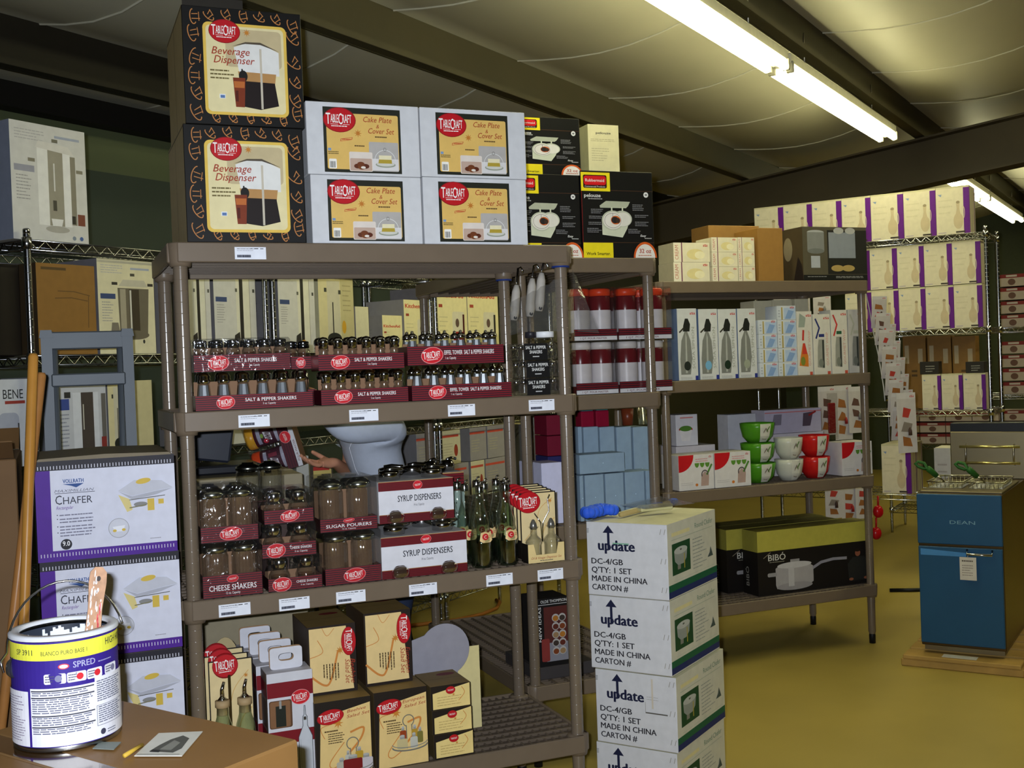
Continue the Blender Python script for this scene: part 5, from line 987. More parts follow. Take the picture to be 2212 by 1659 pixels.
for i in range(2): carton('carton', ('lower', 'upper')[i]+' plum coloured box beside the blue boxes', 'carton', w, hq_-.003, .12, (110, 16, 40), loc(0, s, kq, zq+EPS+i*hq_), 0, group='plum coloured boxes')
# spice rack carton on the lowest level
KS = Y2+.075; s, w, h = fit(0, KS, 1158, 1230, 1292, 0, 1360); z0 = on(1190, 1436, 0, KS)[1]; hh = on(1190, 1292, 0, KS)[1]-z0
a = Art(w, hh); a.rect(0, 0, w, hh, (18, 16, 16)); a.up(); a.rect(w*.24, hh*.05, w*.74, hh*.82, (84, 38, 34)); a.up(); a.text('OLDE THOMPSON', w*.55, hh*.935, hh*.045, WHITE, w=w*.78); a.rect(w*.02, hh*.905, w*.96, hh*.008, (200, 200, 200)); a.text('NEW IDEAS', w*.16, hh*.62, w*.08, WHITE, w=hh*.52, rot=PI/2); a.rect(w*.3, hh*.05, w*.68, hh*.28, (130, 130, 140)); a.up()
for r in range(5):
    for q in range(2):
        x, y = w*(.58+q*.2), hh*(.20+r*.125); a.ell(x, y, w*.11, hh*.06, (176, 172, 168)); a.up(); a.ell(x, y-hh*.008, w*.085, hh*.042, ((120, 60, 30), (60, 50, 44), (150, 120, 84), (90, 40, 30), (170, 110, 40))[(r+2*q) % 5])
a.rrect(w*.14, hh*.06, w*.24, hh*.34, .006, (130, 50, 46)); carton('carton', 'black spice jar carton standing on dark boxes behind the right post', 'carton', w, hh, .14, (34, 32, 32), loc(0, s, KS, z0), 0, a)
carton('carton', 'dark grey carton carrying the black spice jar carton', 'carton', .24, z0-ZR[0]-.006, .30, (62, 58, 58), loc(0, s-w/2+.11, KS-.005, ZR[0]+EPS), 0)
# ------------------------------------------------------------------ far brown rack
K3 = 1.41
def c3(name, label, cat, xl, xr, yt, ym, z0, d, body, art=None, k=K3, group=None, h=None, L=None, T=None, gap=.001):
    s, w, h_ = fit(0, k, xl, xr, yt, z0, ym); h = h or h_; w = max(w-gap, .01)
    carton(name, label, cat, w, h, d, body, loc(0, s, k, z0+EPS), 0, art(w, h) if art else None, group=group, L=L(d, h) if L else None, T=T(w, d) if T else None); return h
RI = (196, 40, 30)
def art_cream(w, h):
    A = Art(w, h); A.rect(0, 0, w, h, (226, 218, 190)); A.up(); A.rect(0, 0, w*.22, h, (230, 222, 200)); A.rect(w*.21, 0, w*.03, h, (110, 50, 80)); A.ell(w*.6, h*.4, w*.24, h*.28, (222, 208, 150)); A.up(); A.ell(w*.72, h*.36, w*.14, h*.2, (236, 228, 190)); A.text('CREAM', w*.13, h*.5, w*.10, (190, 110, 90), w=h*.75, rot=PI/2); A.text('iSi', w*.88, h*.8, h*.12, RI, w=w*.11, bold=.03); return A
def side_c(d, h):
    A = Art(d, h); A.rect(0, 0, d, h, (206, 196, 160)); return A
for i, (z, yt) in enumerate(((0, 567), (1, 528))): hc = c3('carton', ('lower', 'upper')[i]+' cream charger box of the left pair on the far rack', 'carton', 1455, 1533, 567, 585, Z4, .14, (226, 218, 190), art_cream, L=side_c, group='cream charger boxes', h=None) if i == 0 else carton('carton', 'upper cream charger box of the left pair on the far rack', 'carton', on(1533, 548, 0, K3)[0]-on(1455, 548, 0, K3)[0], hc, .14, (226, 218, 190), loc(0, (on(1533, 548, 0, K3)[0]+on(1455, 548, 0, K3)[0])/2, K3, Z4+hc+2*EPS), 0, art_cream(on(1533, 548, 0, K3)[0]-on(1455, 548, 0, K3)[0], hc), L=side_c(.14, hc), group='cream charger boxes')
for q, (xl, xr) in enumerate(((1538, 1593), (1595, 1630))):
    s, w, h3 = fit(0, K3, xl, xr, 513, Z4, 560); h3 /= 3
    for r in range(3): carton('carton', '%s cream charger box in the %s stack of three on the far rack' % (('bottom', 'middle', 'top')[r], ('wider', 'narrower')[q]), 'carton', w-.001, h3-.001, .14, (226, 218, 190), loc(0, s, K3, Z4+EPS+r*h3), 0, art_cream(w, h3-.001), group='cream charger boxes')
c3('carton', 'plain brown carton in front of the espresso carton on the far rack', 'carton', 1638, 1692, 493, 550, Z4, .2, (150, 110, 54), group='plain brown cartons')
c3('carton', 'plain brown carton set back behind the cream charger boxes', 'carton', 1530, 1640, 488, 500, Z4, .16, (140, 104, 54), k=K3+.2, group='plain brown cartons')
def art_espresso(w, h):
    A = Art(w, h); A.rect(0, 0, w, h, (84, 78, 62)); A.up(); A.rect(0, 0, w, h*.11, (16, 16, 16)); A.rect(w*.38, h*.12, w*.62, h*.82, (30, 28, 26)); A.up(); A.ell(w*.2, h*.90, w*.13, h*.04, (170, 172, 176)); A.rect(w*.07, h*.55, w*.26, h*.35, (128, 130, 130)); A.ell(w*.2, h*.55, w*.13, h*.05, (110, 112, 112)); A.rect(w*.40, h*.42, w*.42, h*.48, (138, 144, 156)); A.up(); A.ell(w*.56, h*.93, w*.08, h*.06, (180, 180, 180)); A.ell(w*.74, h*.93, w*.08, h*.06, (180, 180, 180)); A.rect(w*.12, h*.24, w*.14, h*.22, (170, 174, 184)); A.ell(w*.53, h*.23, w*.1, h*.06, (176, 150, 90)); A.ell(w*.70, h*.23, w*.1, h*.06, (176, 150, 90)); A.greek(w*.06, h*.07, w*.3, 1, .006, (150, 150, 150), .003, 0); A.greek(w*.5, h*.07, w*.45, 2, .006, (150, 150, 150), .003, .3); return A
def side_e(d, h):
    A = Art(d, h); A.rect(0, 0, d, h, (76, 66, 48)); A.up(); A.ell(d*.4, h*.62, d*.18, h*.22, (140, 132, 110)); A.poly([(d*.6, 0), (d, 0), (d*.95, h*.3), (d*.8, h*.46)], (36, 30, 30)); return A
c3('carton', 'grey brown espresso machine carton at the right end of the far rack', 'carton', 1734, 1872, 491, 540, Z4, .2, (70, 62, 46), art_espresso, L=side_e)
def art_soda(c):
    def f(w, h):
        A = Art(w, h); A.rect(0, 0, w, h, (206, 208, 208)); A.up(); A.text('iSi', w*.80, h*.915, h*.032, RI, w=w*.24, bold=.03); A.rect(w*.86, 0, w*.14, h*.06, (40, 50, 130)); A.greek(w*.1, h*.035, w*.6, 2, .006, (150, 150, 150), .002, .2)
        A.poly([(w*.12, h*.08), (w*.62, h*.08), (w*.72, h*.3), (w*.66, h*.55), (w*.5, h*.68), (w*.36, h*.68), (w*.18, h*.55), (w*.10, h*.3)], (122, 124, 120)); A.up(); A.poly([(w*.36, h*.1), (w*.46, h*.1), (w*.46, h*.6), (w*.40, h*.66)], (170, 172, 168)); A.poly([(w*.28, h*.68), (w*.62, h*.68), (w*.66, h*.78), (w*.55, h*.86), (w*.40, h*.86), (w*.30, h*.76)], (28, 30, 28)); A.line([(w*.32, h*.73), (w*.10, h*.67)], w*.07, (50, 46, 38)); A.up(); A.ell(w*.46, h*.20, w*.17, h*.065, c); A.text('SODA SIPHON', w*.86, h*.45, w*.15, (150, 154, 140), w=h*.58, rot=PI/2); return A
    return f
def side_b(d, h):
    A = Art(d, h); A.rect(0, 0, d, h, (104, 126, 168)); return A
for i, (xl, xr, yt, c, lb) in enumerate(((1464, 1506, 667, (34, 40, 36), 'dark grey'), (1510, 1551, 668, (112, 168, 206), 'light blue'), (1552, 1592, 668, (24, 44, 30), 'black'), (1594, 1634, 667, (150, 156, 140), 'silver'))):
    c3('carton', 'tall white soda siphon box with a %s bottle spot' % lb, 'carton', xl, xr, yt, 740, Z3, .105, (200, 204, 208), art_soda(c), L=side_b, group='soda siphon boxes')
def art_chg(w, h):
    A = Art(w, h); A.rect(0, 0, w, h, (206, 212, 220)); A.up(); A.rect(w*.22, 0, w*.07, h*.9, (170, 150, 70)); A.rect(w*.36, h*.05, w*.62, h*.8, (176, 196, 224)); A.up(); A.poly([(w*.4, h*.05), (w*.7, h*.05), (w*.9, h*.6), (w*.6, h*.7)], (130, 160, 206)); A.text('iSi', w*.80, h*.80, h*.15, RI, w=w*.2, bold=.03); A.greek(w*.05, h*.6, w*.1, 3, h*.2, (160, 170, 180), h*.08, 0); return A
for q, (xl, xr) in enumerate(((1640, 1679), (1681, 1721))):
    s, w, h5 = fit(0, K3, xl, xr, 691, Z3, 750); h5 /= 4; n = 4 if q == 0 else 5
    for r in range(n): carton('carton', 'blue and white charger box, %s up in the %s column on the far rack' % (ORD[r], ('left', 'right')[q]), 'carton', w-.001, h5-.001, .1, (206, 212, 220), loc(0, s, K3, Z3+EPS+r*h5), 0, art_chg(w, h5-.001), group='soda charger boxes')
def art_whip(c, k2):
    def f(w, h):
        A = Art(w, h); A.rect(0, 0, w, h, (214, 210, 200)); A.up(); A.text('iSi', w*.78, h*.915, h*.036, RI, w=w*.3, bold=.03); A.rect(w*.78, 0, w*.18, h*.05, (190, 80, 60)); A.text('GOURMET WHIP', w*.87, h*.42, w*.15, (206, 150, 130), w=h*.55, rot=PI/2)
        if k2: A.poly([(w*.1, h*.75), (w*.5, h*.75), (w*.6, h*.9), (w*.2, h*.97)], (150, 160, 150)); A.line([(w*.38, h*.55), (w*.42, h*.70)], w*.12, (186, 50, 40)); A.poly([(w*.1, h*.15), (w*.7, h*.13), (w*.7, h*.3), (w*.5, h*.45), (w*.36, h*.5), (w*.2, h*.3)], (206, 120, 40)); A.up(); A.poly([(w*.3, h*.33), (w*.65, h*.33), (w*.5, h*.5), (w*.38, h*.5)], (196, 60, 44)); A.ell(w*.35, h*.22, w*.15, h*.07, (120, 130, 50))
        else: A.line([(w*.14, h*.92), (w*.36, h*.77)], w*.09, c); A.line([(w*.36, h*.77), (w*.16, h*.60)], w*.09, c); A.rect(w*.32, h*.62, w*.32, h*.05, c if c[2] > 90 else (40, 90, 60)); A.poly([(w*.2, h*.12), (w*.62, h*.10), (w*.62, h*.58), (w*.3, h*.58), (w*.24, h*.45)], (150, 150, 142)); A.up(); A.rect(w*.5, h*.11, w*.12, h*.46, (60, 64, 60)); A.ell(w*.42, h*.19, w*.14, h*.07, (120, 124, 116))
        return A
    return f
for i, (xl, xr, yt, c, lb) in enumerate(((1722, 1755, 673, RED, 'a red flame shaped dish picture'), (1757, 1794, 679, (40, 50, 110), 'a blue lever picture'), (1796, 1831, 670, (190, 50, 44), 'a red lever picture'), (1833, 1867, 669, (196, 196, 176), 'a pale lever picture'))):
    c3('carton', 'narrow white cream whipper box with '+lb, 'carton', xl, xr, yt, 740, Z3, .09, (206, 204, 196), art_whip(c, i == 0), k=K3+(.04 if i == 3 else 0), group='cream whipper boxes')
for i, (xl, xr, yt) in enumerate(((1628, 1668, 650), (1669, 1711, 648), (1717, 1746, 646))): c3('carton', ('left', 'middle', 'right')[i]+' plain cream carton rising behind the charger boxes', 'carton', xl, xr, yt, 655, Z3, .12, (214, 206, 172), k=K3+.16, group='plain cream cartons')
# third level: boxes and bowls
def art_bowlbox(w, h):
    A = Art(w, h); A.rect(0, 0, w, h, (216, 212, 210)); A.up(); pts = [(0, h*.98)]+[(w*.42*math.sin(math.radians(a)), h*.98-h*.48*math.cos(math.radians(a-90)) if 0 else h-h*.5*math.cos(math.radians(90-a)) ) for a in range(90, -1, -10)]
    A.poly([(0, h)]+[(w*.43*math.cos(math.radians(a)), h-h*.48*math.sin(math.radians(a))) for a in range(0, 91, 10)][::1], (190, 22, 30)); A.up()
    for i in range(3): A.ell(w*(.52+i*.15), h*.76, w*.065, h*.13, (92, 140, 50), a0=180, a1=360)
    A.text('iSi', w*.9, h*.90, h*.06, RI, w=w*.07, bold=.02); A.greek(w*.48, h*.86, w*.36, 2, h*.06, (210, 140, 140), h*.02, .2); A.poly([(w*.62, h*.1), (w*.84, h*.1), (w*.86, h*.4), (w*.74, h*.52), (w*.64, h*.4)], (176, 150, 140)); A.up(); A.line([(w*.80, h*.42), (w*.94, h*.7)], w*.05, (80, 130, 50)); A.arc(w*.74, h*.42, w*.09, h*.12, 0, 200, w*.03, (90, 80, 80)); A.ell(w*.5, h*.14, w*.04, w*.035, (200, 120, 50)); A.greek(w*.05, h*.2, w*.36, 2, h*.05, (180, 176, 176), h*.012, .3); return A
for i, (xl, xr, yt) in enumerate(((1466, 1542, 983), (1544, 1622, 977))): c3('carton', ('left', 'right')[i]+' white bowl box with a red quarter circle on the far rack', 'carton', xl, xr, yt, 1020, Z2, .16, (206, 202, 200), art_bowlbox, group='white bowl boxes')
def art_cup(w, h):
    A = Art(w, h); A.rect(0, 0, w, h, (214, 212, 220)); A.up(); A.rect(w*.2, h*.88, w*.6, h*.04, (210, 130, 130)); A.ell(w*.45, h*.52, w*.32, h*.11, (176, 40, 40)); A.poly([(w*.15, h*.5), (w*.75, h*.5), (w*.62, h*.15), (w*.25, h*.15)], (224, 220, 222)); A.up(); A.ell(w*.45, h*.55, w*.28, h*.09, (84, 130, 50)); return A
hz = c3('carton', 'flat white box lying under the soup bowl box', 'carton', 1460, 1545, 963, 966, Z2, .2, (206, 200, 206), k=K3+.18, group='white kitchen boxes')
c3('carton', 'white box with a soup bowl picture beside the rack post', 'carton', 1460, 1507, 896, 930, Z2+hz+.002, .14, (206, 204, 212), art_cup, k=K3+.19, group='white kitchen boxes')
c3('carton', 'white box with a small tool picture next to the hanging cards', 'carton', 1819, 1884, 955, 990, Z2, .14, (206, 202, 204), art_bowlbox, k=K3+.04, group='white bowl boxes')
def art_long(w, h):
    A = Art(w, h); A.rect(0, 0, w, h, (190, 184, 204)); A.up(); A.rect(0, h*.86, w, h*.04, (206, 120, 120)); A.poly([(w*.66, h*.25), (w*.80, h*.25), (w*.86, h*.85), (w*.68, h*.8)], (90, 76, 90)); A.poly([(w*.12, h*.35), (w*.28, h*.35), (w*.30, h*.8), (w*.16, h*.8)], (130, 124, 140)); A.line([(w*.78, h*.7), (w*.9, h*.85)], .01, (150, 40, 40)); return A
hL = c3('carton', 'long plain white box lowest behind the coloured bowls', 'carton', 1640, 1780, 936, 960, Z2, .12, (200, 196, 206), k=K3+.26, group='white kitchen boxes')
c3('carton', 'long lavender box with tool pictures behind the coloured bowls', 'carton', 1652, 1774, 884, 910, Z2+hL+.002, .12, (196, 190, 204), art_long, k=K3+.26, group='white kitchen boxes', T=lambda w, d: side_c(w, d))
c3('carton', 'plain white box behind the green bowls', 'carton', 1573, 1634, 895, 930, Z2, .1, (200, 200, 208), k=K3+.28, group='white kitchen boxes')
def bowls(col, lab, xl, xr, tops, yb):
    s, w, _ = fit(0, K3+.0, xl, xr, yb-50, Z2, yb-30); n = len(tops); zt = on((xl+xr)/2, tops[0], 0, K3)[1]; h = (zt-Z2)/n; R = w/2
    for i in range(n):
        t = thing('mixing_bowl', '%s %s flexible bowl with a white card sleeve in the stack' % ((('bottom', 'middle', 'top') if n == 3 else ('lower', 'upper'))[i], lab), 'bowl', loc(0, s, K3+R, Z2+EPS+i*h), 0, '%s bowls' % lab)
        m = MB(); m.lathe([(0, .0), (R*.55, .0), (R*.85, h*.3), (R*.97, h*.75), (R, h*.985), (R*.95, h*.985), (R*.80, h*.35), (0, h*.08)], mat(col, .25, 0, .05), 28); m.build('bowl_body', t)
        a = Art(w*.34, h*.9); [a.rect(0, a.h*q/9, a.w, a.h/9+.0004, (206, 204, 190)) for q in range(9)]; a.up(8); a.poly([(a.w*.25, a.h*.15), (a.w*.7, a.h*.12), (a.w*.75, a.h*.6), (a.w*.5, a.h*.8), (a.w*.3, a.h*.6)], (136, 124, 112)); a.line([(a.w*.6, a.h*.6), (a.w*.85, a.h*.85)], .006, (84, 120, 50)); m = MB()
        def prof(z):
            q = z/h; return R*(.55+.30*q/.3 if q < .3 else .85+.12*(q-.3)/.45 if q < .75 else .97+.03*(q-.75)/.24)
        m.art(a, None, None, None, sub=.01, fn=lambda u, v, o: ((prof(v+h*.05)+.002+o)*math.sin((u-a.w/2)/R-.08), -(prof(v+h*.05)+.002+o)*math.cos((u-a.w/2)/R-.08), v+h*.05)); m.build('card_sleeve', t)
bowls((74, 140, 30), 'green', 1628, 1692, (914, 953, 987), 1040)
bowls((200, 200, 186), 'white', 1697, 1749, (946, 988), 1036)
bowls((190, 30, 28), 'red', 1753, 1808, (940, 985), 1030)
# lowest level: cookware cartons
def art_pan(w, h):
    A = Art(w, h); A.rect(0, 0, w, h*.70, (24, 20, 18)); A.rect(0, h*.68, w, h*.32, (178, 170, 72)); A.up(); A.text('BIBÓ', w*.165, h*.53, h*.10, (206, 204, 196), w=w*.15, bold=.012); A.greek(w*.10, h*.50, w*.13, 1, .01, (150, 146, 130), .003, 0); A.line([(w*.05, h*.58), (w*.11, h*.66)], .003, (150, 140, 120))
    A.poly([(w*.16, h*.08), (w*.42, h*.08), (w*.48, h*.14), (w*.48, h*.38), (w*.42, h*.46), (w*.20, h*.46), (w*.15, h*.40), (w*.15, h*.14)], (164, 160, 162)); A.ell(w*.315, h*.10, w*.155, h*.06, (150, 146, 148)); A.up(); A.rect(w*.28, h*.46, w*.08, h*.06, (150, 148, 150)); A.ell(w*.315, h*.43, w*.15, h*.05, (190, 188, 190)); A.rect(w*.26, h*.1, w*.05, h*.3, (186, 184, 186)); A.rrect(w*.08, h*.28, w*.08, h*.06, .008, (150, 148, 150)); A.line([(w*.48, h*.35), (w*.55, h*.42), (w*.66, h*.45), (w*.78, h*.44)], h*.045, (140, 138, 150))
    A.poly([(w*.80, h*.06), (w*.97, h*.06), (w*.985, h*.34), (w*.94, h*.44), (w*.84, h*.44), (w*.79, h*.34)], (38, 38, 36)); A.ell(w*.885, h*.50, w*.024, h*.055, (140, 84, 62)); A.up(); A.ell(w*.885, h*.545, w*.026, h*.025, (30, 22, 18)); A.ell(w*.82, h*.09, w*.02, h*.022, (140, 84, 62)); A.ell(w*.955, h*.09, w*.02, h*.022, (140, 84, 62)); return A
def side_p(d, h):
    A = Art(d, h); A.rect(0, 0, d, h*.70, (24, 20, 18)); A.rect(0, h*.68, d, h*.32, (150, 144, 62)); A.up(); A.text('BIBÓ', d*.4, h*.28, d*.2, (150, 146, 140), w=h*.3, rot=PI/2); return A
for i, (xl, xr, yt, ym, k, lab) in enumerate(((1637, 1880, 1137, 1220, 1.448, 'front'), (1566, 1815, 1122, 1200, 1.59, 'middle'), (1540, 1790, 1108, 1190, 1.722, 'rear'))):
    s, w, h = fit(0, k, xl, xr, yt, Z1, ym); w = wp if i else w
    if i == 0: hp = h; wp = w
    carton('carton', '%s cookware carton with a yellow top and a pan picture' % lab, 'carton', wp, hp, .128, (40, 34, 24), loc(0, s, k, Z1+EPS), 0, art_pan(wp, hp), L=side_p(.128, hp), T=(lambda A: (A.rect(0, 0, wp, .128, (120, 112, 52)), A)[1])(Art(wp, .128)), group='cookware cartons')
# hanging strips of carded gadgets at the right end of the far rack
def carded(label, at, w, h, rz, tilt, seed, group):
    rr = random.Random(seed); t = thing('carded_gadget', label, 'carded gadget', at, rz, group); t.rotation_euler = (tilt, 0, rz); m = MB(); m.box((0, 0, -h/2), (w, .002, h), (196, 190, 186)); a = Art(w, h); a.rect(0, h*.9, w, h*.1, (206, 202, 200)); a.up(); a.text('iSi', w*.8, h*.92, h*.04, RI, w=w*.2, bold=.02)
    for q in range(3): a.poly([(w*rr.uniform(.15, .3), h*(.12+q*.24)), (w*rr.uniform(.5, .8), h*(.10+q*.24)), (w*rr.uniform(.5, .8), h*(.24+q*.24)), (w*rr.uniform(.2, .4), h*(.28+q*.24))], ((150, 96, 50), (96, 70, 60), (130, 120, 110), (176, 60, 50))[rr.randrange(4)])
    m.art(a, (-w/2, -.001, -h), (1, 0, 0), (0, 0, 1)); m.build('card', t); m = MB(); m.lathe([(0, -.004), (.009, -.003), (.008, .02), (.004, .034), (0, .036)], mat(((70, 50, 40), (150, 40, 36), (120, 120, 116))[seed % 3], .4), 10, M=Matrix.Translation((w*.1, -.008, -h*.7))); m.build('gadget', t); return t
def strip(label, pts, k, word, group, w=.09, h=.17, tilt=.12):
    n = len(pts); P = [on(x, y, 0, k-.026*i) for i, (x, y) in enumerate(pts)]; t = thing('merchandise_strip', label, 'hanging strip', loc(0, P[0][0], k, P[0][1]+.02)); m = MB(); b = t.location
    m.tube([(P[i][0]-b.x, .105-.026*i, P[i][1]-b.z+.03) for i in range(n)], .003, mat((170, 170, 168)), 6); m.build('strap', t)
    for i in range(n): carded('%s gadget card from the top of the %s' % (ORD[i], word), (P[i][0], k-.026*i, P[i][1]), w, h, 0, tilt, i+len(word), group)
strip('hanging strip of gadget cards outside the right rack post', [(1900, 640), (1908, 676), (1915, 712), (1922, 748), (1930, 784), (1936, 820), (1941, 850), (1944, 880)], 1.37, 'strip outside the rack post', 'gadget cards outside the rack post', .09, .16, .1)
strip('hanging strip of gadget cards leaning farther right', [(1922, 700), (1932, 736), (1942, 772), (1950, 808), (1958, 842), (1960, 876)], 1.50, 'strip leaning farther right', 'gadget cards leaning farther right', .08, .15, .1)
s, z = on(1907, 848, 0, 1.30); carded('large white card of wooden gadgets hanging in front of the strips', (s, 1.30-.16, z), .115, .29, 0, -.02, 6, None)
for i, (px, y0, y1, k) in enumerate(((1690, 640, 672, 1.86), (1730, 640, 690, 1.84), (1775, 640, 690, 1.82), (1785, 835, 940, 1.84), (1820, 832, 950, 1.86), (1850, 835, 935, 1.85), (1800, 1040, 1120, 1.84), (1835, 1045, 1130, 1.86), (1865, 1040, 1120, 1.85))):
    s, z = on(px, y0, 0, k+.2); z2 = on(px, y1, 0, k+.2)[1]; carded('lavender gadget card hanging behind the far rack, %s of nine reading rows left to right' % ORD[i], (s, k+.2, z), .12, z-z2, 0, 0, i, 'gadget cards behind the far rack')
s, z = on(1796, 880, 0, 1.99); t = thing('carded_gadget', 'red tool pack hanging behind the red bowls', 'carded gadget', (s, 1.99, z)); m = MB(); m.box((0, 0, -.06), (.05, .012, .17), mat((150, 16, 20), .25), .004); m.build('red_pack', t); m = MB(); m.box((0, -.008, -.05), (.07, .002, .26), FILM()); m.build('clear_pouch', t)
for i, py in enumerate((1105, 1152)):
    s, z = on(1897-i*4, py, 0, 1.45); t = thing('silicone_spoon', ('upper', 'lower')[i]+' red round spoon hanging beside the right rack post', 'spoon', (s, 1.45, z), 0, 'red spoons'); m = MB(); m.ball((0, 0, 0), (.028, .024, .033), mat((176, 20, 24), .25)); m.build('bowl', t); m = MB(); m.tube([(0, 0, .028), (.002, 0, .08)], .005, mat((176, 20, 24), .3), 8); m.build('handle', t)

# ------------------------------------------------------------------ chrome wire racks
def wire_rack(label, at, rz, W, Dp, levels, H, group):
    t = thing('wire_rack', label, 'wire rack', at, rz, group); ch = mat((180, 182, 184), .18, 1, 0)
    for x in (.015, W-.015):
        for y in (.015, Dp-.015):
            m = MB(); pr = [(0, 0), (.0105, 0), (.0105, .02), (.0125, .03)]; z = .06
            while z < H-.03: pr += [(.0125, z), (.0125, z+.0012), (.0125, z+.0236), (.0125, z+.0248), (.0116, z+.0250), (.0116, z+.0258), (.0125, z+.026)]; z += .0262
            pr += [(.0125, H-.004), (.009, H), (0, H)]; m.lathe(pr, ch, 12, (x, y, 0)); m.build('post', t)
    for z in levels:
        m = MB(); zz = z-.004
        for y in (.012, Dp-.012):
            for q in (0, -.032): m.tube([(.02, y, zz+q), (W-.02, y, zz+q)], .0034, ch, 6)
            n = int(W/.032); m.tube([(.02+(W-.04)*i/n, y, zz-(.032 if i % 2 else 0)) for i in range(n+1)], .0026, ch, 5)
        for x in (.012, W-.012):
            for q in (0, -.032): m.tube([(x, .02, zz+q), (x, Dp-.02, zz+q)], .0034, ch, 6)
            n = int(Dp/.032); m.tube([(x, .02+(Dp-.04)*i/n, zz-(.032 if i % 2 else 0)) for i in range(n+1)], .0026, ch, 5)
        n = int(W/.026)
        for i in range(1, n): m.tube([(.0+W*i/n, .012, zz+.0015), (W*i/n, Dp-.012, zz+.0015)], .0021, ch, 4, cap=False)
        for y in (Dp*.35, Dp*.65): m.tube([(.02, y, zz-.003), (W-.02, y, zz-.003)], .003, ch, 5)
        so = m.build('wire_shelf', t)
        for x in (.015, W-.015):
            for y in (.015, Dp-.015):
                c = MB(); c.lathe([(.0128, -.036), (.018, -.034), (.017, .004), (.0128, .006)], ch, 12, (x, y, z)); c.build('corner_collar', so)
    return t
GW = 'chrome wire racks'
KU = (CAM+ray(2128, 497)*7.0).dot(ex(BA)); sR = on(2134, 700, RV, KU)[0]+.015; WR = 1.53
LV = [on(2100, 501, RV, KU)[1], on(1990, 712, RV, KU)[1], on(2060, 886, RV, KU)[1], on(1940, 1068, RV, KU)[1]]
p = loc(RV, sR-WR, KU, 0); wire_rack('chrome wire rack of purple striped cartons beyond the fryer', p, RV, WR, .46, LV, LV[0]+.035, GW)
def art_carafe(w, h):
    A = Art(w, h); A.rect(0, 0, w, h, (216, 208, 184)); A.up(); A.rect(w*.82, 0, w*.18, h*.96, (92, 22, 128)); A.rect(0, h*.965, w, h*.035, (200, 194, 160)); A.poly([(w*.06, h*.85), (w*.18, h*.85), (w*.15, h*.80)], (130, 150, 190)); A.greek(w*.08, h*.70, w*.42, 3, h*.13, (206, 198, 172), h*.03, .2); A.up()
    C = (196, 180, 150); A.ell(w*.66, h*.27, w*.145, h*.17, C); A.poly([(w*.585, h*.40), (w*.735, h*.40), (w*.70, h*.52), (w*.715, h*.66), (w*.60, h*.66), (w*.62, h*.52)], C); A.ell(w*.66, h*.66, w*.055, h*.03, (150, 136, 110)); A.arc(w*.80, h*.44, w*.05, h*.13, -70, 90, w*.018, (206, 190, 170)); A.rect(w*.58, h*.02, w*.28, h*.035, (60, 54, 46)); A.rect(w*.05, h*.03, w*.24, h*.02, (180, 170, 180)); return A
def side_k(d, h):
    A = Art(d, h); A.rect(0, 0, d, h, (190, 182, 156)); A.up(); A.rect(d*.0, 0, d*.05, h*.96, (92, 22, 128)); A.rect(d*.45, 0, d*.05, h, (150, 136, 110)); A.rect(d*.8, 0, d*.1, h*.96, (84, 30, 110)); return A
KC = KU+.042
def carafe(label, xl, xr, yt, ym, z0, hh=None, k=KC, d=.2):
    s, w, h = fit(RV, k, xl, xr, yt, z0, ym); h = hh or h; carton('carton', label, 'carton', w-.002, h, d, (206, 198, 170), loc(RV, s, k, z0+EPS), RV, art_carafe(w-.002, h), Rt=side_k(d, h), group='purple striped carafe cartons'); return h
xs = [1629, 1692, 1754, 1818, 1881, 1952, 2022, 2095]
ht = fit(RV, KC, 1952, 2022, 411, LV[0], 460)[2]
for i in range(7): carafe('purple striped carafe carton, %s from the left along the top of the wire rack' % ORD[i], xs[i], xs[i+1], 0, 460, LV[0], ht)
xs2 = [1822, 1879, 1938, 1996, 2057, 2119]; h2_ = fit(RV, KC, 1996, 2057, 525, LV[1], 570)[2]/2
for r in range(2):
    for i in range(5): carafe('purple striped carafe carton, %s from the left, %s row of the second wire shelf' % (ORD[i], ('lower', 'upper')[r]), xs2[i]+(4 if r == 0 else 0), xs2[i+1]+(4 if r == 0 else 0), 0, 665 if r == 0 else 570, LV[1]+r*(h2_+.002), h2_-.002)
h3_ = fit(RV, KC, 2032, 2079, 808, LV[2], 845)[2]
for i, (xl, xr) in enumerate(((1992, 2033), (2034, 2080), (2081, 2130))): carafe('purple striped carafe carton, %s of three on the third wire shelf' % ('left', 'middle', 'right')[i], xl, xr, 0, 845, LV[2], h3_)
for i, (xl, xr) in enumerate(((1950, 2000), (2003, 2055), (2057, 2108))):
    s, w, h = fit(RV, KC+.225, xl, xr, 726, LV[2], 760); a = Art(w, h); a.rect(w*.08, h*.62, w*.18, h*.25, (176, 160, 130)); a.rect(w*.65, h*.62, w*.2, h*.2, (176, 160, 130)); a.greek(w*.36, h*.5, w*.25, 2, h*.06, (70, 52, 26), h*.03, .3)
    carton('carton', ('left', 'middle', 'right')[i]+' brown carton at the back of the third wire shelf', 'carton', w-.002, h, .14, (136, 100, 46), loc(RV, s, KC+.225, LV[2]+EPS), RV, a, group='brown cartons on the wire rack')
for i, (xl, xr) in enumerate(((1987, 2028), (2086, 2126))):
    s, w, h = fit(RV, KC+.02, xl, xr, 782, LV[2]+h3_, 795); a = Art(w, h); a.greek(w*.3, h*.6, w*.5, 3, h*.2, (150, 150, 140), h*.06, .3); carton('carton', ('left', 'right')[i]+' small black box on top of the carafe cartons', 'carton', w, max(h, .04), .1, (36, 32, 26), loc(RV, s, KC+.02, LV[2]+h3_+2*EPS), RV, a, group='small black boxes')
s, w, h = fit(RV, KC, 1905, 1968, 960, LV[3], 1010)
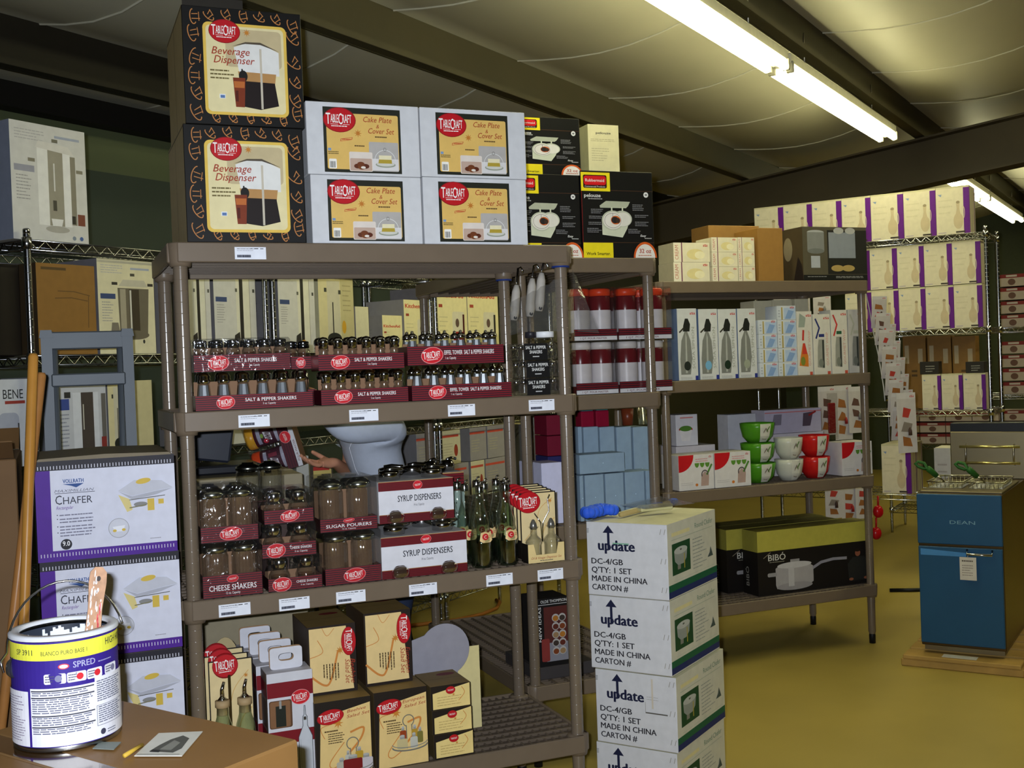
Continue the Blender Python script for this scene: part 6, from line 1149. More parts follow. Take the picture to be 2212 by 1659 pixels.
for i in range(2): carton('carton', ('front', 'rear')[i]+' purple striped carafe carton on the lowest wire shelf', 'carton', w, h, .17, (206, 198, 170), loc(RV, s, KC+i*.172, LV[3]+EPS), RV, art_carafe(w, h), Rt=side_k(.17, h), group='purple striped carafe cartons')
# far rack of red and white glassware boxes
KF2 = KU+1.9; sF = on(2150, 700, RV, KF2)[0]; LF = [on(2190, 706, RV, KF2)[1], on(2190, 852, RV, KF2)[1], on(2190, 960, RV, KF2)[1]]
wire_rack('far chrome wire rack of red and white glassware boxes at the right edge', loc(RV, sF-.85, KF2, 0), RV, 1.55, .5, [.2]+LF[::-1], LF[0]+.62, GW)
def art_glassw(w, h):
    A = Art(w, h); A.rect(0, 0, w, h, (190, 176, 160)); A.up(); A.rect(0, h*.7, w, h*.3, (130, 40, 36)); A.rect(w*.3, h*.78, w*.4, h*.16, (200, 190, 180)); A.ell(w*.5, h*.36, w*.14, h*.26, (110, 80, 66)); return A
def glassrow(word, x0, n, z0, rows, w=.20, h=.105):
    for r in range(rows):
        for i in range(n): carton('carton', 'red and white box, %s from left, %s row up, %s' % (ORD[i], ORD[r], word), 'carton', w-.006, h-.012, .3, (150, 120, 104), loc(RV, x0+w*(i+.5), KF2+.045, z0+r*h+EPS), RV, art_glassw(w-.006, h-.012), group='glassware boxes', key='glassware'); 
glassrow('top far shelf', sF+.02, 3, LF[0], 4); glassrow('middle far shelf', sF+.02, 3, LF[1], 4); glassrow('low far shelf', sF-.80, 7, LF[2], 3, .2, .09)

# ------------------------------------------------------------------ fryer on a pallet
pf = onz(1948, 1437, 0); KP = pf.dot(ex(BA)); sP0 = pf.dot(ex(RV)); KF = KP+.07
zb = on(2078, 1400, RV, KF)[1]; sL, _ = on(1986, 1230, RV, KF); sRt, _ = on(2169, 1230, RV, KF); zt = on(2075, 1068, RV, KF)[1]; FW = sRt-sL; ctr = loc(RV, (sL+sRt)/2, KF, 0)
PW = mat((170, 136, 72), .7, 0, .15, 12)
t = thing('wooden_pallet', 'low wooden pallet carrying the blue fronted fryer', 'pallet', loc(RV, (sL+sRt)/2, KP, 0), RV); zp = zb-.035
for y in (.04, .42, .82): m = MB(); m.box((0, y, (zp-.02)/2), (FW+.16, .09, zp-.02), PW, .004); m.build('skid', t)
for i in range(6): m = MB(); m.box((0, .05+.155*i, zp-.01), (FW+.14, .12, .02), PW, .003); m.build('deck_board', t)
BLU = mat((34, 78, 112), .38, .1, .06, 6); STL = mat((128, 118, 92), .38, .85, .05, 8); BRN = mat((84, 66, 38), .35, .8, .06, 6)
fr = thing('deep_fryer', 'floor fryer with a blue film covered front on a pallet', 'fryer', (ctr.x, ctr.y, zp), RV); z_ = lambda z: z-zp; FD = .74
m = MB(); m.box((0, FD/2+.004, (z_(zb)+z_(zt))/2), (FW, FD, zt-zb), BRN, .003); m.box((0, FD/2, z_(zb)-.012), (FW-.02, FD-.04, .024), STL); m.build('cabinet', fr)  # steel cabinet coloured brown to carry the floor's reflection
zs_ = z_(on(2075, 1180, RV, KF)[1]); m = MB(); m.box((0, -.006, (zs_+z_(zt))/2+.004), (FW, .016, z_(zt)-zs_-.008), BLU, .003); a = Art(.14, .03); a.text('DEAN', .07, .004, .017, (120, 160, 176), w=.11); m.art(a, (-.055, -.0141, (zs_+z_(zt))/2-.02), (1, 0, 0), (0, 0, 1)); m.build('control_panel', fr, 'blue film covered upper panel with a faint maker plate')
m = MB(); m.box((0, -.008, (z_(zb)+.012+zs_)/2), (FW-.004, .018, zs_-z_(zb)-.02), BLU, .003); m.art((lambda A: (A.poly([(0, 0), (.2, 0), (.2, .018), (0, .03)], (70, 132, 186)), A)[1])(Art(.2, .03)), (-FW/2+.012, -.0172, zs_-.045), (1, 0, 0), (0, 0, 1)); dr = m.build('door', fr)
hx0, hx1 = FW*.09, FW*.38; m = MB(); m.tube([(hx0, -.017, zs_-.012), (hx0, -.035, zs_-.03), (hx1, -.035, zs_-.03), (hx1, -.017, zs_-.012)], .006, CHROME(), 8); m.build('handle', dr)
m = MB(); m.box((hx0+.005, -.040, zs_-.095), (.072, .0015, .105), mat((206, 200, 186)), .001); a = Art(.072, .105); a.greek(.01, .085, .05, 1, .01, (90, 80, 70), .006, .2); a.greek(.01, .065, .05, 5, .011, (150, 140, 130), .004, .3); m.art(a, (hx0+.005-.036, -.0408, zs_-.1475), (1, 0, 0), (0, 0, 1)); m.tube([(hx0+.005, -.04, zs_-.045), (hx0+.005, -.036, zs_-.03)], .0015, STEEL(), 5); m.build('paper_tag', dr)
kb = KF+FD; zbt = on(2130, 932, RV, kb)[1]; bl = on(2056, 1000, RV, kb)[0]-(sL+sRt)/2
m = MB(); bx = FW/2+.02; m.box(((bl+bx)/2, FD-.012, (z_(zt)+z_(zbt))/2), (bx-bl, .024, zbt-zt), STL, .003); m.box(((bl+bx)/2, FD+.03, z_(zbt)+.02), (bx-bl, .09, .05), mat((26, 28, 34), .4), .003)
zh1, zh2 = z_(on(2130, 965, RV, kb-.05)[1]), z_(on(2130, 1000, RV, kb-.05)[1])
m.build('backsplash', fr); m = MB()
for zz in (zh1, zh2): m.tube([(bl+.05, FD-.055, zz), (bx-.03, FD-.055, zz)], .007, mat((206, 196, 130), .25, .9), 8)
for x in (bl+.08, bx-.06): m.tube([(x, FD-.02, zh1+.01), (x, FD-.055, zh1), (x, FD-.055, zh2), (x, FD-.02, zh2-.01)], .005, STEEL(), 6)
m.build('basket_hanger', fr)
m = MB(); m.box((0, FD*.42, z_(zt)+.004), (FW-.01, FD*.7, .008), STL, .002); m.build('tank_rim', fr)
for i, (px, py) in enumerate(((2062, 1052), (2140, 1058))):
    sx = (-.10, .10)[i]*FW/.41; b = thing('fry_basket', ('left', 'right')[i]+' wire fry basket with a green handle in the fryer', 'fry basket', ctr+ex(RV)*sx+ey(RV)*.16+Vector((0, 0, zt+.008)), RV, 'fry baskets'); m = MB(); wch = mat((170, 168, 150), .25, 1)
    for q in range(9):
        x = -.075+.15*q/8; m.tube([(x, 0, .03), (x, .01, .002), (x, .29, .002), (x, .30, .03)], .0016, wch, 4)
    for q in range(14):
        y = .01+.28*q/13; m.tube([(-.078, y, .03), (-.075, y, .002), (.075, y, .002), (.078, y, .03)], .0016, wch, 4)
    m.tube([(-.08, 0, .031), (.08, 0, .031), (.08, .3, .031), (-.08, .3, .031)], .0035, wch, 6, closed=True); m.build('wire_basket', b)
    m = MB(); GRN = mat((44, 96, 36), .5); m.tube([(0, .0, .031), (-.03, -.03, .065)], .004, wch, 6); m.build('handle_rod', b); m = MB(); m.tube([(-.03, -.03, .062), (-.058, -.055, .095), (-.064, -.06, .102)], [.013, .015, .013], GRN, 10); m.tube([(-.064, -.06, .10), (-.078, -.062, .125), (-.105, -.064, .132), (-.118, -.064, .122), (-.105, -.062, .108), (-.08, -.06, .098)], .0075, GRN, 8, closed=True); m.build('green_handle', b, 'green handle grip')
q0 = loc(RV, (sL+sRt)/2, KP, zp+.0008); t = thing('paper_sheet', 'white leaflet on the pallet below the fryer door', 'paper', q0+ey(RV)*.035+ex(RV)*-.01, RV); m = MB(); m.box((0, 0, .0006), (.15, .055, .001), mat((200, 196, 190))); m.build('sheet', t)
a, b = onz(1922, 1275, .012), onz(1990, 1274, .012); t = thing('metal_rod', 'black rod lying on the floor left of the fryer', 'rod', a); m = MB(); m.tube([(0, 0, 0), tuple((b-a)*1.6)], .011, mat((16, 16, 16), .4), 10); m.build('rod', t)
s, w, h = fit(RV, KF+FD+.15, 2019, 2054, 968, 0, 1020); a = Art(w, h); a.rect(0, 0, w, h, (200, 196, 186)); a.up(); a.greek(w*.2, h*.9, w*.6, 3, h*.04, (170, 160, 150), h*.01, .2)
carton('carton', 'tall plain white carton standing left of the fryer backsplash', 'carton', w, h, .2, (190, 186, 170), loc(RV, s, KF+FD+.15, 0), RV, a)
# ------------------------------------------------------------------ chrome racks along the back wall
KV = (CAM+ray(67, 515)*3.8).dot(ey(BA)); uA = on(67, 600, BA, KV)[0]-.015; uB = on(586, 660, BA, KV)[0]; uC = on(938, 650, BA, KV)[0]
BL_ = [1.955, 1.563, 1.186, .78, .30]
for i, (a, b, lab, H) in enumerate(((uA, uB-.005, 'left chrome wire rack by the back wall carrying the tall urn carton', 1.99), (uB+.01, uC-.005, 'middle chrome wire rack of urn cartons seen through the foreground rack', 2.02), (uC+.01, uC+1.22, 'right chrome wire rack by the back wall behind the bag of ladles', 2.02))):
    wire_rack(lab, loc(BA, a, KV, 0), BA, b-a, .46, BL_[::-1], H, GW)
KB_ = KV+.042
def art_urn(w, h, style=0, seed=1):
    A = Art(w, h); BG = ((206, 204, 196), (214, 206, 168), (200, 198, 190))[style % 3]; A.rect(0, 0, w, h, BG); A.up(); G1 = (168, 164, 150)
    A.greek(w*.06, h*.93, w*.4, 4, h*.025, (176, 174, 170), h*.008, .3, seed); A.rect(w*.58, h*.90, w*.34, h*.022, (160, 166, 180)); A.rect(w*.04, h*.58, w*.26, h*.055, (150, 150, 160) if style == 0 else (54, 70, 110)); A.greek(w*.06, h*.54, w*.2, 8, h*.028, (150, 148, 144), h*.008, .4, seed+4)
    if style == 0:
        A.rect(w*.34, h*.14, w*.14, h*.66, (228, 226, 218)); A.rect(w*.48, h*.14, w*.2, h*.66, (150, 144, 126)); A.rect(w*.68, h*.14, w*.10, h*.66, (230, 228, 222)); A.rect(w*.78, h*.16, w*.07, h*.6, (132, 126, 108)); A.poly([(w*.32, h*.80), (w*.36, h*.86), (w*.76, h*.84), (w*.84, h*.77)], (214, 210, 200)); A.up()
        A.rect(w*.54, h*.86, w*.08, h*.03, (110, 106, 90)); A.rect(w*.22, h*.67, w*.09, h*.03, (130, 124, 104)); A.rect(w*.86, h*.62, w*.09, h*.03, (130, 124, 104)); A.rect(w*.55, h*.44, w*.018, h*.24, (216, 214, 206)); A.rect(w*.53, h*.27, w*.05, h*.09, (70, 66, 56)); A.poly([(w*.50, h*.20), (w*.66, h*.20), (w*.63, h*.12), (w*.52, h*.12)], (226, 224, 218)); A.ell(w*.58, h*.11, w*.16, h*.03, (170, 166, 154)); A.rect(w*.86, h*.16, w*.10, h*.10, (118, 62, 44)); A.rect(w*.78, h*.17, w*.05, h*.07, (44, 38, 34)); A.ell(w*.80, h*.045, w*.025, w*.025, (130, 140, 150)); A.ell(w*.90, h*.045, w*.025, w*.025, (70, 96, 150))
    elif style == 1:
        A.poly([(w*.36, h*.22), (w*.86, h*.22), (w*.90, h*.70), (w*.34, h*.70)], (104, 96, 78)); A.up(); A.rect(w*.38, h*.24, w*.10, h*.45, (160, 152, 128)); A.rect(w*.54, h*.24, w*.18, h*.45, (60, 50, 36)); A.rect(w*.55, h*.26, w*.03, h*.42, (206, 202, 186)); A.poly([(w*.36, h*.72), (w*.88, h*.72), (w*.82, h*.79), (w*.44, h*.79)], (190, 184, 160)); A.ell(w*.62, h*.20, w*.26, h*.05, (104, 96, 78)); A.rect(w*.57, h*.83, w*.08, h*.03, (70, 66, 56)); A.rect(w*.24, h*.73, w*.1, h*.03, (50, 46, 40)); A.rect(w*.88, h*.73, w*.1, h*.03, (50, 46, 40)); A.poly([(w*.2, h*.22), (w*.36, h*.22), (w*.33, h*.33), (w*.22, h*.33)], (120, 112, 96)); A.ell(w*.78, h*.13, w*.02, w*.03, (50, 50, 44))
    else:
        A.rect(w*.52, h*.10, w*.32, h*.78, (216, 212, 190)); A.up(); A.rect(w*.60, h*.14, w*.085, h*.80, (34, 30, 26)); A.rect(w*.92, h*.70, w*.05, h*.04, (70, 70, 60)); A.rect(w*.50, h*.70, w*.05, h*.04, (90, 90, 76)); A.poly([(w*.44, h*.10), (w*.60, h*.10), (w*.58, h*.24), (w*.46, h*.2)], (44, 40, 36)); A.ell(w*.66, h*.10, w*.07, h*.05, (196, 140, 50)); A.rect(w*.84, h*.1, w*.012, h*.8, (150, 146, 126))
    return A
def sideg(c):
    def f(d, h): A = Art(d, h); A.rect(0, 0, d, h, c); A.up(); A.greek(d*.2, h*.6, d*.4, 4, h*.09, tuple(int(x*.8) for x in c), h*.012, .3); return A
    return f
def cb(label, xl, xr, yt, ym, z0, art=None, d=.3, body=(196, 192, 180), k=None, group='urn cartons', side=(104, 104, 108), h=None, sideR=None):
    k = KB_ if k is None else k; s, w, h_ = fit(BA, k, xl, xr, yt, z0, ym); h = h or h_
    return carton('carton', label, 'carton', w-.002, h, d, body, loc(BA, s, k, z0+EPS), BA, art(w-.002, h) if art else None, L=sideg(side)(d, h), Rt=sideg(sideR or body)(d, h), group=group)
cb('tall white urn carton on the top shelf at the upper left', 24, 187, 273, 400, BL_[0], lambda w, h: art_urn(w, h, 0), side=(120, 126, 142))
def art_kr(w, h):
    A = Art(w, h); A.rect(0, 0, w, h, (136, 98, 44)); A.up(); A.rect(w*.08, h*.93, w*.42, h*.03, (84, 64, 34))
    for i, (x0, y0, x1, y1) in enumerate(((.35, .7, .9, .66), (.3, .62, .86, .6), (.86, .3, .88, .66), (.1, .06, .2, .2), (.2, .2, .34, .05), (.4, .16, .6, .05), (.6, .05, .85, .2))): A.line([(w*x0, h*y0), (w*(x0+x1)/2, h*((y0+y1)/2+.02)), (w*x1, h*y1)], .003, (96, 70, 36))
    return A
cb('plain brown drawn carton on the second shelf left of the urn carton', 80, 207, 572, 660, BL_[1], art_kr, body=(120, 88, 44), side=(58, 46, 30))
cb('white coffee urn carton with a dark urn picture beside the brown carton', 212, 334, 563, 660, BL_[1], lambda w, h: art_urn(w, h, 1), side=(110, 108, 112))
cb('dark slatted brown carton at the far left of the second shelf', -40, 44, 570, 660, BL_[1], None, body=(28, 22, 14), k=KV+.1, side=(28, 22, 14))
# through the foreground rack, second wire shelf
for i, (xl, xr, yt, st) in enumerate(((380, 455, 575, 2), (462, 553, 575, 2), (601, 680, 585, 2))): cb('tall cream urn carton, %s of three seen behind the salt shakers' % ('left', 'middle', 'right')[i], xl, xr, yt, 660, BL_[1], lambda w, h: art_urn(w, h, 2, 3), body=(206, 198, 160), side=(120, 118, 120), sideR=(104, 102, 104))  # right sides coloured grey, their shade put into the print
def art_urn2(w, h):
    A = Art(w, h); A.rect(0, 0, w, h, (206, 196, 150)); A.rect(w*.62, 0, w*.38, h, (186, 176, 130)); A.up(); A.rect(w*.24, h*.18, w*.36, h*.68, (196, 190, 164)); A.up(); A.rect(w*.38, h*.2, w*.03, h*.4, (40, 36, 34)); A.ell(w*.42, h*.16, w*.2, h*.07, (34, 36, 32)); A.rect(w*.16, h*.72, w*.07, h*.05, (60, 60, 50)); A.rect(w*.56, h*.70, w*.07, h*.05, (60, 60, 50)); A.greek(w*.68, h*.8, w*.25, 6, h*.06, (150, 140, 100), h*.012, .3); A.ell(w*.70, h*.3, w*.06, h*.08, (196, 150, 40)); return A
cb('cream urn carton with a silver urn picture right of the three tall urn cartons', 688, 764, 583, 660, BL_[1], art_urn2, body=(190, 180, 134), side=(196, 190, 150))
def art_ka(c, top=.84, pic=True):
    def f(w, h):
        A = Art(w, h); A.rect(0, 0, w, h, (220, 210, 160)); A.up(); A.text('KitchenAid', w*.47, h*top, h*.085, (186, 44, 24), w=w*.82, bold=.03); A.greek(w*.08, h*.52, w*.28, 5, h*.07, (190, 180, 140), h*.015, .3); A.rect(w*.07, h*(top-.16), w*.12, h*.05, (150, 60, 40))
        if pic: A.rrect(w*.50, h*.06, w*.40, h*.56, w*.05, (206, 200, 176)); A.up(); A.rect(w*.52, 0, w*.36, h*.30, c); A.ell(w*.66, h*.44, w*.06, h*.07, (90, 70, 60)); A.rect(w*.84, h*.08, w*.06, h*.5, tuple(int(x*.5) for x in c))
        return A
    return f
GK = 'red lettered cream cartons'
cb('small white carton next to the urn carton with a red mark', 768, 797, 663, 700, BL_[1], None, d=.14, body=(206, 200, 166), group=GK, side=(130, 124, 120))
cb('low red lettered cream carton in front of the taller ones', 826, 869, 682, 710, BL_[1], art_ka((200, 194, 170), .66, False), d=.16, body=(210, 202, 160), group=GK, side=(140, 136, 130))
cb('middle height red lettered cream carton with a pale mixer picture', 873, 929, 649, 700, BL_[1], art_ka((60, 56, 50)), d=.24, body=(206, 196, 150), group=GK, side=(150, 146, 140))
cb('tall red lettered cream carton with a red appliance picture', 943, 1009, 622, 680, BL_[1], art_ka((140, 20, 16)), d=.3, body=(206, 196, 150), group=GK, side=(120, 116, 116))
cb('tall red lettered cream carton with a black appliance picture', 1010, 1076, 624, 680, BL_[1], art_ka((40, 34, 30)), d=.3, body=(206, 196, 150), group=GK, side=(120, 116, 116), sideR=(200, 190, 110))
# third wire shelf on the left rack
def art_bend(w, h):
    A = Art(w, h); A.rect(0, 0, w, h, (196, 198, 200)); A.up(); A.text('BENE', w*.55, h*.78, h*.11, (30, 32, 34), w=w*.6); A.rect(w*.3, h*.72, w*.6, h*.035, (150, 60, 50)); A.rrect(w*.1, h*.02, w*.6, h*.6, .02, (160, 164, 176)); A.up(); A.rect(w*.66, h*.1, w*.04, h*.4, (50, 50, 50)); return A
cb('white carton with black capitals at the left edge of the third shelf', -12, 62, 820, 880, BL_[2], art_bend, d=.25, group='third shelf urn cartons', side=(150, 152, 158))
def art_u3(w, h):
    A = Art(w, h); A.rect(0, 0, w, h, (188, 190, 194)); A.up(); A.rect(w*.03, h*.60, w*.24, h*.13, (60, 76, 140)); A.greek(w*.05, h*.54, w*.22, 9, h*.045, (130, 134, 146), h*.014, .3); A.rect(w*.34, h*.06, w*.16, h*.74, (206, 208, 212)); A.rect(w*.50, h*.04, w*.24, h*.76, (70, 62, 56)); A.rect(w*.74, h*.06, w*.1, h*.74, (206, 208, 212)); A.rect(w*.90, h*.08, w*.09, h*.7, (100, 96, 90)); A.up(); A.rect(w*.53, h*.36, w*.02, h*.3, (190, 186, 170)); A.rect(w*.18, h*.74, w*.12, h*.07, (50, 50, 46)); A.rect(w*.88, h*.1, w*.1, h*.16, (130, 50, 44)); return A
cb('white urn carton with a blue block behind the step ladder', 118, 230, 812, 880, BL_[2], art_u3, d=.3, group='third shelf urn cartons', side=(110, 112, 120))
cb('white urn carton seen between the ladder rails', 233, 284, 812, 880, BL_[2], art_urn2, d=.3, group='third shelf urn cartons', body=(190, 188, 180))
cb('pale yellow carton between the ladder and the rack post', 288, 330, 822, 880, BL_[2], None, d=.3, group='third shelf urn cartons', body=(196, 186, 140), side=(180, 176, 160))
for i, (xl, xr, yt) in enumerate(((96, 230, 790), (233, 345, 798))): pass
cb('grey white carton on the third shelf above the black appliance', 455, 535, 900, 940, BL_[2], None, d=.3, group='third shelf cartons', body=(190, 186, 166), side=(110, 108, 108))
# fourth wire shelf behind the syrup cartons
hq = .182
for i, (xl, xr, r, pic, lab) in enumerate(((900, 950, 1, 0, 'left upper'), (954, 996, 1, 1, 'second upper'), (1016, 1052, 1, 0, 'third upper'), (1054, 1092, 1, 0, 'right upper'), (905, 955, 0, 1, 'left lower'), (958, 1012, 0, 0, 'second lower'), (1016, 1046, 0, 1, 'third lower'), (1048, 1094, 0, 0, 'right lower'))):
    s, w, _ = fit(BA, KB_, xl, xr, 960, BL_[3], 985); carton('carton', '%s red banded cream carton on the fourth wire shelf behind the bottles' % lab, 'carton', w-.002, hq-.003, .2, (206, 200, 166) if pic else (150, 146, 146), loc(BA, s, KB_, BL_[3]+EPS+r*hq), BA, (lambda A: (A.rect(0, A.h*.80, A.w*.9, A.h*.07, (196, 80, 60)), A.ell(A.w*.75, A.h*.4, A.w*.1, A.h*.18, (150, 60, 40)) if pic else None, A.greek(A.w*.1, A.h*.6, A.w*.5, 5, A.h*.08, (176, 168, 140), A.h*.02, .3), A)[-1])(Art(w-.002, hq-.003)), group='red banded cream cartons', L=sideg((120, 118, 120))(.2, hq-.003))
for i, (xl, xr, yt) in enumerate(((1133, 1158, 915), (1160, 1184, 908))): cb('%s cream carton seen past the rear posts' % ('left', 'right')[i], xl, xr, yt, 960, BL_[3], art_ka((150, 60, 40), .8, False), d=.2, group='cream cartons past the rear posts', body=(206, 196, 150))
# things on the floor of the aisle
kA = .80
s, w, h = fit(0, kA, 425, 655, 1030, 0, 1060); t = thing('cardboard_carton', 'grey brown carton standing in the aisle behind the cheese shakers', 'carton', loc(0, s, kA, 0)); m = MB(); m.box((0, .2, h/2), (w, .4, h), mat((150, 140, 116), .7), .003); m.box((0, .2, h+.001), (w, .05, .001), mat((170, 160, 130), .4)); m.build('carton_body', t)
t = thing('kitchen_machine', 'black slanted machine on the grey brown carton in the aisle', 'machine', loc(0, s-.06, kA+.06, h+.003)); m = MB(); BK = mat((26, 28, 36), .3, .1); m.box((0, .12, .022), (w*.62, .24, .03), BK, .006); m.build('base', t); m = MB(); m.box((-w*.22, .10, .16), (.17, .05, .24), mat((38, 42, 54), .35), .008, Matrix.Translation((0, 0, 0)) @ Matrix.Rotation(.16, 4, 'Y')); m.box((-w*.22, .07, .20), (.10, .01, .05), mat((110, 106, 108), .4), .002, Matrix.Rotation(.16, 4, 'Y')); m.build('slanted_panel', t)
for x in (-.2, .2): m = MB(); m.lathe([(0, 0), (.012, 0), (.012, .008), (0, .008)], BLACK, 12, (x*.7, .05, -.001)); m.build('foot', t)
s, w, h = fit(0, 1.47, 641, 668, 985, 0, 1030); carton('carton', 'narrow pale carton standing beside the grey brown carton', 'carton', w, h, .1, (176, 176, 168), loc(0, s, 1.47, 0), 0)
s, w, h = fit(0, 1.46, 670, 720, 1003, 0, 1040); a = Art(w, h); a.rect(0, 0, w, h, (60, 50, 30)); a.up(); a.rect(w*.15, 0, w*.78, h*.99, (196, 176, 100)); a.up(); a.rect(w*.15, h-.025, w*.7, .016, (170, 40, 30)); a.rect(w*.5, h-.11, w*.4, .07, (60, 44, 30)); a.ell(w*.4, h-.08, .012, .02, (190, 80, 40)); carton('carton', 'cream and black carton with a red band under the hand', 'carton', w, h, .10, (170, 160, 110), loc(0, s, 1.46, 0), 0, a)
# orange hose on the floor
P = [onz(x, y+9, .012) for x, y in ((868, 1345), (920, 1338), (985, 1330), (1040, 1318), (1072, 1305), (1080, 1292), (1072, 1287))]
t = thing('hose', 'thin orange brown hose lying on the floor seen under the rack', 'hose', P[0]); m = MB(); m.tube([tuple(p-P[0]) for p in P], .011, mat((150, 92, 30), .5), 8); m.build('hose_length', t)
# ------------------------------------------------------------------ the person in the aisle
pb = CAM+ray(828, 970)*4.55; fd = Vector((-.985, -.17)); prz = math.atan2(fd.y, fd.x)
per = thing('person', 'person in a pale blue grey T-shirt holding a bottle pack behind the rack', 'person', (pb.x, pb.y, 0), prz)
def skin(name, V, E, mt, root, parent, sub=2, label=None):
    me = D.meshes.new(name); me.from_pydata([v[0] for v in V], E, []); o = D.objects.new(name, me); COL.objects.link(o)
    sm = o.modifiers.new('Skin', 'SKIN'); sm.use_smooth_shade = True
    if not me.skin_vertices: me.attributes.new('s', 'FLOAT', 'POINT')
    if not me.skin_vertices:
        bpy.context.view_layer.objects.active = o; o.select_set(True); bpy.ops.object.mode_set(mode='EDIT'); bpy.ops.object.mode_set(mode='OBJECT'); bpy.ops.mesh.customdata_skin_add() if not me.skin_vertices else None; o.select_set(False)
    for i, v in enumerate(V):
        r = v[1]; me.skin_vertices[0].data[i].radius = (r if isinstance(r, tuple) else (r, r)); me.skin_vertices[0].data[i].use_root = (i == root)
    ss = o.modifiers.new('Subdivision', 'SUBSURF'); ss.levels = sub; ss.render_levels = sub
    dg = bpy.context.evaluated_depsgraph_get(); nm = D.meshes.new_from_object(o.evaluated_get(dg)); o.modifiers.clear(); o.data = nm; D.meshes.remove(me); nm.name = name
    nm.materials.clear(); nm.materials.append(mt); nm.polygons.foreach_set('use_smooth', [True]*len(nm.polygons)); o.parent = parent
    if label: o['label'] = label
    return o
SK = mat((196, 140, 112), .5, 0, .05, 20); SHIRT = mat((186, 194, 210), .8, 0, .04, 40, .04); JEAN = mat((44, 54, 80), .8, 0, .1, 40)
V = []; E = []
def v(p, r, par=None):
    V.append((p, r)); i = len(V)-1
    if par is not None: E.append((par, i))
    return i
pel = v((-.02, 0, .86), (.125, .10)); wa = v((0, 0, .99), (.105, .085), pel); ch = v((.02, 0, 1.12), (.12, .09), wa); uc = v((.03, 0, 1.23), (.12, .075), ch); nb = v((.045, 0, 1.315), .05, uc); nk = v((.065, 0, 1.365), .045, nb); h1_ = v((.09, 0, 1.42), (.06, .066), nk); h2_v = v((.10, 0, 1.475), (.074, .088), h1_); h3_v = v((.09, 0, 1.535), (.066, .078), h2_v); v((.085, 0, 1.565), .036, h3_v)
def hand(wr, d, up, side, thumb):
    """palm and five fingers growing from wrist vertex wr along d; fingers curl towards up"""
    d, up = Vector(d).normalized(), Vector(up).normalized(); sd = d.cross(up); b = Vector(V[wr][0]); pm = v(tuple(b+d*.045), (.030, .016), wr)
    for k, L in ((-1.5, .058), (-.5, .072), (.5, .078), (1.5, .070)):
        o = b+d*.085+sd*(k*.0185); a = v(tuple(o), .0088, pm); q = v(tuple(o+d*L*.5+up*L*.16), .0082, a); v(tuple(o+d*L*.85+up*L*.5), .0072, q)
    o = b+d*.03+sd*thumb*.034; a = v(tuple(o+up*.008), .0105, pm); q = v(tuple(o+d*.024+sd*thumb*.014+up*.022), .0095, a); v(tuple(o+d*.052+sd*thumb*.008+up*.038), .008, q)
shL = v((.04, .16, 1.25), .05, uc); elL = v((.23, .18, 1.235), .037, shL); wrL = v((.33, .07, 1.40), .025, elL); hand(wrL, (.8, -.3, -.1), (.1, -.5, -.8), 1, 1)
shR = v((.04, -.16, 1.25), .05, uc); elR = v((.06, -.22, 1.045), .034, shR); wrR = v((.19, -.055, 1.108), .021, elR); hand(wrR, (.94, .12, .02), (.05, .25, .9), 1, 1)
for sgn in (1, -1):
    hp = v((-.02, .085*sgn, .80), .088, pel); kn = v((.03, .095*sgn, .46), .058, hp); cf = v((-.005, .095*sgn, .30), .054, kn); an = v((-.03, .095*sgn, .085), .036, cf); he = v((-.05, .095*sgn, .045), .034, an); v((.10, .105*sgn, .034), (.034, .026), an)
body = skin('body', V, E, SK, 0, per)
Vb_, Eb = V, E
V, E = [], []
a = v((-.02, 0, .84), (.142, .118)); b = v((-.0, 0, .93), (.125, .108), a); c = v((.005, 0, 1.01), (.118, .105), b); d = v((.035, 0, 1.10), (.132, .118), c); e = v((.055, 0, 1.165), (.138, .128), d); f = v((.04, 0, 1.245), (.135, .098), e); v((.045, 0, 1.295), (.075, .065), f)
g = v((.05, .165, 1.25), .062, f); h = v((.20, .180, 1.238), .054, g); h = v((.25, .165, 1.248), .050, h); h = v((.30, .11, 1.33), .042, h)
g = v((.04, -.165, 1.25), .060, f); h = v((.048, -.195, 1.15), .054, g)
skin('t_shirt', V, E, SHIRT, 0, per, label='pale blue grey T-shirt')
m = MB(); m.tube([(.145, .075, 1.245), (.186, .088, 1.17), (.168, .095, 1.09), (.132, .10, 1.01), (.135, .11, .92)], .002, mat((206, 210, 222), .8), 6); m.build('shirt_seam', per)
V, E = [], []
a = v((-.02, 0, .87), (.136, .112))
for sgn in (1, -1):
    hp = v((-.02, .085*sgn, .79), .098, a); kn = v((.03, .095*sgn, .46), .068, hp); cf = v((-.005, .095*sgn, .30), .064, kn); v((-.028, .095*sgn, .10), .058, cf)
skin('jeans', V, E, JEAN, 0, per, label='dark blue trousers')
for sgn in (1, -1):
    m = MB(); m.lathe([(0, 0), (.048, 0), (.050, .02), (.044, .055), (.026, .075), (0, .08)], mat((40, 38, 38), .5), 18, M=Matrix.Translation((.03, .10*sgn, 0)) @ Matrix.Diagonal((2.5, 1, 1, 1))); m.build('shoe', per)
HR = mat((66, 44, 28), .6, 0, .2, 60); m = MB(); M_ = Matrix.Translation((.078, 0, 1.495))
m.lathe([(.088*math.sin(math.radians(a_)), .094*math.cos(math.radians(a_))) for a_ in range(0, 100, 12)], HR, 20, M=M_ @ Matrix.Rotation(math.radians(-28), 4, 'Y')); m.lathe([(0, -.19), (.05, -.17), (.075, -.1), (.078, -.02), (.06, .03), (0, .05)], HR, 16, M=Matrix.Translation((.015, 0, 1.475)) @ Matrix.Diagonal((.55, .95, 1, 1))); m.build('hair', per)
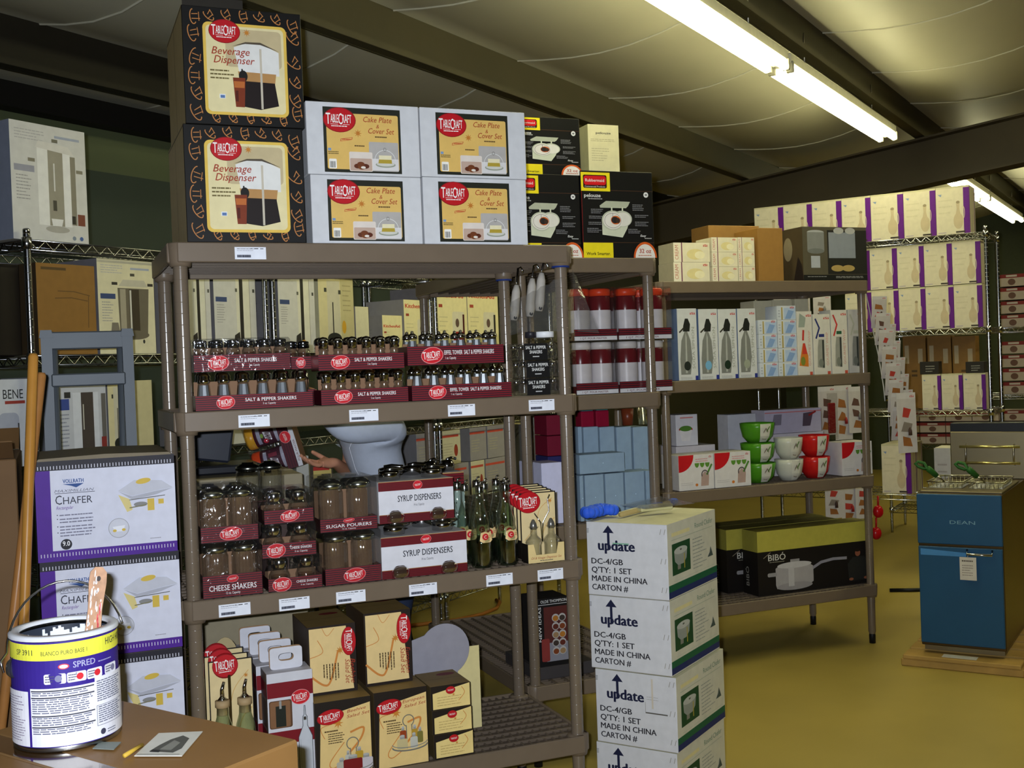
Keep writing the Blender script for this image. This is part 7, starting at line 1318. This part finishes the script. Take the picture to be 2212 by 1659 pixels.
for sgn in (1, -1):
    m = MB(); m.lathe([(0, -.011), (.008, -.008), (.011, 0), (.008, .008), (0, .011)], mat((236, 232, 226), .2), 12, (.166, .030*sgn, 1.478)); m.lathe([(0, 0), (.0055, .001), (0, .002)], mat((50, 34, 22), .2), 10, M=Matrix.Translation((.1765, .030*sgn, 1.478)) @ Matrix.Rotation(PI/2, 4, 'Y')); m.build('eye', per)
    m = MB(); m.lathe([(0, -.008), (.014, -.006), (.018, 0), (.014, .006), (0, .008)], SK, 12, M=Matrix.Translation((.088, .083*sgn, 1.47)) @ Matrix.Rotation(PI/2, 4, 'X') @ Matrix.Diagonal((.8, 1.5, 1, 1))); m.build('ear', per)
m = MB(); m.tube([(.172, 0, 1.485), (.188, 0, 1.462), (.190, 0, 1.452), (.174, 0, 1.444)], [.008, .010, .012, .007], SK, 10); m.build('nose', per)
m = MB(); m.tube([(.150, .024, 1.422), (.163, .010, 1.424), (.165, 0, 1.423), (.163, -.010, 1.424), (.150, -.024, 1.422)], [.003, .0055, .005, .0055, .003], mat((150, 70, 66), .4), 8); m.build('mouth', per)
# the pack in the hands
tc = CAM+ray(643, 946)*4.45; dz_ = (-CR*.955-CU*.295).normalized(); dx_ = (CU*.95-CR*.30); dx_ = (dx_-dz_*dx_.dot(dz_)).normalized(); dy_ = dz_.cross(dx_)
pk = thing('bottle_pack', 'maroon pack of orange and yellow lidded bottles held sideways by the person', 'bottle pack', tc); pk.rotation_mode = 'QUATERNION'; pk.rotation_quaternion = Matrix((dx_, dy_, dz_)).transposed().to_quaternion()
W_, D_, H_ = .215, .10, .195; m = MB(); m.box((0, 0, .001), (W_, D_, .002), KR2)
m.box((0, -D_/2, .03), (W_, .002, .06), (78, 14, 26)); m.box((0, D_/2, .03), (W_, .002, .06), (196, 180, 120)); a = Art(W_, .06); stripes(a, W_, .06, 6, (62, 16, 30), (84, 18, 34)); a.rect(0, 0, W_, .018, (206, 206, 212)); a.up(); a.text('POUR MASTER', W_*.3, .005, .008, (110, 30, 40), w=W_*.4); logo(a, W_*.58, .036, .024, .022, .1, True, True)
m.art(a, (-W_/2, -D_/2-.001, 0), (1, 0, 0), (0, 0, 1)); m.build('tray', pk)
for i, (x, c) in enumerate(((.053, (206, 150, 40)), (-.053, (206, 66, 24)))):
    m = MB(); R = .046; m.lathe([(0, .003), (R, .003), (R, .150), (R*.95, .158)], mat((64, 18, 30), .2), 26, (x, 0, 0)); b = Art(.10, .09); b.rect(0, 0, .10, .09, (64, 26, 40)); b.up(); b.rect(0, .0, .10, .016, (170, 168, 184)); b.rect(.01, .072, .08, .014, (150, 150, 170)); b.poly([(.02, .03), (.05, .03), (.06, .06), (.03, .055)], (200, 196, 204)); b.ell(.02, .055, .011, .010, (190, 40, 60)); b.rect(.062, .03, .016, .034, (120, 40, 60)); b.ell(.045, .066, .009, .006, (120, 150, 60))
    m.art(b, None, None, None, sub=.01, fn=lambda u, v_, o: (x+(R+.0006+o)*math.sin((u-.05)/R), -(R+.0006+o)*math.cos((u-.05)/R), .058+v_)); m.build('bottle', pk)
    m = MB(); m.lathe([(R*.97, .157), (R*1.04, .160), (R*1.04, .186), (R*.94, .192), (0, .193)], mat(c, .3), 26, (x, 0, 0)); m.build('lid', pk)
m = MB(); m.box((0, 0, .11), (W_+.004, D_+.002, .17), FILM(), .012); m.build('shrink_film', pk, 'clear shrink film')
